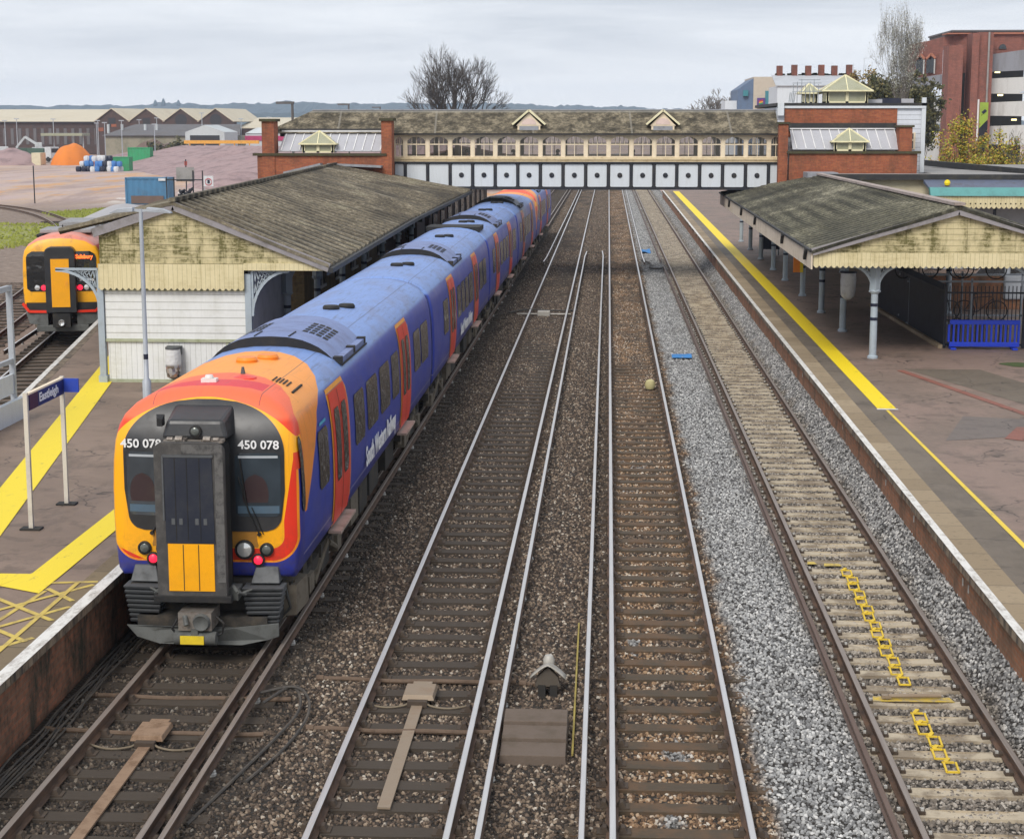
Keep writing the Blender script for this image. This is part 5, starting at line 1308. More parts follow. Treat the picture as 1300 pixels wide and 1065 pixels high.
# --- right wing
rw = thing('stair_wing', 'red brick stair wing with white cladding at the right end of the footbridge', 'building', (11.5, 79, 4))
b = MB(); b.box(8.62, 14.6, 78.9, 79.2, 2.5, 6.12); b.box(8.5, 13.85, 80.4, 80.6, 6.9, 8.24); b.build('wall', 'brick_red', rw, world=True)
b = MB(); b.box(8.5, 14.75, 78.8, 79.3, 6.12, 6.24); b.build('coping', 'moss_coping', rw, world=True)
for x0, x1, z1, y1 in ((8.12, 8.55, 7.5, 79.6), (13.75, 14.35, 7.35, 80.0)):
    b = MB(); b.box(x0, x1, 79.0, y1, 2.5 if x0 < 9 else 6.2, z1); pr = b.build('pier', 'brick_red', rw, world=True); b = MB(); b.box(x0 - .08, x1 + .08, 78.92, y1 + .08, z1, z1 + .1); b.build('cap', 'moss_coping', pr, world=True)
b = MB(); b.quad((8.8, 79.25, 6.3), (13.9, 79.25, 6.3), (13.7, 80.2, 7.2), (8.75, 80.2, 7.2)); b.build('glass_roof', 'leadglass', rw, world=True, solid=.03)
b = MB()
for i in range(12): x = 8.9 + i * .44; b.bar((x + .1, 79.26, 6.34), (x - .05, 80.18, 7.22), .045, .05)
b.bar((8.75, 80.2, 7.28), (13.75, 80.2, 7.28), .1, .06); b.build('glazing_bar', 'glaze_bar', rw, world=True)
b = MB(); b.box(8.7, 13.8, 80.25, 80.4, 7.2, 7.55); b.build('flashing', 'gutter_black', rw, world=True)
b = MB(); b.box(8.2, 15.12, 80.45, 92, 4.5, 8.3); b.build('clad_wall', 'white_clad', rw, world=True)
b = MB(); b.box(8.1, 15.2, 80.35, 92.1, 8.36, 8.5); b.build('flat_roof', 'gutter_black', rw, world=True)
b = MB(); b.box(8.15, 15.16, 80.33, 80.43, 8.25, 8.36); b.box(15.0, 15.2, 80.35, 80.5, 5.2, 8.75); b.box(8.15, 8.45, 80.2, 80.7, 7.9, 8.5); b.build('trim', 'panel_white', rw, world=True)
b = MB(); b.box(14.2, 14.75, 80.38, 80.44, 6.3, 7.1); wq = b.build('window', 'frame_cream', rw, world=True); b = MB(); b.box(14.3, 14.65, 80.36, 80.4, 6.8, 7.05); b.box(14.3, 14.65, 80.36, 80.4, 6.35, 6.7); b.build('pane', 'train_glass', wq, world=True)
lantern(rw, 10.75, 12.2, 79.1, 80.0, 6.24, 6.68, 7.3)
lantern(rw, 10.55, 12.5, 80.9, 82.6, 8.5, 9.08, 9.85, .22)
lantern(rw, 9.75, 10.35, 83, 84.6, 8.5, 9.0, 9.5, .2)
b = MB(); b.box(12.6, 13.3, 81.5, 83, 8.5, 8.68, 0); b.box(13.3, 14.2, 81.5, 83, 8.5, 8.74, 1); b.box(14.3, 14.9, 82, 83, 8.5, 8.72, 0); b.build('rooflight', ['leadglass', 'navy'], rw, world=True)
rl_ = MB()
for i in range(7):
    x = 8.95 + i * .2
    rl_.tube((x, 81.0 + .08 * (i % 2), 8.5), (x, 81.0 + .08 * (i % 2), 9.4 + .12 * (i % 3)), .018, n=6)
rl_.bar((8.9, 81, 9.45), (10.3, 81, 9.45), .03, .03); rl_.bar((8.9, 81, 9.05), (10.3, 81, 9.05), .03, .03); rl_.bar((9.2, 81, 9.6), (10.3, 81.6, 9.62), .03, .03)
for i in range(4): rl_.bar((8.75 + i * .08, 80.9, 8.55), (8.8 + i * .08, 80.9, 9.0), .04, .04)
rl_.build('railing', 'galvanised', rw, world=True)
# --- low station building on the right
lo = thing('station_building', 'low flat roofed station building with a green gutter and a cream toothed awning', 'building', (16, 68, PZ))
b = MB(); b.box(10.4, 34, 76.6, 78.6, PZ, 5.0); b.box(15.4, 34, 78.6, 96, PZ, 5.0); b.build('wall', 'plaster_cream', lo, world=True)
b = MB(); b.box(9.9, 34.2, 76.4, 78.7, 5.01, 5.2); b.box(15.3, 34.2, 78.7, 96.2, 5.01, 5.2); b.build('roof', 'felt_roof', lo, world=True)
b = MB(); b.box(9.85, 34.3, 76.2, 76.35, 4.98, 5.24); b.bar((17.2, 91, 5.42), (20.1, 77.5, 5.25), .25, .3); b.bar((20.1, 77.5, 5.25), (24, 70, 5.0), .2, .2); b.bar((10.9, 76.0, 5.05), (14.3, 76.0, 4.2), .14, .16); b.build('parapet', 'gutter_black', lo, world=True)
b = MB(); b.hexa([(14.4, 74.2, 4.5), (34, 74.2, 4.5), (34, 76.1, 4.85), (14.4, 76.1, 4.85), (14.4, 74.2, 4.6), (34, 74.2, 4.6), (34, 76.15, 5.0), (14.4, 76.15, 5.0)]); b.build('awning_roof', 'slate_blue', lo, world=True)
b = MB(); b.prism([(14.35, 74.0, 4.36), (14.35, 74.3, 4.72), (14.35, 74.6, 4.72), (14.35, 74.3, 4.36)], (19.5, 0, 0)); b.build('gutter', 'teal', lo, world=True)
b = MB(); valance(b, 14.4, 34, 4.36, 3.8, 74.1, .22, dep=.09); b.box(14.4, 14.45, 74.15, 76.5, 3.9, 4.36); vl = b.build('valance', 'cream_valance', lo, world=True)
b = MB()
for i in range(58): b.lathe((14.8 + i * .22, 74.095, 4.02), [(.035, 0), (.035, -.008)], 6, ax='y')
b.build('pierced_holes', 'dark_void', vl, world=True)
b = MB(); b.box(14.5, 34, 76.4, 76.5, PZ, 4.3); b.build('shopfront', 'plaster_grey', lo, world=True)
for x in (17.3, 21.5): b = MB(); b.box(x - .06, x + .06, 74.5, 74.6, PZ, 4.5); b.build('awning_post', 'girder_black', lo, world=True)
b = MB(); b.lathe((15.25, 75.0, 4.9), [(.02, -.14), (.11, -.1), (.14, 0), (.11, .1), (.02, .14)], 12); tag(b.build('ball', 'yellow_line'), 'yellow ball lying on the low station roof above the green gutter', 'ball')
# ------------------------------------------------------------------ trackside bits
def simple(name, mb, mats, label, cat, loc=(0, 0, 0), rz=0, group=None, **k):
    o = mb.build(name, mats, **k); o.location = loc; o.rotation_euler = (0, 0, rz); return tag(o, label, cat, group)
paint('slate_pale', (.45, .47, .5), .7, 0, .4, (.3, .3, .3), 1)
paint('beige_panel', (.5, .44, .36), .8, 0, .15)
paint('slate_blue2', (.1, .15, .24), .6, 0, .2)
paint('teal_glass', (.06, .22, .26), .2)
paint('slate_lamp', (.12, .17, .2), .5)
paint('old_ball', (.5, .45, .22), .7, 0, .3)
paint('rod_olive', (.38, .3, .07), .7, 0, .5)
paint('rust_plate', (.3, .2, .13), .7, .2, .6, (.14, .08, .045), 5)
paint('grey_plate', (.3, .235, .17), .6, .3, .4, (.25, .16, .1), 3)
paint('conduit', (.13, .085, .055), .7, 0, .6, (.08, .055, .04), 4)
paint('cable', (.05, .045, .04), .7, 0, .5, (.16, .13, .1), 5)
paint('cable_tan', (.2, .16, .11), .8, 0, .5)
paint('old_wood', (.13, .098, .076), .9, 0, .6, (.09, .07, .05), 4, bump=.4)
paint('hood_face', (.09, .075, .06), .8, 0, .4)
paint('pale_metal', (.42, .4, .36), .5, .1, .5, (.2, .16, .1), 4)
paint('chain_yellow', (.75, .52, .03), .6, 0, .3, (.3, .22, .08), 6)
paint('blue_sheet', (.03, .2, .5), .6, 0, .3)
m, N, bs = mk('yellow_stain'); p = N.pos(); n = N.noise(p, 9, 5, .7); setb(N, bs, N.mix(n.ss(.35, .6), (.34, .28, .18), (.6, .42, .05)), .8)
def plate(x, y, label, mat, sx=.22, sy=.26, tail=True):
    t = thing('balise_plate', label, 'track plate', (x, y, -.16), 0, 'metal cover plates between the rails')
    b = MB(); b.hexa([(-sx, -sy, .06), (sx, -sy, .06), (sx, sy, .06), (-sx, sy, .06), (-sx * .9, -sy * .9, .13), (sx * .9, -sy * .9, .13), (sx * .9, sy * .9, .13), (-sx * .9, sy * .9, .13)]); b.box(-sx * .6, sx * .6, sy * .9, sy * 1.6, .06, .1); b.build('cover', mat, t, bevel=.008)
    b = MB(); b.box(-sx * .6, sx * .6, -sy - .1, -sy, .0, .08); b.build('clamp', 'chair_iron', t)
    if tail: b = MB(); b.box(-.075, .075, -sy - 3.4, -sy - .1, .005, .03); b.build('strap', 'grey_plate' if mat != 'rust_plate' else mat, t)
    b = MB()
    for s in (-1, 1): b.path([(s * .1, -sy - .05, .05)] + [(s * (.1 + .6 * k / 8), -sy - .05 - .09 * math.sin(math.pi * k / 8), .03 - .02 * math.sin(math.pi * k / 8)) for k in range(1, 9)], .014, 6)
    b.build('cable', 'cable_tan', t)
plate(-2.47, 21.2, 'flat grey brown cover plate with a long strap, between the rails right of the train', 'grey_plate')
plate(-5.7, 19.55, 'rusty cover plate with a strap, between the rails in front of the train', 'rust_plate', .21, .27)
def conduit(x0, x1, y, label):
    b = MB(); P = [(x0 + (x1 - x0) * k / 14, y + .02 * math.sin(k * .9), -.135 - .018 * math.sin(math.pi * k / 14)) for k in range(15)]; b.path(P, .034, 8); b.lathe((x0, y, -.13), [(.045, -.05), (.045, .05)], 8, ax='x')
    simple('cable_conduit', b, 'conduit', label, 'cable conduit', group='pipes crossing under the rails', smooth=True)
conduit(-3.95, -1.2, 21.86, 'rust brown pipe crossing the second track just behind the flat plate')
conduit(-1.1, -.7, 21.8, 'short rusty pipe end by the grey metal hood')
conduit(-3.75, -1.4, 19.95, 'rust brown pipe crossing the second track nearer the bottom of the picture')
conduit(-6.9, -4.2, 21.0, 'rusty pipe crossing the track just in front of the train nose')
conduit(-7.1, -4.3, 19.7, 'rusty pipe crossing the first track beside the rusty cover plate')
b = MB()
for k in range(3):
    z0 = -.02 + .06 * k; b.hexa([(-.42, -.62 + k * .42, z0 - .18), (.42, -.62 + k * .42, z0 - .18), (.42, -.22 + k * .42, z0 - .18), (-.42, -.22 + k * .42, z0 - .18), (-.4, -.6 + k * .42, z0), (.4, -.6 + k * .42, z0), (.4, -.2 + k * .42, z0 + .02), (-.4, -.2 + k * .42, z0 + .02)])
simple('cable_box', b, 'old_wood', 'weathered plank covered box between the second and third conductor rails', 'cable box', (-.84, 19.55, -.02), bevel=.008)
hs = thing('point_heater', 'grey pointed metal hood on two short legs between the tracks', 'trackside hood', (-.74, 21.4, -.2))
b = MB(); P = []
n = 10
def hood(u, v):
    x = -.24 + .48 * u; z = .42 - .62 * abs(x) ** 1.35 * 2.0; return (x, -.16 + .5 * v, z - .12 * v + .1)
b.grid(hood, n, 4); b.lathe((0, .36, .42), [(.07, -.08), (.075, .02), (.05, .07)], 10); b.build('hood', 'pale_metal', hs, solid=.014, smooth=True)
b = MB(); b.prism([(x, -.08, z) for x, z in ((-.17, .2), (.17, .2), (.14, .33), (0, .47), (-.14, .33))], (0, .1, 0)); b.build('face', 'hood_face', hs)
for s in (-1, 1): b = MB(); b.box(s * .03, s * .13, -.1, .06, 0, .22); b.build('leg', 'dark_void', hs)
b = MB(); b.bar((-.37, 24.6, -.13), (-.36, 19.2, -.12), .024, .024); simple('marker_rod', b, 'rod_olive', 'long thin yellow rod lying on the stones by the middle track', 'rod')
b = MB(); b.lathe((0, 0, 0), [(.02, -.16), (.12, -.12), (.16, 0), (.12, .12), (.02, .16)], 12); simple('ball', b, 'old_ball' if 'old_ball' in MATS else 'coping_tan', 'dull yellow football lying on the rust brown middle track', 'ball', (1.32, 47.6, -.02), smooth=True)
b = MB(); b.grid(lambda u, v: (-.33 + .66 * u, -.45 + .9 * v, .06 * math.sin(u * 5 + v * 4) * math.sin(v * 3.1)), 10, 8); simple('plastic_sheet', b, 'blue_sheet', 'crumpled blue plastic sheet on the grey stones', 'plastic sheet', (2.52, 53.9, -.05))
b = MB(); b.grid(lambda u, v: (-.3 + .6 * u, -1.2 + 2.4 * v, .05 * math.sin(u * 5 + v * 9)), 8, 10); simple('plastic_sheet', b, 'blue_sheet', 'faded blue plastic sheet further up by the rail ends', 'plastic sheet', (2.35, 99, -.05))
# yellow chain marks painted on the stones and sleepers of the concrete track
def links(y0, y1, x0, x1, label):
    b = MB(); n = int((y1 - y0) / .42)
    rr = random.Random(4)
    for k in range(n):
        f = (k + .5) / n; x = x0 + (x1 - x0) * f + .02 * (-1) ** k; y = y0 + (y1 - y0) * f; w, h = .07 + .015 * rr.random(), .15 + .03 * rr.random(); z = -.135
        for s in (-1, 1): b.bar((x + s * w, y - h, z), (x + s * w + .02, y + h, z), .024, .02); b.bar((x - w, y + s * h, z), (x + w, y + s * h, z), .026, .02)
        b.bar((x - .03, y + h, z), (x + .03, y + h + .12, z), .05, .03)
    simple('chain', b, 'chain_yellow', label, 'chain')
links(22.0, 28.0, 4.17, 4.22, 'long yellow plastic chain lying between the rails of the pale sleeper track'); links(18.9, 21.0, 4.2, 4.12, 'short yellow chain nearest the bottom right corner')
b = MB(); b.tube((3.87, 21.5, -.1), (4.58, 21.55, -.1), .03, n=8); b.box(3.78, 3.9, 21.47, 21.55, -.13, -.09); simple('metal_bar', b, 'grey_plate', 'short steel bar on a yellow stained sleeper', 'bar')
for x0, x1, y0, y1 in ((3.65, 4.75, 21.42, 21.62), (3.6, 3.78, 28.38, 28.56), (3.88, 4.2, 28.28, 28.46)):
    strip('yellow_paint_mark', [(x0, y0), (x1, y0 + .02), (x1 - .04, y1), (x0 + .03, y1)], -.152, 'yellow_stain' if y0 < 25 else 'yellow_hatch')
def cable(pts, r, label, mat='cable'):
    P = [Vector(p) for p in pts]
    for _ in range(3):
        Q = [P[0]]
        for a, c in zip(P, P[1:]): Q += [a * .75 + c * .25, a * .25 + c * .75]
        P = Q + [P[-1]]
    b = MB(); b.path(P, r, 6); return simple('cable', b, mat, label, 'cable', group='loose cables between the tracks', smooth=True)
cable([(-4.5, 20.6, -.05), (-4.2, 21.3, -.0), (-3.95, 20.6, -.1), (-4.1, 19.6, -.12), (-4.35, 18.3, -.14), (-4.6, 17, -.15)], .021, 'thick brown cable looping out from the rail beside the train', 'cable')
cable([(-4.6, 20.9, -.02), (-4.1, 21.2, .02), (-3.8, 20.5, -.08), (-3.9, 19.3, -.12), (-4.2, 18.2, -.14)], .02, 'second brown cable curving outside the first loop', 'cable')
for k in range(7):
    rr = random.Random(k); cable([(-7.15 + .06 * k, 24, -.1)] + [(-7.2 + .05 * k + rr.uniform(-.06, .1), 23.5 - j * .8, -.12 + rr.uniform(-.02, .06)) for j in range(9)], .013, 'thin dark cable at the foot of the left platform wall')
cable([(2.0, 92, -.05), (2.5, 89, .05), (2.2, 86.5, .0), (2.9, 85.5, .05), (3.1, 88, .0)], .05, 'black cable looped between the ends of the conductor rails')
cable([(-1.2, 97, 0), (-.7, 98.2, -.08), (-.2, 97, 0)], .03, 'black cable joining two conductor rail ends')
cable([(-3.9, 66, -.05), (-3.3, 67, 0), (-2.0, 66.8, -.05), (-1.3, 67, -.05)], .04, 'black cable crossing the second track in the distance')
b = MB(); b.box(-.25, .25, -.2, .2, 0, .2); b.box(-1.1, 1.1, -.06, .06, .05, .1); simple('point_motor', b, 'pale_metal', 'small grey metal box between the rails of the second track, far up', 'equipment box', (-2.5, 66, -.16), bevel=.02)

# ------------------------------------------------------------------ left platform furniture
paint('post_pale', (.6, .56, .48), .6, 0, .3)
sg = thing('station_sign', 'station name board reading Eastleigh on two cream posts', 'sign', (-9.45, 26.8, PZ))
for y in (25.9, 27.7):
    b = MB(); b.box(-9.485, -9.415, y - .035, y + .035, PZ, 3.2); b.build('post', 'post_pale', sg, world=True)
    b = MB(); b.box(-9.62, -9.28, y - .1, y + .1, PZ + .001, PZ + .03); b.build('foot', 'dark_void', sg, world=True)
b = MB(); b.box(-9.46, -9.405, 25.94, 27.66, 2.9, 3.16, 0); b.box(-9.47, -9.4, 25.92, 27.68, 3.16, 3.19, 1); b.box(-9.404, -9.40, 25.95, 26.35, 2.905, 3.155, 2); 
paint('navy_sign', (.012, .018, .12), .4, 0, .1); paint('maroon', (.06, .008, .03), .5, 0, .1); paint('sign_blue', (.02, .06, .42), .4, 0, .1)
b.build('board', ['navy_sign', 'frame_cream', 'maroon'], sg, world=True)
t_ = text('Eastleigh', .2, face_x(.052, .08, 2.12), 'lettering_white', sg, 'lettering', .03, .002, .95)
b = MB(); b.box(-9.40, -9.14, 27.64, 27.68, 2.93, 3.17); b.build('end_panel', 'sign_blue', sg, world=True)
lp = thing('lamp_post', 'tall grey lamp post with two flat lamp heads in front of the white hut', 'lamp post', (-10.5, 36.6, PZ))
b = MB(); b.lathe((0, 0, 0), [(.13, 0), (.13, .05), (.1, .07), (.1, .8), (.055, .86), (.05, 2.6), (.045, 4.72)], 14); b.build('column', 'light_steel', lp, smooth=True)
b = MB(); b.lathe((0, 0, 1.3), [(.056, 0), (.056, .12)], 12); b.build('band', 'navy', lp)
for s in (-1, 1):
    b = MB(); b.bar((0, 0, 4.68), (s * .2, 0, 4.7), .05, .06); b.build('arm', 'light_steel', lp)
    b = MB(); b.prism([(s * .16, -.1, 4.66), (s * .7, -.08, 4.62), (s * .7, -.08, 4.645), (s * .5, -.1, 4.73), (s * .16, -.1, 4.76)], (0, .2, 0)); h_ = b.build('lamp_head', 'light_steel', lp, bevel=.01)
ft = thing('work_platform', 'grey metal frame and panels at the left picture edge beside the platform', 'metal frame', (-13.4, 34, PZ))
b = MB()
for y in (36, 33.9, 31.8): b.box(-13.46, -13.34, y - .05, y + .05, PZ, 3.95)
b.box(-13.45, -13.35, 31.8, 36, 3.83, 3.95); b.box(-13.44, -13.36, 31.8, 36, 2.2, 2.3); b.build('frame', 'light_steel', ft, world=True)
b = MB(); b.box(-13.43, -13.37, 31.85, 35.95, 1.5, 1.95); b.box(-13.32, -13.2, 31.7, 36.15, 0.78, 1.4); b.build('panel', 'panel_white', ft, world=True)
# people glimpsed far under the canopy and inside the footbridge
paint('skin', (.5, .3, .22), .6, 0, .05); paint('hair', (.03, .02, .015), .7); paint('cloth_dark', (.02, .02, .03), .9); paint('cloth_red', (.5, .03, .06), .9); paint('cloth_green', (.02, .28, .17), .9); paint('cloth_pale', (.5, .45, .42), .9); paint('trousers', (.03, .035, .06), .9)
def person(label, loc, rz, top, group=None):
    t = thing('person', label, 'person', loc, rz, group)
    bm = bmesh.new(); V = {}
    J = dict(p=(0, 0, .95), s=(0, 0, 1.2), c=(0, 0, 1.4), n=(0, 0, 1.5), h=(0, -.01, 1.62), t=(0, 0, 1.73), la=(.19, 0, 1.42), le=(.24, .02, 1.15), lh=(.23, -.1, .92), lf=(.23, -.15, .84), lk=(.1, -.02, .5), lt=(.11, 0, .88), lx=(.11, .03, .08), lo=(.12, -.12, .04))
    rad = dict(p=.15, s=.14, c=.16, n=.06, h=.095, t=.06, la=.075, le=.05, lh=.036, lf=.03, lk=.06, lt=.09, lx=.045, lo=.04)
    E = [('p', 's'), ('s', 'c'), ('c', 'n'), ('n', 'h'), ('h', 't')]; A = [('c', 'la'), ('la', 'le'), ('le', 'lh'), ('lh', 'lf'), ('p', 'lt'), ('lt', 'lk'), ('lk', 'lx'), ('lx', 'lo')]
    me = bpy.data.meshes.new('body'); vs, es, rs = [], [], []
    def v(k, s):
        key = (k, s if k[0] == 'l' else 1)
        if key not in V: V[key] = len(vs); x, y, z = J[k]; vs.append((x * key[1], y, z)); rs.append(rad[k])
        return V[key]
    for a, c in E: es.append((v(a, 1), v(c, 1)))
    for s in (1, -1):
        for a, c in A: es.append((v(a, s), v(c, s)))
    me.from_pydata(vs, es, []); o = bpy.data.objects.new('body', me); COL.objects.link(o); o.parent = t
    bm.from_mesh(me); L = bm.verts.layers.skin.verify()
    bm.verts.ensure_lookup_table()
    for i, q in enumerate(bm.verts): q[L].radius = (rs[i], rs[i] * .8); q[L].use_root = i == 0
    bm.to_mesh(me); bm.free()
    o.modifiers.new('skin', 'SKIN'); md = o.modifiers.new('sub', 'SUBSURF'); md.levels = md.render_levels = 1
    mt = MATS.get('body_' + top)
    if not mt:
        mt, N, bs = mk('body_' + top); z = N.sep(N.obj())[2]
        def col(n): return MATS[n].node_tree.nodes['Principled BSDF']
        tops = dict(cloth_dark=(.02, .02, .03), cloth_red=(.5, .03, .06), cloth_green=(.02, .3, .18), cloth_pale=(.5, .45, .42))[top]
        c = N.mix(z.gt(.95), (.03, .035, .06), tops); c = N.mix(z.gt(1.5), c, (.5, .3, .22)); c = N.mix(z.gt(1.68), c, (.03, .02, .015)); setb(N, bs, c, .85)
    me.materials.append(mt)
    b = MB(); b.lathe((0, .02, 1.64), [(.1, -.02), (.105, .04), (.08, .1), (.02, .125)], 10); b.build('hair', 'hair', t, smooth=True)
    return t
for x, y, c_, lab in ((-6.85, 80.9, 'cloth_dark', 'person in dark clothes standing at the fourth footbridge window from the left'), (-4.6, 81.5, 'cloth_red', 'person in a red top inside the footbridge near the left roof dormer'), (-2.45, 82, 'cloth_green', 'person in a green jacket inside the footbridge, right of the left dormer'), (1.3, 82, 'cloth_red', 'person in a red coat inside the footbridge, just left of the right dormer')):
    person(lab, (x, y, 4.51), random.uniform(0, 6), c_)
person('person in pale clothes standing far along the left platform behind the train', (-7.9, 86, PZ), 2.2, 'cloth_pale'); person('person in dark clothes far along the left platform behind the train', (-8.3, 84, PZ), .4, 'cloth_dark')

# ------------------------------------------------------------------ the yard on the left
paint('dull_render', (.3, .27, .2), .8, 0, .5, (.1, .12, .08), .5)
paint('shed_roof', (.56, .5, .38), .8, 0, .25, (.4, .33, .22), .12); paint('shed_white', (.5, .53, .54), .7, 0, .2, sc=.3); paint('shed_dark', (.03, .03, .035), .8); paint('slate_grey', (.13, .125, .13), .8, 0, .3, sc=.3)
brick('brick_shed', (.1, .055, .045), (.07, .045, .04), (.1, .08, .07), dirt=.4, bw=1.2, bh=.5)
paint('heap_orange', (.7, .21, .03), .95, 0, .3, (.4, .14, .03), .8, bump=.5, bsc=3); paint('heap_pink', (.34, .24, .235), .95, 0, .8, (.17, .12, .12), .5, bump=.6, bsc=2); paint('heap_brown', (.16, .11, .09), .95, 0, .5, (.09, .07, .06), .4, bump=.5, bsc=2)
paint('container_blue', (.06, .19, .34), .6, 0, .4, (.08, .09, .1), 1); paint('container_green', (.03, .3, .12), .6, 0, .3, sc=1); paint('bag_white', (.62, .64, .66), .7); paint('bag_blue', (.06, .2, .5), .7); paint('rusty_red', (.35, .07, .06), .8); paint('machine_white', (.55, .57, .58), .6, 0, .3); paint('machine_green', (.05, .1, .07), .6); paint('magenta', (.4, .03, .12), .6); paint('yellow_orange', (.75, .36, .05), .7, 0, .3)
sh = thing('railway_works', 'long dark brick works sheds with four gables and pale roofs beyond the yard', 'factory building', (-130, 410, 0))
b = MB(); b.box(-190, -127.4, 411, 440, -.3, 7.84); b.box(-127.4, -93.2, 411, 440, -.3, 6.9); b.box(-93.2, -40, 413, 440, -.3, 6.3); b.build('wall', 'brick_shed', sh, world=True)
b = MB(); b.poly([(-190, 410.6, 7.84), (-118, 410.6, 7.84), (-118, 441, 11.1), (-190, 441, 11.1)]); b.poly([(-93.2, 412.6, 6.3), (-40, 412.6, 6.3), (-40, 440, 8.9), (-93.2, 440, 8.9)]); b.build('roof', 'shed_roof', sh, world=True, solid=.2)
b = MB(); b.box(-190, -127.4, 410.4, 410.6, 7.65, 7.86); b.build('gutter', 'shed_dark', sh, world=True)
for i in range(4):
    xc = -123.2 + i * 8.72; w = 4.36
    b = MB(); b.prism([(xc - w, 407, -.3), (xc + w, 407, -.3), (xc + w, 407, 7.9), (xc, 407, 11.0), (xc - w, 407, 7.9)], (0, 4, 0)); gb = b.build('gable', 'brick_shed', sh, world=True)
    b = MB()
    for s in (-1, 1): b.poly([(xc, 406.6, 11.15), (xc + s * (w + .2), 406.6, 7.9), (xc + s * (w + .2), 441, 7.9), (xc, 441, 11.15)])
    b.build('roof', 'shed_roof', sh, world=True, solid=.18)
    b = MB()
    if i in (2, 3): b.lathe((xc, 406.95, 8.3), [(1.5, 0), (1.5, -.05)], 16, ax='y')
    else: b.box(xc - .9, xc + .9, 406.9, 407, 6.8, 8.8)
    b.build('window', 'shed_dark', sh, world=True)
    if i == 0: b = MB(); b.box(xc - 3.6, xc - 2.2, 406.85, 407, 5.5, 6.4); b.box(xc - .2, xc + 1.1, 406.85, 407, 6.6, 7.3); b.build('panel', 'brick_red', sh, world=True)
b = MB()
for i in range(22): x = -170 + i * 1.95; b.box(x, x + .75, 410.9, 411, 2.2, 6.2)
b.build('windows', 'slate_grey', sh, world=True)
lw2 = thing('workshop', 'low workshop with a dark grey roof and white vents before the gabled sheds', 'building', (-100, 345, 0))
b = MB(); b.box(-106, -78, 345, 360, -.3, 4.9); b.build('wall', 'dull_render', lw2, world=True); b = MB(); b.poly([(-106.5, 344.5, 4.9), (-77, 344.5, 4.9), (-79, 354, 7.2), (-102, 354, 7.2)]); b.build('roof', 'slate_grey', lw2, world=True, solid=.2)
for x in (-106.5, -103.5, -98.5, -96): b = MB(); b.lathe((x, 349, 5.4), [(.3, 0), (.3, 1.9)], 8); b.build('roof_vent', 'shed_white', lw2, world=True)
ws = thing('white_shed', 'white gabled shed with a wide dark doorway behind the pink gravel ridge', 'shed', (-81, 330, 0))
b = MB(); b.prism([(-85, 330, -.3), (-77, 330, -.3), (-77, 330, 5.75), (-81, 330, 7.15), (-85, 330, 5.75)], (0, 12, 0)); b.build('wall', 'shed_white', ws, world=True); b = MB(); b.box(-84, -78, 329.9, 330, 2, 5.1); b.build('door', 'shed_dark', ws, world=True)
rd = thing('site_office', 'long low building with a magenta band at the right end of the gravel ridge', 'building', (-70, 345, 0)); b = MB(); b.box(-76, -62, 345, 350, -.3, 5.4); b.poly([(-76, 344.8, 5.4), (-62, 344.8, 5.4), (-63, 347, 6.6), (-74, 347, 6.6)]); b.build('wall', 'shed_white', rd, world=True); b = MB(); b.box(-76.1, -61.9, 344.8, 345, 3.9, 4.9); b.build('band', 'magenta', rd, world=True)
def heap(label, cx, cy, rx_, ry, h, mat, seed=0, flat=1.):
    b = MB(); rr = random.Random(seed); n = 30; m_ = 12
    def f(u, v):
        a = 2 * math.pi * u; r = v; k = 1 + .08 * math.sin(a * 3 + seed) + .05 * math.sin(a * 7 + seed * 2)
        x, y = r * rx_ * k * math.cos(a), r * ry * k * math.sin(a)
        z = h * (1 - r ** flat) * (1 + .12 * noise.noise(Vector((x * .4 + seed, y * .4, 0)))) + .15 * noise.noise(Vector((x, y, seed)))
        return (x, y, max(z, -.3) if r < 1 else -.3)
    b.grid(f, n, m_); return simple('gravel_heap', b, mat, label, 'gravel heap', (cx, cy, -.1), smooth=True)
heap('rounded heap of bright orange sand in a concrete bay', -102.3, 311, 4.1, 5, 3.7, 'heap_orange', 0, 2.4)
heap('pink grey gravel heap left of the orange sand', -113.5, 309, 6.6, 6, 3.0, 'heap_pink', 2, 1.6)
heap('brown earth heap behind the tonne bags', -96, 345, 7, 6, 4.2, 'heap_brown', 3, 1.4); heap('low brown earth heap in front of the workshop', -90, 338, 5, 5, 3.6, 'heap_brown', 4, 1.4)
heap('low gravel heap at the far left edge', -135, 330, 9, 7, 3.5, 'heap_pink', 6, 1.5); heap('low lumpy pink heap beside the brick stair wing', -46, 205, 7, 9, 1.8, 'heap_pink', 7, 1.3); heap('small lumpy heap behind the rusty metal frame', -38, 186, 5, 5, 1.2, 'heap_pink', 8, 1.3)
b = MB()
def ridge(u, v):
    x = -112 + 95 * u; y = 385 - 195 * u; k = (v - .5) * 2; W = 15 + 9 * u; lob = abs(math.sin(u * 26 + noise.noise(Vector((u * 9, 0, 0))) * 1.5)); h = (2.6 + 2.7 * u) * (min(1, u * 9)) * max(0, 1 - abs(k) ** 1.25)
    if k < 0: h *= .5 + .55 * lob
    return (x + k * W * .86, y + k * W * .5, h + .25 * noise.noise(Vector((x * .3, y * .3, k * 3))) * (1 - abs(k)) - .32)
b.grid(ridge, 110, 26); simple('gravel_ridge', b, 'heap_pink', 'long ridge of pink grey gravel tipped across the yard', 'gravel heap', smooth=True)
b = MB(); b.box(-84, -69, 325, 325.6, 3.5, 4.15)
for x in range(-83, -69, 3): b.box(x, x + .2, 325.1, 325.4, 0, 3.5)
simple('conveyor', b, 'yellow_orange', 'long yellow orange conveyor behind the pink gravel ridge', 'conveyor')
b = MB(); b.box(-108.3, -106.6, 306, 309, -.3, 2.0); simple('concrete_block', b, 'plaster_cream', 'cream concrete bay wall between the pink and the orange heap', 'concrete wall')
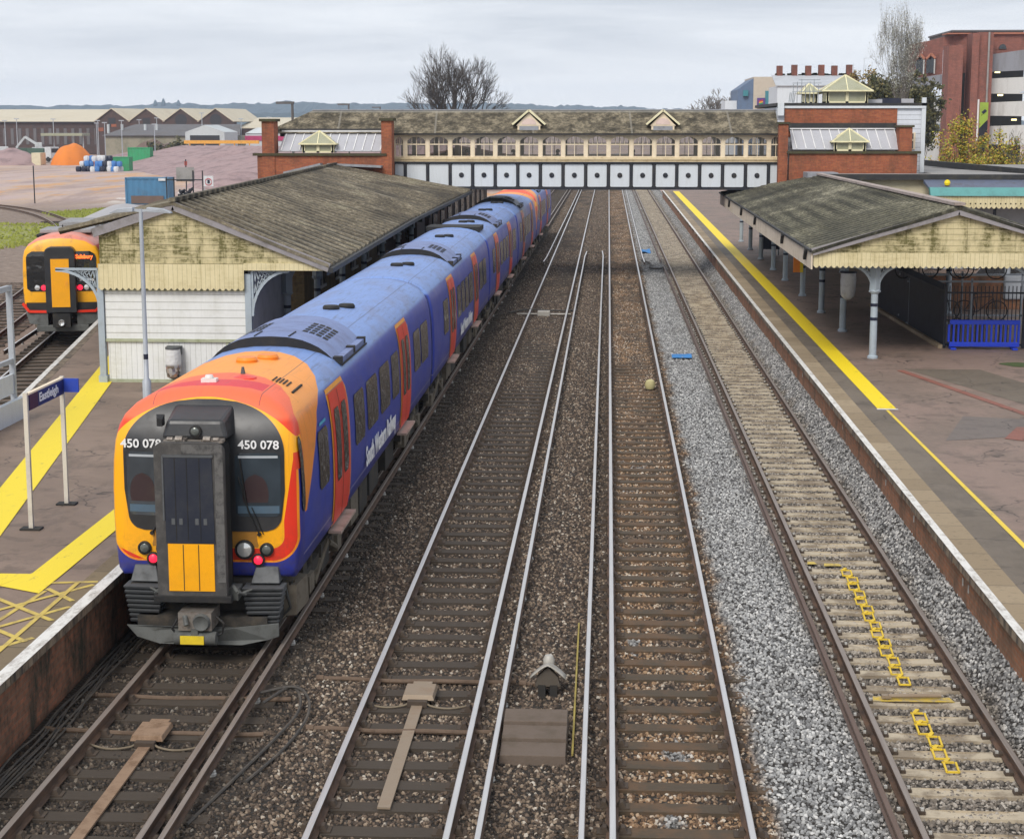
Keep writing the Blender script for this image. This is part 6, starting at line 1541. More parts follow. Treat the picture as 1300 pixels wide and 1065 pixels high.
def lorry(label, x, y, rz, c='machine_white'):
    t = thing('lorry', label, 'lorry', (x, y, 0), rz, 'lorries and plant parked in the yard')
    b = MB(); b.box(-3.4, -1.6, -1.1, 1.1, .7, 2.9); b.build('cab', c, t, bevel=.1); b = MB(); b.box(-1.4, 3.4, -1.15, 1.15, 1.0, 2.6); b.build('tipper_body', 'machine_green' if c == 'machine_white' else 'machine_white', t)
    b = MB(); b.box(-3.43, -3.39, -.9, .9, 1.8, 2.6); b.build('window', 'train_glass', t)
    for q in (-2.6, 1.2, 2.6):
        b = MB()
        for s in (-1, 1): b.lathe((q, s, .5), [(.5, -.15), (.5, .15)], 12, ax='y')
        b.tube((q, -1, .5), (q, 1, .5), .1, n=6)
        b.build('wheels', 'tyre', t)
    return t
l1 = lorry('white cabbed tipper lorry behind the pink heap, nearest the left edge', -118, 325, .4); dup(l1, (-111.5, 322, 0), 2.6, 'white and green tipper lorry between the pink heap and the orange heap'); lorry('green lorry with a pale tipper body furthest left in the yard', -125, 322, .2, 'machine_green')
dg = thing('excavator', 'white excavator with a raised arm behind the heaps', 'excavator', (-115, 330, 0), .3)
b = MB(); b.box(-1.5, 1.5, -1.2, 1.2, 1.3, 2.7); b.box(-.9, .5, -1.2, -.2, 2.7, 3.7); b.build('cab', 'machine_white', dg, bevel=.08); b = MB(); b.bar((.8, 0, 2.4), (-2.8, 0, 4.8), .4, .5); b.bar((-2.8, 0, 4.8), (-4.6, 0, 2.6), .3, .4); b.build('arm', 'machine_white', dg); b = MB(); b.box(-1.8, 1.8, -1.3, -.7, 0, .9); b.box(-1.8, 1.8, .7, 1.3, 0, .9); b.build('tracks', 'tyre', dg)
sc = thing('canopy_shelter', 'flat pale green shelter roof on thin posts behind the orange sand', 'shelter', (-110, 330, 0)); b = MB(); b.box(-114, -105.5, 328, 333, 5.0, 5.5); b.build('roof', 'lantern_glass', sc, world=True)
for x in (-112, -108, -106): b = MB(); b.box(x - .1, x + .1, 330, 330.2, -.3, 5); b.build('post', 'shed_white', sc, world=True)
rr = random.Random(12); bags = []
for i in range(36):
    lay = 0 if i < 18 else (1 if i < 29 else 2); k_ = i - (0, 18, 29)[lay]
    x = -86.4 + lay * .5 + (k_ % 9) * .82 * (1 - .08 * lay) + rr.uniform(-.2, .2); y = 266 + (k_ // 9) * 1.4 + lay * .5 + rr.uniform(-.3, .3)
    b = MB(); z = .15 + lay * .9; b.lathe((0, 0, 0), [(.38, 0), (.48, .2), (.5, .6), (.4, .85), (.15, .9)], 8)
    mt = ('bag_white', 'bag_white', 'bag_blue', 'bag_white', 'bag_blue', 'navy')[rr.randrange(6)]
    word = {'bag_white': 'white', 'bag_blue': 'blue', 'navy': 'dark'}[mt]
    simple('tonne_bag', b, mt, word + ' builders bag in the cluster of bags right of the orange sand', 'builders bag', (x, y, -.32 + lay * .85 + rr.uniform(-.06, .06)), rr.uniform(0, 2), group='builders bags in ' + word, smooth=True)
def container(label, x0, x1, y, d_, h, mat, z=-.3, face=True):
    t = thing('container', label, 'container', ((x0 + x1) / 2, y, z)); w = (x1 - x0) / 2; b = MB(); P = []; n = int(w * 2 / .28)
    for i in range(n + 1): X = -w + 2 * w * i / n; P.append((X, 0 if i % 2 else -.05))
    b.poly([(x, yy, 0) for x, yy in P] + [(w, d_, 0), (-w, d_, 0)]); b.poly([(x, yy, h) for x, yy in P] + [(w, d_, h), (-w, d_, h)])
    for p, q in zip(P, P[1:]): b.quad((*p, 0), (*q, 0), (*q, h), (*p, h))
    b.box(-w, -w + .01, 0, d_, 0, h); b.box(w - .01, w, 0, d_, 0, h); b.box(-w, w, d_ - .01, d_, 0, h); b.build('body', mat, t)
    b = MB()
    for X in (-w, w): b.box(X - .08, X + .08, -.1, .08, 0, h)
    b.box(-w, w, -.1, .0, h - .12, h + .02); b.box(-w, w, -.1, .0, 0, .14); b.build('frame', mat, t); return t
ct = container('blue steel container with a rusty dark lower front in the near yard', -46.8, -42.7, 158.4, 2.5, 2.6, 'container_blue')
b = MB(); b.box(-1.55, 1.65, -.16, -.09, .1, .85); b.build('open_hatch', 'heap_brown', ct); b = MB(); b.box(1.2, 1.9, -.15, -.1, 2.3, 2.55); b.build('label_plate', 'bag_white', ct)
container('green skip shaped container behind the builders bags', -82, -79.2, 270, 2.4, 2.3, 'container_green'); container('dark green container with a pale lid behind the orange sand', -88, -84, 300, 2.4, 3.4, 'container_green')
sf = thing('screen_frame', 'rusty metal gantry frame with a mesh screen right of the blue container', 'metal frame', (-39.5, 151, 0)); b = MB()
for x in (-40.8, -40.1, -38.3, -37.4): b.box(x - .05, x + .05, 151, 151.1, -.3, 2.6 if x < -40 else 3.2)
b.box(-40.8, -37.4, 151, 151.1, 2.3, 2.4); b.build('frame', 'girder_black', sf, world=True); b = MB(); b.box(-39.9, -38.2, 151.15, 151.2, 2.2, 3.5); b.build('screen', 'felt_roof', sf, world=True); b = MB(); rr = random.Random(3)
for k in range(14): b.bar((-39.9 + rr.random() * 1.6, 150.5 + rr.random(), rr.random() * 1.4), (-39.9 + rr.random() * 1.6, 150.5 + rr.random(), rr.random() * 1.6), .2, .2)
b.build('machinery', 'girder_black', sf, world=True)
wn = thing('warning_sign', 'square white sign with a red ring above the canopy roof edge', 'sign', (-36.6, 150, 0)); b = MB(); b.box(-.45, .45, 0, .03, 1.8, 2.75); b.build('panel', 'bag_white', wn); b = MB()
for k in range(16): a, c = math.pi * k / 8, math.pi * (k + 1) / 8; b.bar((.3 * math.cos(a), -.02, 2.2 + .3 * math.sin(a)), (.3 * math.cos(c), -.02, 2.2 + .3 * math.sin(c)), .02, .07)
b.build('ring', 'cloth_red', wn); b = MB(); b.box(-.1, .12, -.02, 0, 2.05, 2.4); b.build('symbol', 'navy', wn)
for x in (-.4, .4): b = MB(); b.box(x - .03, x + .03, .03, .08, -.3, 2.7); b.build('leg', 'galvanised', wn)
def mast(x, y, h, kind='mast', label='thin lamp mast standing in the yard'):
    t = thing('lamp_mast', label, 'lamp mast', (x, y, 0), 0, 'lamp masts in the works yard'); b = MB(); b.tube((0, 0, -.3), (0, 0, h), .11, .07, 6); b.build('pole', 'slate_grey' if kind == 'dark' else 'light_steel', t)
    b = MB(); b.box(-.5, .5, -.1, .1, h - .05, h + .12); b.build('head', 'light_steel', t); return t
m0 = None
for px_, py_, h in ((-112, 330, 8.7), (-122, 330, 8), (-125, 345, 8.4), (-103, 335, 7.6), (-99, 360, 8.6), (-96.5, 325, 8), (-88.5, 320, 7.3), (-82, 332, 9.5), (-78, 350, 8.4), (-74, 360, 8.8), (-66, 380, 9.2), (-63, 390, 8.6), (-107.5, 345, 8.0), (-110, 352, 7.5), (-101.5, 355, 8.2)):
    if m0 is None: m0 = mast(px_, py_, 8.3)
    else: dup(m0, (px_, py_, h - 8.3 - .0))
for x, y, h in ((-56.5, 160, 3.4), (-40.6, 157.5, 4.1)):
    b = MB(); b.tube((0, 0, -.3), (0, 0, h), .06, n=6); b.box(-.12, .12, -.05, .05, h - .6, h - .2, 1) if x > -50 else None
    simple('post', b, ['girder_black', 'rusty_red'], 'red tipped post beside the blue container' if x > -50 else 'lone dark post standing by the curving track', 'post', (x, y, 0))
for x, y, h in ((-19.3, 101, 8.75), (-23.5, 150, 9.2), (-27.5, 200, 9.4)):
    t = thing('lamp_post', {-19.3: 'dark lamp post behind the left stair wing, tallest of three', -23.5: 'dark lamp post above the footbridge roof end, middle one of three', -27.5: 'dark lamp post furthest right above the footbridge roof, shortest of three'}[x], 'lamp post', (x, y, 0)); b = MB(); b.tube((0, 0, -.3), (0, 0, h), .08, n=8); b.build('pole', 'slate_grey', t); b = MB(); b.box(-1.0, .1, -.12, .12, h - .05, h + .1); b.build('head', 'slate_grey', t)

# ------------------------------------------------------------------ town on the right
wc = thing('terrace', 'white rendered building with a row of six brick chimneys', 'building', (23, 190, 0))
b = MB(); b.box(19.2, 28.3, 190, 200, 0, 11.7); b.build('wall', 'panel_white', wc, world=True); b = MB(); b.poly([(19.0, 189.8, 11.7), (28.5, 189.8, 11.7), (28.5, 195, 13.0), (19.0, 195, 13.0)]); b.build('roof', 'slate_pale', wc, world=True, solid=.1) if 'slate_pale' in MATS else b.build('roof', 'leadglass', wc, world=True, solid=.1)
for i, x in enumerate((19.9, 21.6, 23.2, 24.7, 26.2, 27.9)): b = MB(); b.box(x - .33, x + .33, 194.6, 195.4, 12.4, 14.1 + .1 * (i % 2)); b.build('chimney', 'brick_stack', wc, world=True)
b = MB(); rr = random.Random(2)
for i in range(70): x = 19.2 + rr.random() * 9.2; b.box(x, x + .3, 194.8, 195.2, 12.95, 13.1 + rr.random() * .2)
b.build('ridge_moss', 'moss_coping', wc, world=True)
mb_ = thing('office_block', 'beige and blue grey modern block with a colourful purple poster', 'building', (20, 230, 0))
b = MB(); b.box(20.0, 24.5, 230, 245, 0, 13.8); b.build('wall', 'beige_panel' if 'beige_panel' in MATS else 'plaster_cream', mb_, world=True); b = MB(); b.prism([(17.9, 231, 0), (20.0, 230.2, 0), (20.0, 244, 0), (17.9, 244, 0)], (0, 0, 12.1)); b.prism([(17.9, 231, 12.1), (20, 230.2, 12.1), (20, 230.2, 13.6)], (0, 13, 0)); b.build('side_block', 'slate_blue2' if 'slate_blue2' in MATS else 'container_blue', mb_, world=True)
b = MB(); b.box(21.6, 23.0, 229.85, 230, 9, 11.9); b.box(18.6, 19.3, 230.0, 231, 11.2, 12.0); b.build('window', 'teal_glass' if 'teal_glass' in MATS else 'teal', mb_, world=True)
paint('purple', (.09, .04, .2), .6); b = MB(); b.box(20.5, 21.6, 229.7, 229.85, 9.6, 10.95); ps = b.build('poster', 'purple', mb_, world=True)
for k, (mt, dz) in enumerate((('cloth_red', .3), ('yellow_orange', .1), ('container_green', -.1))): b = MB(); b.bar((20.75, 229.66, 10.2 + dz), (21.3, 229.66, 10.35 + dz), .03, .17); b.build('stripe', mt, ps, world=True)
b = MB(); b.box(16.3, 17.9, 232, 240, 0, 10.6); simple('low_block', b, 'panel_white', 'small pale block left of the blue grey office block', 'building')
cp_ = thing('car_park', 'brick and concrete multi storey car park with white deck fronts', 'car park', (45, 205, 0))
cx = lambda px_: 38.4 + (px_ - 1175) * .0938
cz = lambda py_: 7.55 + .0986 * (156 - py_)
brick('brick_town', (.3, .115, .085), (.24, .09, .068), (.16, .1, .08), dirt=.25, bw=.45, bh=.15)
paint('brick_light', (.4, .16, .1), .85, 0, .25); paint('deck_white', (.55, .56, .55), .8, 0, .3, sc=.4, streak=True); paint('deck_grey', (.24, .25, .28), .8, 0, .3, sc=.4, streak=True)
b = MB(); b.prism([(cx(1175), 214, cz(100)), (cx(1204), 208, cz(96)), (cx(1204), 208, cz(50)), (cx(1175), 214, cz(58))], (0, 3, 0)); b.box(cx(1200), cx(1218), 202.5, 206, 0, cz(63)); b.box(cx(1218), cx(1230), 206, 207, 0, cz(60)); b.box(cx(1230), cx(1239), 203, 209, 0, cz(48)); b.box(cx(1239), cx(1258), 203.6, 209, 0, cz(47)); b.box(cx(1258), cx(1310), 206.2, 208, cz(72), cz(47)); b.prism([(cx(1204), 208, cz(65)), (cx(1232), 206, cz(65)), (cx(1232), 206, cz(48)), (cx(1204), 208, cz(50))], (0, 3, 0)); b.build('brick_wall', 'brick_town', cp_, world=True)
b = MB(); b.box(cx(1219), cx(1229), 205.9, 206, 2, cz(95)); b.box(cx(1176), cx(1204), 214.5, 216, 0, cz(100)); b.box(cx(1258), cx(1312), 209, 214, 0, cz(75)); b.build('dark_opening', 'dark_void', cp_, world=True)
b = MB(); b.prism([(cx(1174), 213.4, cz(100)), (cx(1205), 207.3, cz(96)), (cx(1205), 207.3, cz(108)), (cx(1174), 213.4, cz(112))], (0, .4, 0)); b.build('grey_parapet', 'deck_grey', cp_, world=True); b = MB(); b.prism([(cx(1258), 205.7, cz(94)), (cx(1312), 203.2, cz(92)), (cx(1312), 203.2, cz(66)), (cx(1258), 205.7, cz(73))], (0, .4, 0)); b.build('grey_parapet', 'deck_grey', cp_, world=True)
for a, c in ((128, 157), (174, 203)): b = MB(); b.prism([(cx(1178), 213, cz(c)), (cx(1205), 207.4, cz(c)), (cx(1205), 207.4, cz(a)), (cx(1178), 213, cz(a))], (0, .4, 0)); b.box(cx(1180), cx(1186), 213.3, 214, cz(a), cz(a - 20)); b.build('deck_front', 'deck_white', cp_, world=True)
for a, c in ((102, 120), (131, 147), (160, 182)): b = MB(); b.prism([(cx(1258), 206, cz(c)), (cx(1312), 203.5, cz(c + 1)), (cx(1312), 203.5, cz(a - 2)), (cx(1258), 206, cz(a))], (0, .4, 0)); b.box(cx(1258), cx(1264), 206.4, 208, cz(a), cz(a - 10)); b.build('deck_front', 'deck_white', cp_, world=True)
b = MB()
for px_ in (1182, 1192): b.prism([(cx(px_ - 4), 212.2 - (px_ - 1182) * .2, cz(94)), (cx(px_ + 4), 211.3 - (px_ - 1182) * .2, cz(94)), (cx(px_ + 4), 211.3 - (px_ - 1182) * .2, cz(78)), (cx(px_), 211.8 - (px_ - 1182) * .2, cz(73)), (cx(px_ - 4), 212.2 - (px_ - 1182) * .2, cz(78))], (0, .4, 0))
b.prism([(cx(1276 + 5 * math.cos(R(a))), 206.05, cz(66 - 6 * math.sin(R(a)))) for a in range(0, 181, 20)], (0, .15, 0))
ar = b.build('arched_window', 'train_glass', cp_, world=True)
b = MB()
for px_ in (1182, 1192): b.bar((cx(px_ - 5), 211.9 - (px_ - 1182) * .2, cz(76)), (cx(px_), 211.5 - (px_ - 1182) * .2, cz(70)), .2, .25); b.bar((cx(px_), 211.5 - (px_ - 1182) * .2, cz(70)), (cx(px_ + 5), 211.1 - (px_ - 1182) * .2, cz(76)), .2, .25); b.box(cx(px_ + 3.2), cx(px_ + 4.6), 211 - (px_ - 1182) * .2, 211.2 - (px_ - 1182) * .2, cz(95), cz(77), 1)
b.build('arch_trim', ['brick_light', 'deck_white'], ar, world=True)
b = MB(); b.box(cx(1204), cx(1312), 205.8, 209, cz(48), cz(46.5)); b.box(cx(1258), cx(1312), 206, 209, cz(48.5), cz(46)); b.prism([(cx(1174), 213.9, cz(58)), (cx(1232), 205.9, cz(49)), (cx(1232), 205.9, cz(47)), (cx(1174), 213.9, cz(56))], (0, 2, 0)); b.build('brick_coping', 'brick_light', cp_, world=True)
b = MB(); b.box(cx(1220), cx(1312), 210, 225, cz(46), cz(43)); b.box(cx(1218), cx(1312), 209.5, 225, cz(43), cz(41)); b.build('roof_storey', 'slate_grey', cp_, world=True)
b = MB(); b.tube((cx(1252), 203.4, 2), (cx(1252), 203.4, cz(47)), .12, n=6); b.build('downpipe', 'felt_roof', cp_, world=True)
m, N, bs = mk('deck_lamp'); setb(N, bs, (1, .9, .5), .5); bs.inputs['Emission Color'].default_value = (1, .85, .4, 1); bs.inputs['Emission Strength'].default_value = 1.5
for px_, py_ in ((1270, 94), (1275, 122), (1294, 152)): b = MB(); b.box(cx(px_ - 3), cx(px_ + 3), 205.6, 206, cz(py_ + 1), cz(py_ - 1)); b.build('deck_light', 'deck_lamp', cp_, world=True)
bp = thing('banner', 'tall green and black banner on a white pole before the car park', 'banner', (24.6, 112, .9)); b = MB(); b.tube((0, 0, 0), (0, 0, 8.2), .06, n=6); b.build('pole', 'white_plastic', bp); b = MB(); b.box(.1, .65, -.02, .02, 4.6, 6.8); b.build('lower_cloth', 'navy_fence', bp)
paint('lime', (.3, .42, .05), .6); b = MB(); b.poly([(.1, -.03, 6.3), (.65, -.03, 6.9), (.65, -.03, 8.0), (.1, -.03, 8.0)]); b.build('upper_cloth', 'lime', bp, solid=.02); b = MB(); b.bar((.28, -.06, 7.3), (.5, -.06, 7.5), .02, .18); b.build('emblem', 'navy', bp)
for x, y, h, lab in ((26.2, 103, 8.5, 'grey street lamp with a flat round head before the car park'), (29.0, 108, 7.9, 'second street lamp at the right edge among bare twigs')):
    t = thing('street_lamp', lab, 'street lamp', (x, y, .9)); b = MB(); b.tube((0, 0, 0), (0, 0, h - .3), .09, .06, 8); b.build('column', 'slate_lamp' if 'slate_lamp' in MATS else 'deck_grey', t); b = MB(); b.bar((0, 0, h - .4), (-.7, 0, h), .05, .05); b.lathe((-.75, 0, h - .05), [(.42, 0), (.36, .05), (.1, .16)], 12); b.build('head', 'light_steel', t)
hg = MB(); hg.box(24.9, 26.5, 140, 141, 8.6, 9.4); simple('roof_hedge', hg, 'moss', 'clipped low hedge on a roof edge right of the big lantern', 'hedge') if False else None
# ------------------------------------------------------------------ trees and shrubs
m, N, b = mk('bark'); n = N.noise(N.scale(N.pos(), 1, 1, .3), 4, 5); setb(N, b, N.mix(n, (.035, .028, .022), (.1, .085, .07)), .95)
m, N, b = mk('twigs_grey'); setb(N, b, N.mix(N.noise(N.pos(), .8, 3), (.09, .075, .065), (.2, .18, .16)), .95)
def leafmat(name, cs):
    m, N, b = mk(name); g = S(N.nt, N.new('ShaderNodeNewGeometry').outputs['Random Per Island']); n = N.noise(N.pos(), .7, 4, .6)
    setb(N, b, N.ramp(g * .55 + n * .45, [(.22 + .56 * i / (len(cs) - 1), c) for i, c in enumerate(cs)]), .7)
leafmat('leaf_autumn', [(.1, .1, .015), (.28, .3, .03), (.5, .42, .04), (.38, .17, .03), (.14, .17, .02)])
leafmat('leaf_brown', [(.1, .07, .03), (.22, .13, .04), (.28, .2, .05), (.12, .1, .04)])
leafmat('leaf_olive', [(.035, .035, .014), (.085, .08, .025), (.13, .11, .035), (.05, .06, .018)])
leafmat('leaf_silver', [(.25, .25, .2), (.45, .45, .4), (.16, .16, .1), (.6, .6, .56)])
def tree(label, loc, h, spread, seed, levels=6, trunk=.28, up=.5, fork=.22, bark='bark', leaf=None, nleaf=0, lsz=.12, cat='tree', name='bare_tree', n0=7, start=.2, thin=.012):
    rr = random.Random(seed); t = thing(name, label, cat, loc); b = MB(); tips = []
    def grow(p, d, L, r, lv):
        n = 3; q = p
        for k in range(n):
            d2 = (d + Vector((rr.uniform(-1, 1), rr.uniform(-1, 1), rr.uniform(-.3, .8))) * .13).normalized(); e = q + d2 * L / n
            b.tube(q, e, max(r * (1 - k * .2), thin), max(r * (1 - (k + 1) * .2), thin), 3 if lv < levels - 2 else 5, cap=False); q = e; d = d2
            if lv <= 2: tips.append(q.copy())
            if lv > 0 and k and rr.random() < .6: side(q, d, L * .55, r * .45, lv - 1)
        if lv > 0:
            for _ in range(2 if rr.random() < .75 else 3): side(q, d, L * rr.uniform(.66, .84), r * .58, lv - 1)
    def side(q, d, L, r, lv):
        a = Vector((rr.uniform(-1, 1), rr.uniform(-1, 1), rr.uniform(-.4, .6))); a = (a - d * a.dot(d)).normalized(); d2 = (d * (1 - fork * 1.2) + a * (fork + rr.uniform(0, .45)) + Vector((0, 0, up * .22))).normalized(); grow(q, d2, L, r, lv)
    z0 = h * start; b.tube((0, 0, 0), (0, 0, z0), trunk, trunk * .8, 8)
    for i in range(n0):
        a = 2 * math.pi * i / n0 + rr.uniform(-.3, .3); s = rr.uniform(.25, 1) * spread; d = Vector((math.cos(a) * s, math.sin(a) * s, 1)).normalized()
        grow(Vector((0, 0, z0 * rr.uniform(.75, 1))), d, h * rr.uniform(.2, .27), trunk * .5, levels - 1)
    b.build('trunk', bark, t)
    if leaf and nleaf:
        l = MB()
        for _ in range(nleaf):
            p = rr.choice(tips) + Vector([rr.gauss(0, .22) for _ in range(3)]); u = Vector([rr.uniform(-1, 1) for _ in range(3)]).normalized(); w = u.orthogonal().normalized() * lsz * rr.uniform(.5, 1.2); u = u * lsz * rr.uniform(.6, 1.3)
            l.quad(p - u, p + w, p + u, p - w)
        l.build('crown', leaf, t, solid=0)
    return t
tree('large bare winter tree rising behind the footbridge roof', (-19.0, 200, 0), 14.2, 1.15, 5, 6, .42, .3, .16, n0=15, start=.38, thin=.014).scale = (.8, .8, 1.03)
tree('small grey bare tree beyond the right dormer of the footbridge', (17.0, 262, 0), 11.2, .9, 9, 5, .3, .4, .3, bark='twigs_grey', n0=7, start=.45, thin=.035)
tree('tall wispy tree with pale leaves beside the car park', (26.6, 152, 1), 17.2, .26, 21, 5, .2, .9, .17, 'twigs_grey', 'leaf_silver', 7000, .085, n0=12, start=.3, thin=.012, name='wispy_tree').scale = (.42, .42, .95)
def bush(label, loc, rx_, ry, h, leaf, n, sz, seed, name='shrub', cat='shrub', stems=30, base=0., group=None, ev=False):
    """stems with leaf clumps spread through an uneven volume"""
    rr = random.Random(seed); t = thing(name, label, cat, loc, group=group); s = MB(); l = MB(); cl = []
    for _ in range(stems):
        a = rr.uniform(0, 6.28); r = rr.random() ** .5; x, y = math.cos(a) * rx_ * r, math.sin(a) * ry * r; H = h * ((1 - .45 * r * r) * rr.uniform(.65, 1.08) if not ev else (1 - .15 * r * r) * rr.uniform(.86, 1.04))
        p = Vector((x * .4, y * .4, 0)); q = Vector((x, y, H)); m_ = p.lerp(q, .5) + Vector((rr.uniform(-.2, .2), rr.uniform(-.2, .2), 0)); s.tube(p, m_, .04, .025, 4, cap=False); s.tube(m_, q, .025, .01, 4, cap=False)
        for k in range(4): cl.append((p.lerp(q, rr.uniform(.35 + base, 1.0)), rr.uniform(.25, .6)))
    for _ in range(n):
        c, r = rr.choice(cl); p = c + Vector([rr.gauss(0, r * .6) for _ in range(3)]); p.z = max(p.z, .05); u = Vector([rr.uniform(-1, 1) for _ in range(3)]).normalized(); w = u.orthogonal().normalized() * sz * rr.uniform(.5, 1.1); u = u * sz * rr.uniform(.7, 1.3); l.quad(p - u, p + w, p + u, p - w)
    s.build('stems', 'bark', t); l.build('foliage', leaf, t)
    return t
bush('yellow green autumn shrub nearest the white cladding', (22.0, 104, .9), 2.0, 2, 7.6, 'leaf_autumn', 9500, .075, 1, base=.15, ev=False)
bush('yellow leaved shrub below the tall brick pier', (24.5, 105, .9), 2.0, 2, 7.2, 'leaf_autumn', 8500, .075, 2)
bush('brown and green thicket below the street lamp', (27.2, 105, .9), 2.2, 2, 6.2, 'leaf_brown', 5600, .075, 3)
bush('brown thicket at the right picture edge', (30, 107, .9), 2.6, 2, 6.6, 'leaf_brown', 3600, .075, 4)
tree('bare twiggy tree at the right picture edge before the car park', (27.9, 102, .9), 8.6, 1.1, 33, 5, .12, .3, .35, bark='twigs_grey', n0=7, start=.12, thin=.012)
bush('dense olive evergreen mass under the wispy tree', (28.6, 165, 0), 4.4, 3, 12.6, 'leaf_olive', 22000, .17, 5, 'evergreen_tree', 'tree', 110, .2, ev=True)
bush('golden brown tree between the chimneys and the evergreens', (26.6, 175, 0), 1.9, 2.5, 13.9, 'leaf_brown', 9000, .13, 6, 'autumn_tree', 'tree', 50, .2, ev=True)
bush('scrubby dark bushes before the workshop wall', (-93, 336, 0), 4, 2, 3.6, 'leaf_olive', 1500, .25, 8, stems=20); bush('scrubby bush left of the white gabled shed', (-86.5, 330, 0), 3.5, 2, 4.2, 'leaf_olive', 1500, .25, 9, stems=20)
# far wooded hills, the town's edge before them
m, N, b = mk('far_wood'); n = N.noise(N.pos(), .02, 6, .7); setb(N, b, N.mix(n, (.03, .05, .06), (.07, .1, .1)), .95)  # bluish base colour paints some of the distance haze into the wood
def hills(y0, y1, hf, nx=520, ny=14, amp=7.):
    b = MB()
    def f(u, v):
        x = -1500 + 2700 * u; y = y0 + (y1 - y0) * v; h = hf(x) * math.sin(min(1, v * 1.6) * math.pi / 2)
        h += amp * (noise.noise(Vector((x * .018, y * .01, 0))) + .9 * abs(noise.noise(Vector((x * .06, y * .03, 4)))) + .5 * noise.noise(Vector((x * .16, y * .05, 2)))) * min(1, v * 3)
        return (x, y, h - 1 if v > 0 else -3)
    b.grid(f, nx, ny); return struct(b.build('hills', 'far_wood', smooth=False))
hills(2300, 2900, lambda x: 38 + 5 * math.sin(x * .004 + 2) - max(0, (x + 500)) * .022)
hills(1500, 1800, lambda x: 19 + 2 * math.sin(x * .006) - max(0, (x + 300)) * .014, amp=4.)
rr = random.Random(8); spf = MB()
for x in (-716, -703, -679): 
    h = rr.uniform(6, 9); t = thing('poplar_tree', 'slim dark poplar on the far skyline', 'tree', (x, 2600, 34 if x < -450 else 28), group='poplars on the skyline'); b = MB(); b.lathe((0, 0, 0), [(3, 0), (4, h * .4), (3, h * .8), (1., h + 3)], 7); b.build('crown', 'far_wood', t); b = MB(); b.tube((0, 0, -6), (0, 0, 1), .6, n=5); b.build('trunk', 'bark', t)
# grass patches in the yard
m, N, b = mk('grass'); n = N.noise(N.pos(), .5, 6, .7); setb(N, b, N.mix(n, (.14, .17, .03), (.36, .38, .07)), .9, 0, N.bump(n, .5, .1))
def grassp(pts, seed, label=None):
    b = MB(); rr = random.Random(seed); c = Vector((sum(p[0] for p in pts) / len(pts), sum(p[1] for p in pts) / len(pts))); P = []
    for i in range(len(pts)):
        a, d = Vector(pts[i]), Vector(pts[(i + 1) % len(pts)])
        for k in range(8): q = a.lerp(d, k / 8); P.append(q + (q - c) * rr.uniform(-.1, .1))
    for _ in range(1500):
        a, d, f = rr.choice(P), rr.choice(P), rr.random(); q = a.lerp(d, f) * 1.0; h = rr.uniform(.06, .22); w = rr.uniform(.05, .16); b.poly([(q.x - w, q.y, -.3), (q.x + w, q.y + rr.uniform(-.1, .1), -.3), (q.x + rr.uniform(-.1, .1), q.y, -.3 + h)])
    tag(b.build('grass', 'grass'), kind='stuff')
grassp([(-42, 100), (-37.5, 101), (-39.0, 116), (-43, 127), (-50, 128), (-48, 110)], 1); grassp([(-46, 137), (-40.5, 137), (-41, 149), (-46, 151), (-49.5, 143)], 2); grassp([(-33, 97), (-30, 97), (-31, 104), (-34, 106)], 3)
# haze
hz = MB(); hz.box(-1600, 1400, -40, 3000, -4.5, 72); o = hz.build('haze', 'dark_void'); tag(o, kind='stuff')
m = bpy.data.materials.new('haze_air'); m.use_nodes = True; nt = m.node_tree
for n in list(nt.nodes):
    if n.type == 'BSDF_PRINCIPLED': nt.nodes.remove(n)
v = nt.nodes.new('ShaderNodeVolumePrincipled'); v.inputs['Color'].default_value = (.62, .78, 1.0, 1); v.inputs['Density'].default_value = .00019; v.inputs['Anisotropy'].default_value = .2
nt.links.new(v.outputs[0], [n for n in nt.nodes if n.type == 'OUTPUT_MATERIAL'][0].inputs['Volume']); o.data.materials.clear(); o.data.materials.append(m)
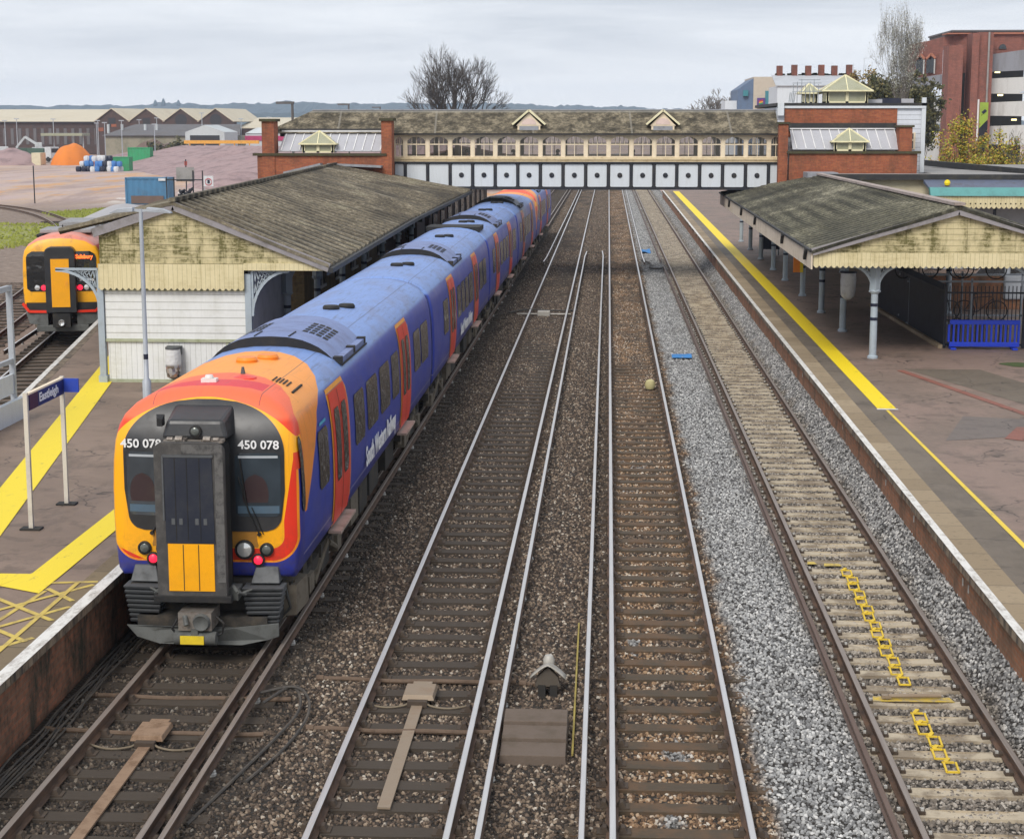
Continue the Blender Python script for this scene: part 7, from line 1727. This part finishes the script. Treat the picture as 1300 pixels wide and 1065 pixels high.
# ------------------------------------------------------------------ camera, sky, sun
cam = bpy.data.cameras.new('camera'); co = bpy.data.objects.new('camera', cam); COL.objects.link(co); SC.camera = co
th = math.atan((487.5 - 156.5) / 2080); yaw = math.atan((771 - 650) * math.cos(th) / 2080)
fw = Vector((-math.sin(yaw) * math.cos(th), math.cos(yaw) * math.cos(th), -math.sin(th))); rt = Vector((math.cos(yaw), math.sin(yaw), 0)); up = rt.cross(fw)
co.matrix_world = Matrix(((rt.x, up.x, -fw.x, 0), (rt.y, up.y, -fw.y, 0), (rt.z, up.z, -fw.z, 7.55), (0, 0, 0, 1)))
cam.sensor_fit = 'HORIZONTAL'; cam.sensor_width = 36; cam.lens = 36 * 2080 / 1300; cam.shift_y = -45 / 1300
cam.clip_start = .1; cam.clip_end = 9000
w = bpy.data.worlds.new('World'); SC.world = w; w.use_nodes = True
N = NT(w.node_tree); bg = w.node_tree.nodes['Background']
sky = N.new('ShaderNodeTexSky'); sky.sky_type = 'NISHITA'; sky.sun_disc = False; sky.sun_elevation = R(38); sky.sun_rotation = R(200)
tc = S(N.nt, N.new('ShaderNodeTexCoord').outputs['Generated']); x, y, z = N.sep(tc)
cl = N.noise(N.com(x * 1.6, y * .5, z * 16.), 2.0, 7, .6, .5)
cloud = N.mix(cl.ss(.3, .68), (5.6, 5.95, 6.6), (8.1, 8.35, 8.8))
cloud = N.mix(z.abs().ss(0., .05), N.mix(cl * .4, (9.7, 9.75, 9.8), (7.9, 8.1, 8.5)), cloud)
N.link(N.mix(.93, S(N.nt, sky.outputs[0]), cloud), bg.inputs['Color']); bg.inputs['Strength'].default_value = .066
s = bpy.data.lights.new('sun', 'SUN'); s.energy = 1.5; s.angle = R(28); s.color = (1, .95, .88)
so = bpy.data.objects.new('sun', s); COL.objects.link(so)
el, az = R(42), R(200)                      # sun stands behind the camera, a little to the left
d = Vector((math.sin(az) * math.cos(el), math.cos(az) * math.cos(el), math.sin(el)))
so.rotation_euler = d.to_track_quat('Z', 'Y').to_euler()
vs = SC.view_settings; vs.view_transform = 'Standard'; vs.look = 'None'; vs.exposure = .82; vs.gamma = 1
SC.cycles.max_bounces = 6; SC.cycles.volume_bounces = 1; SC.cycles.use_denoising = True
SC.cycles.use_adaptive_sampling = True
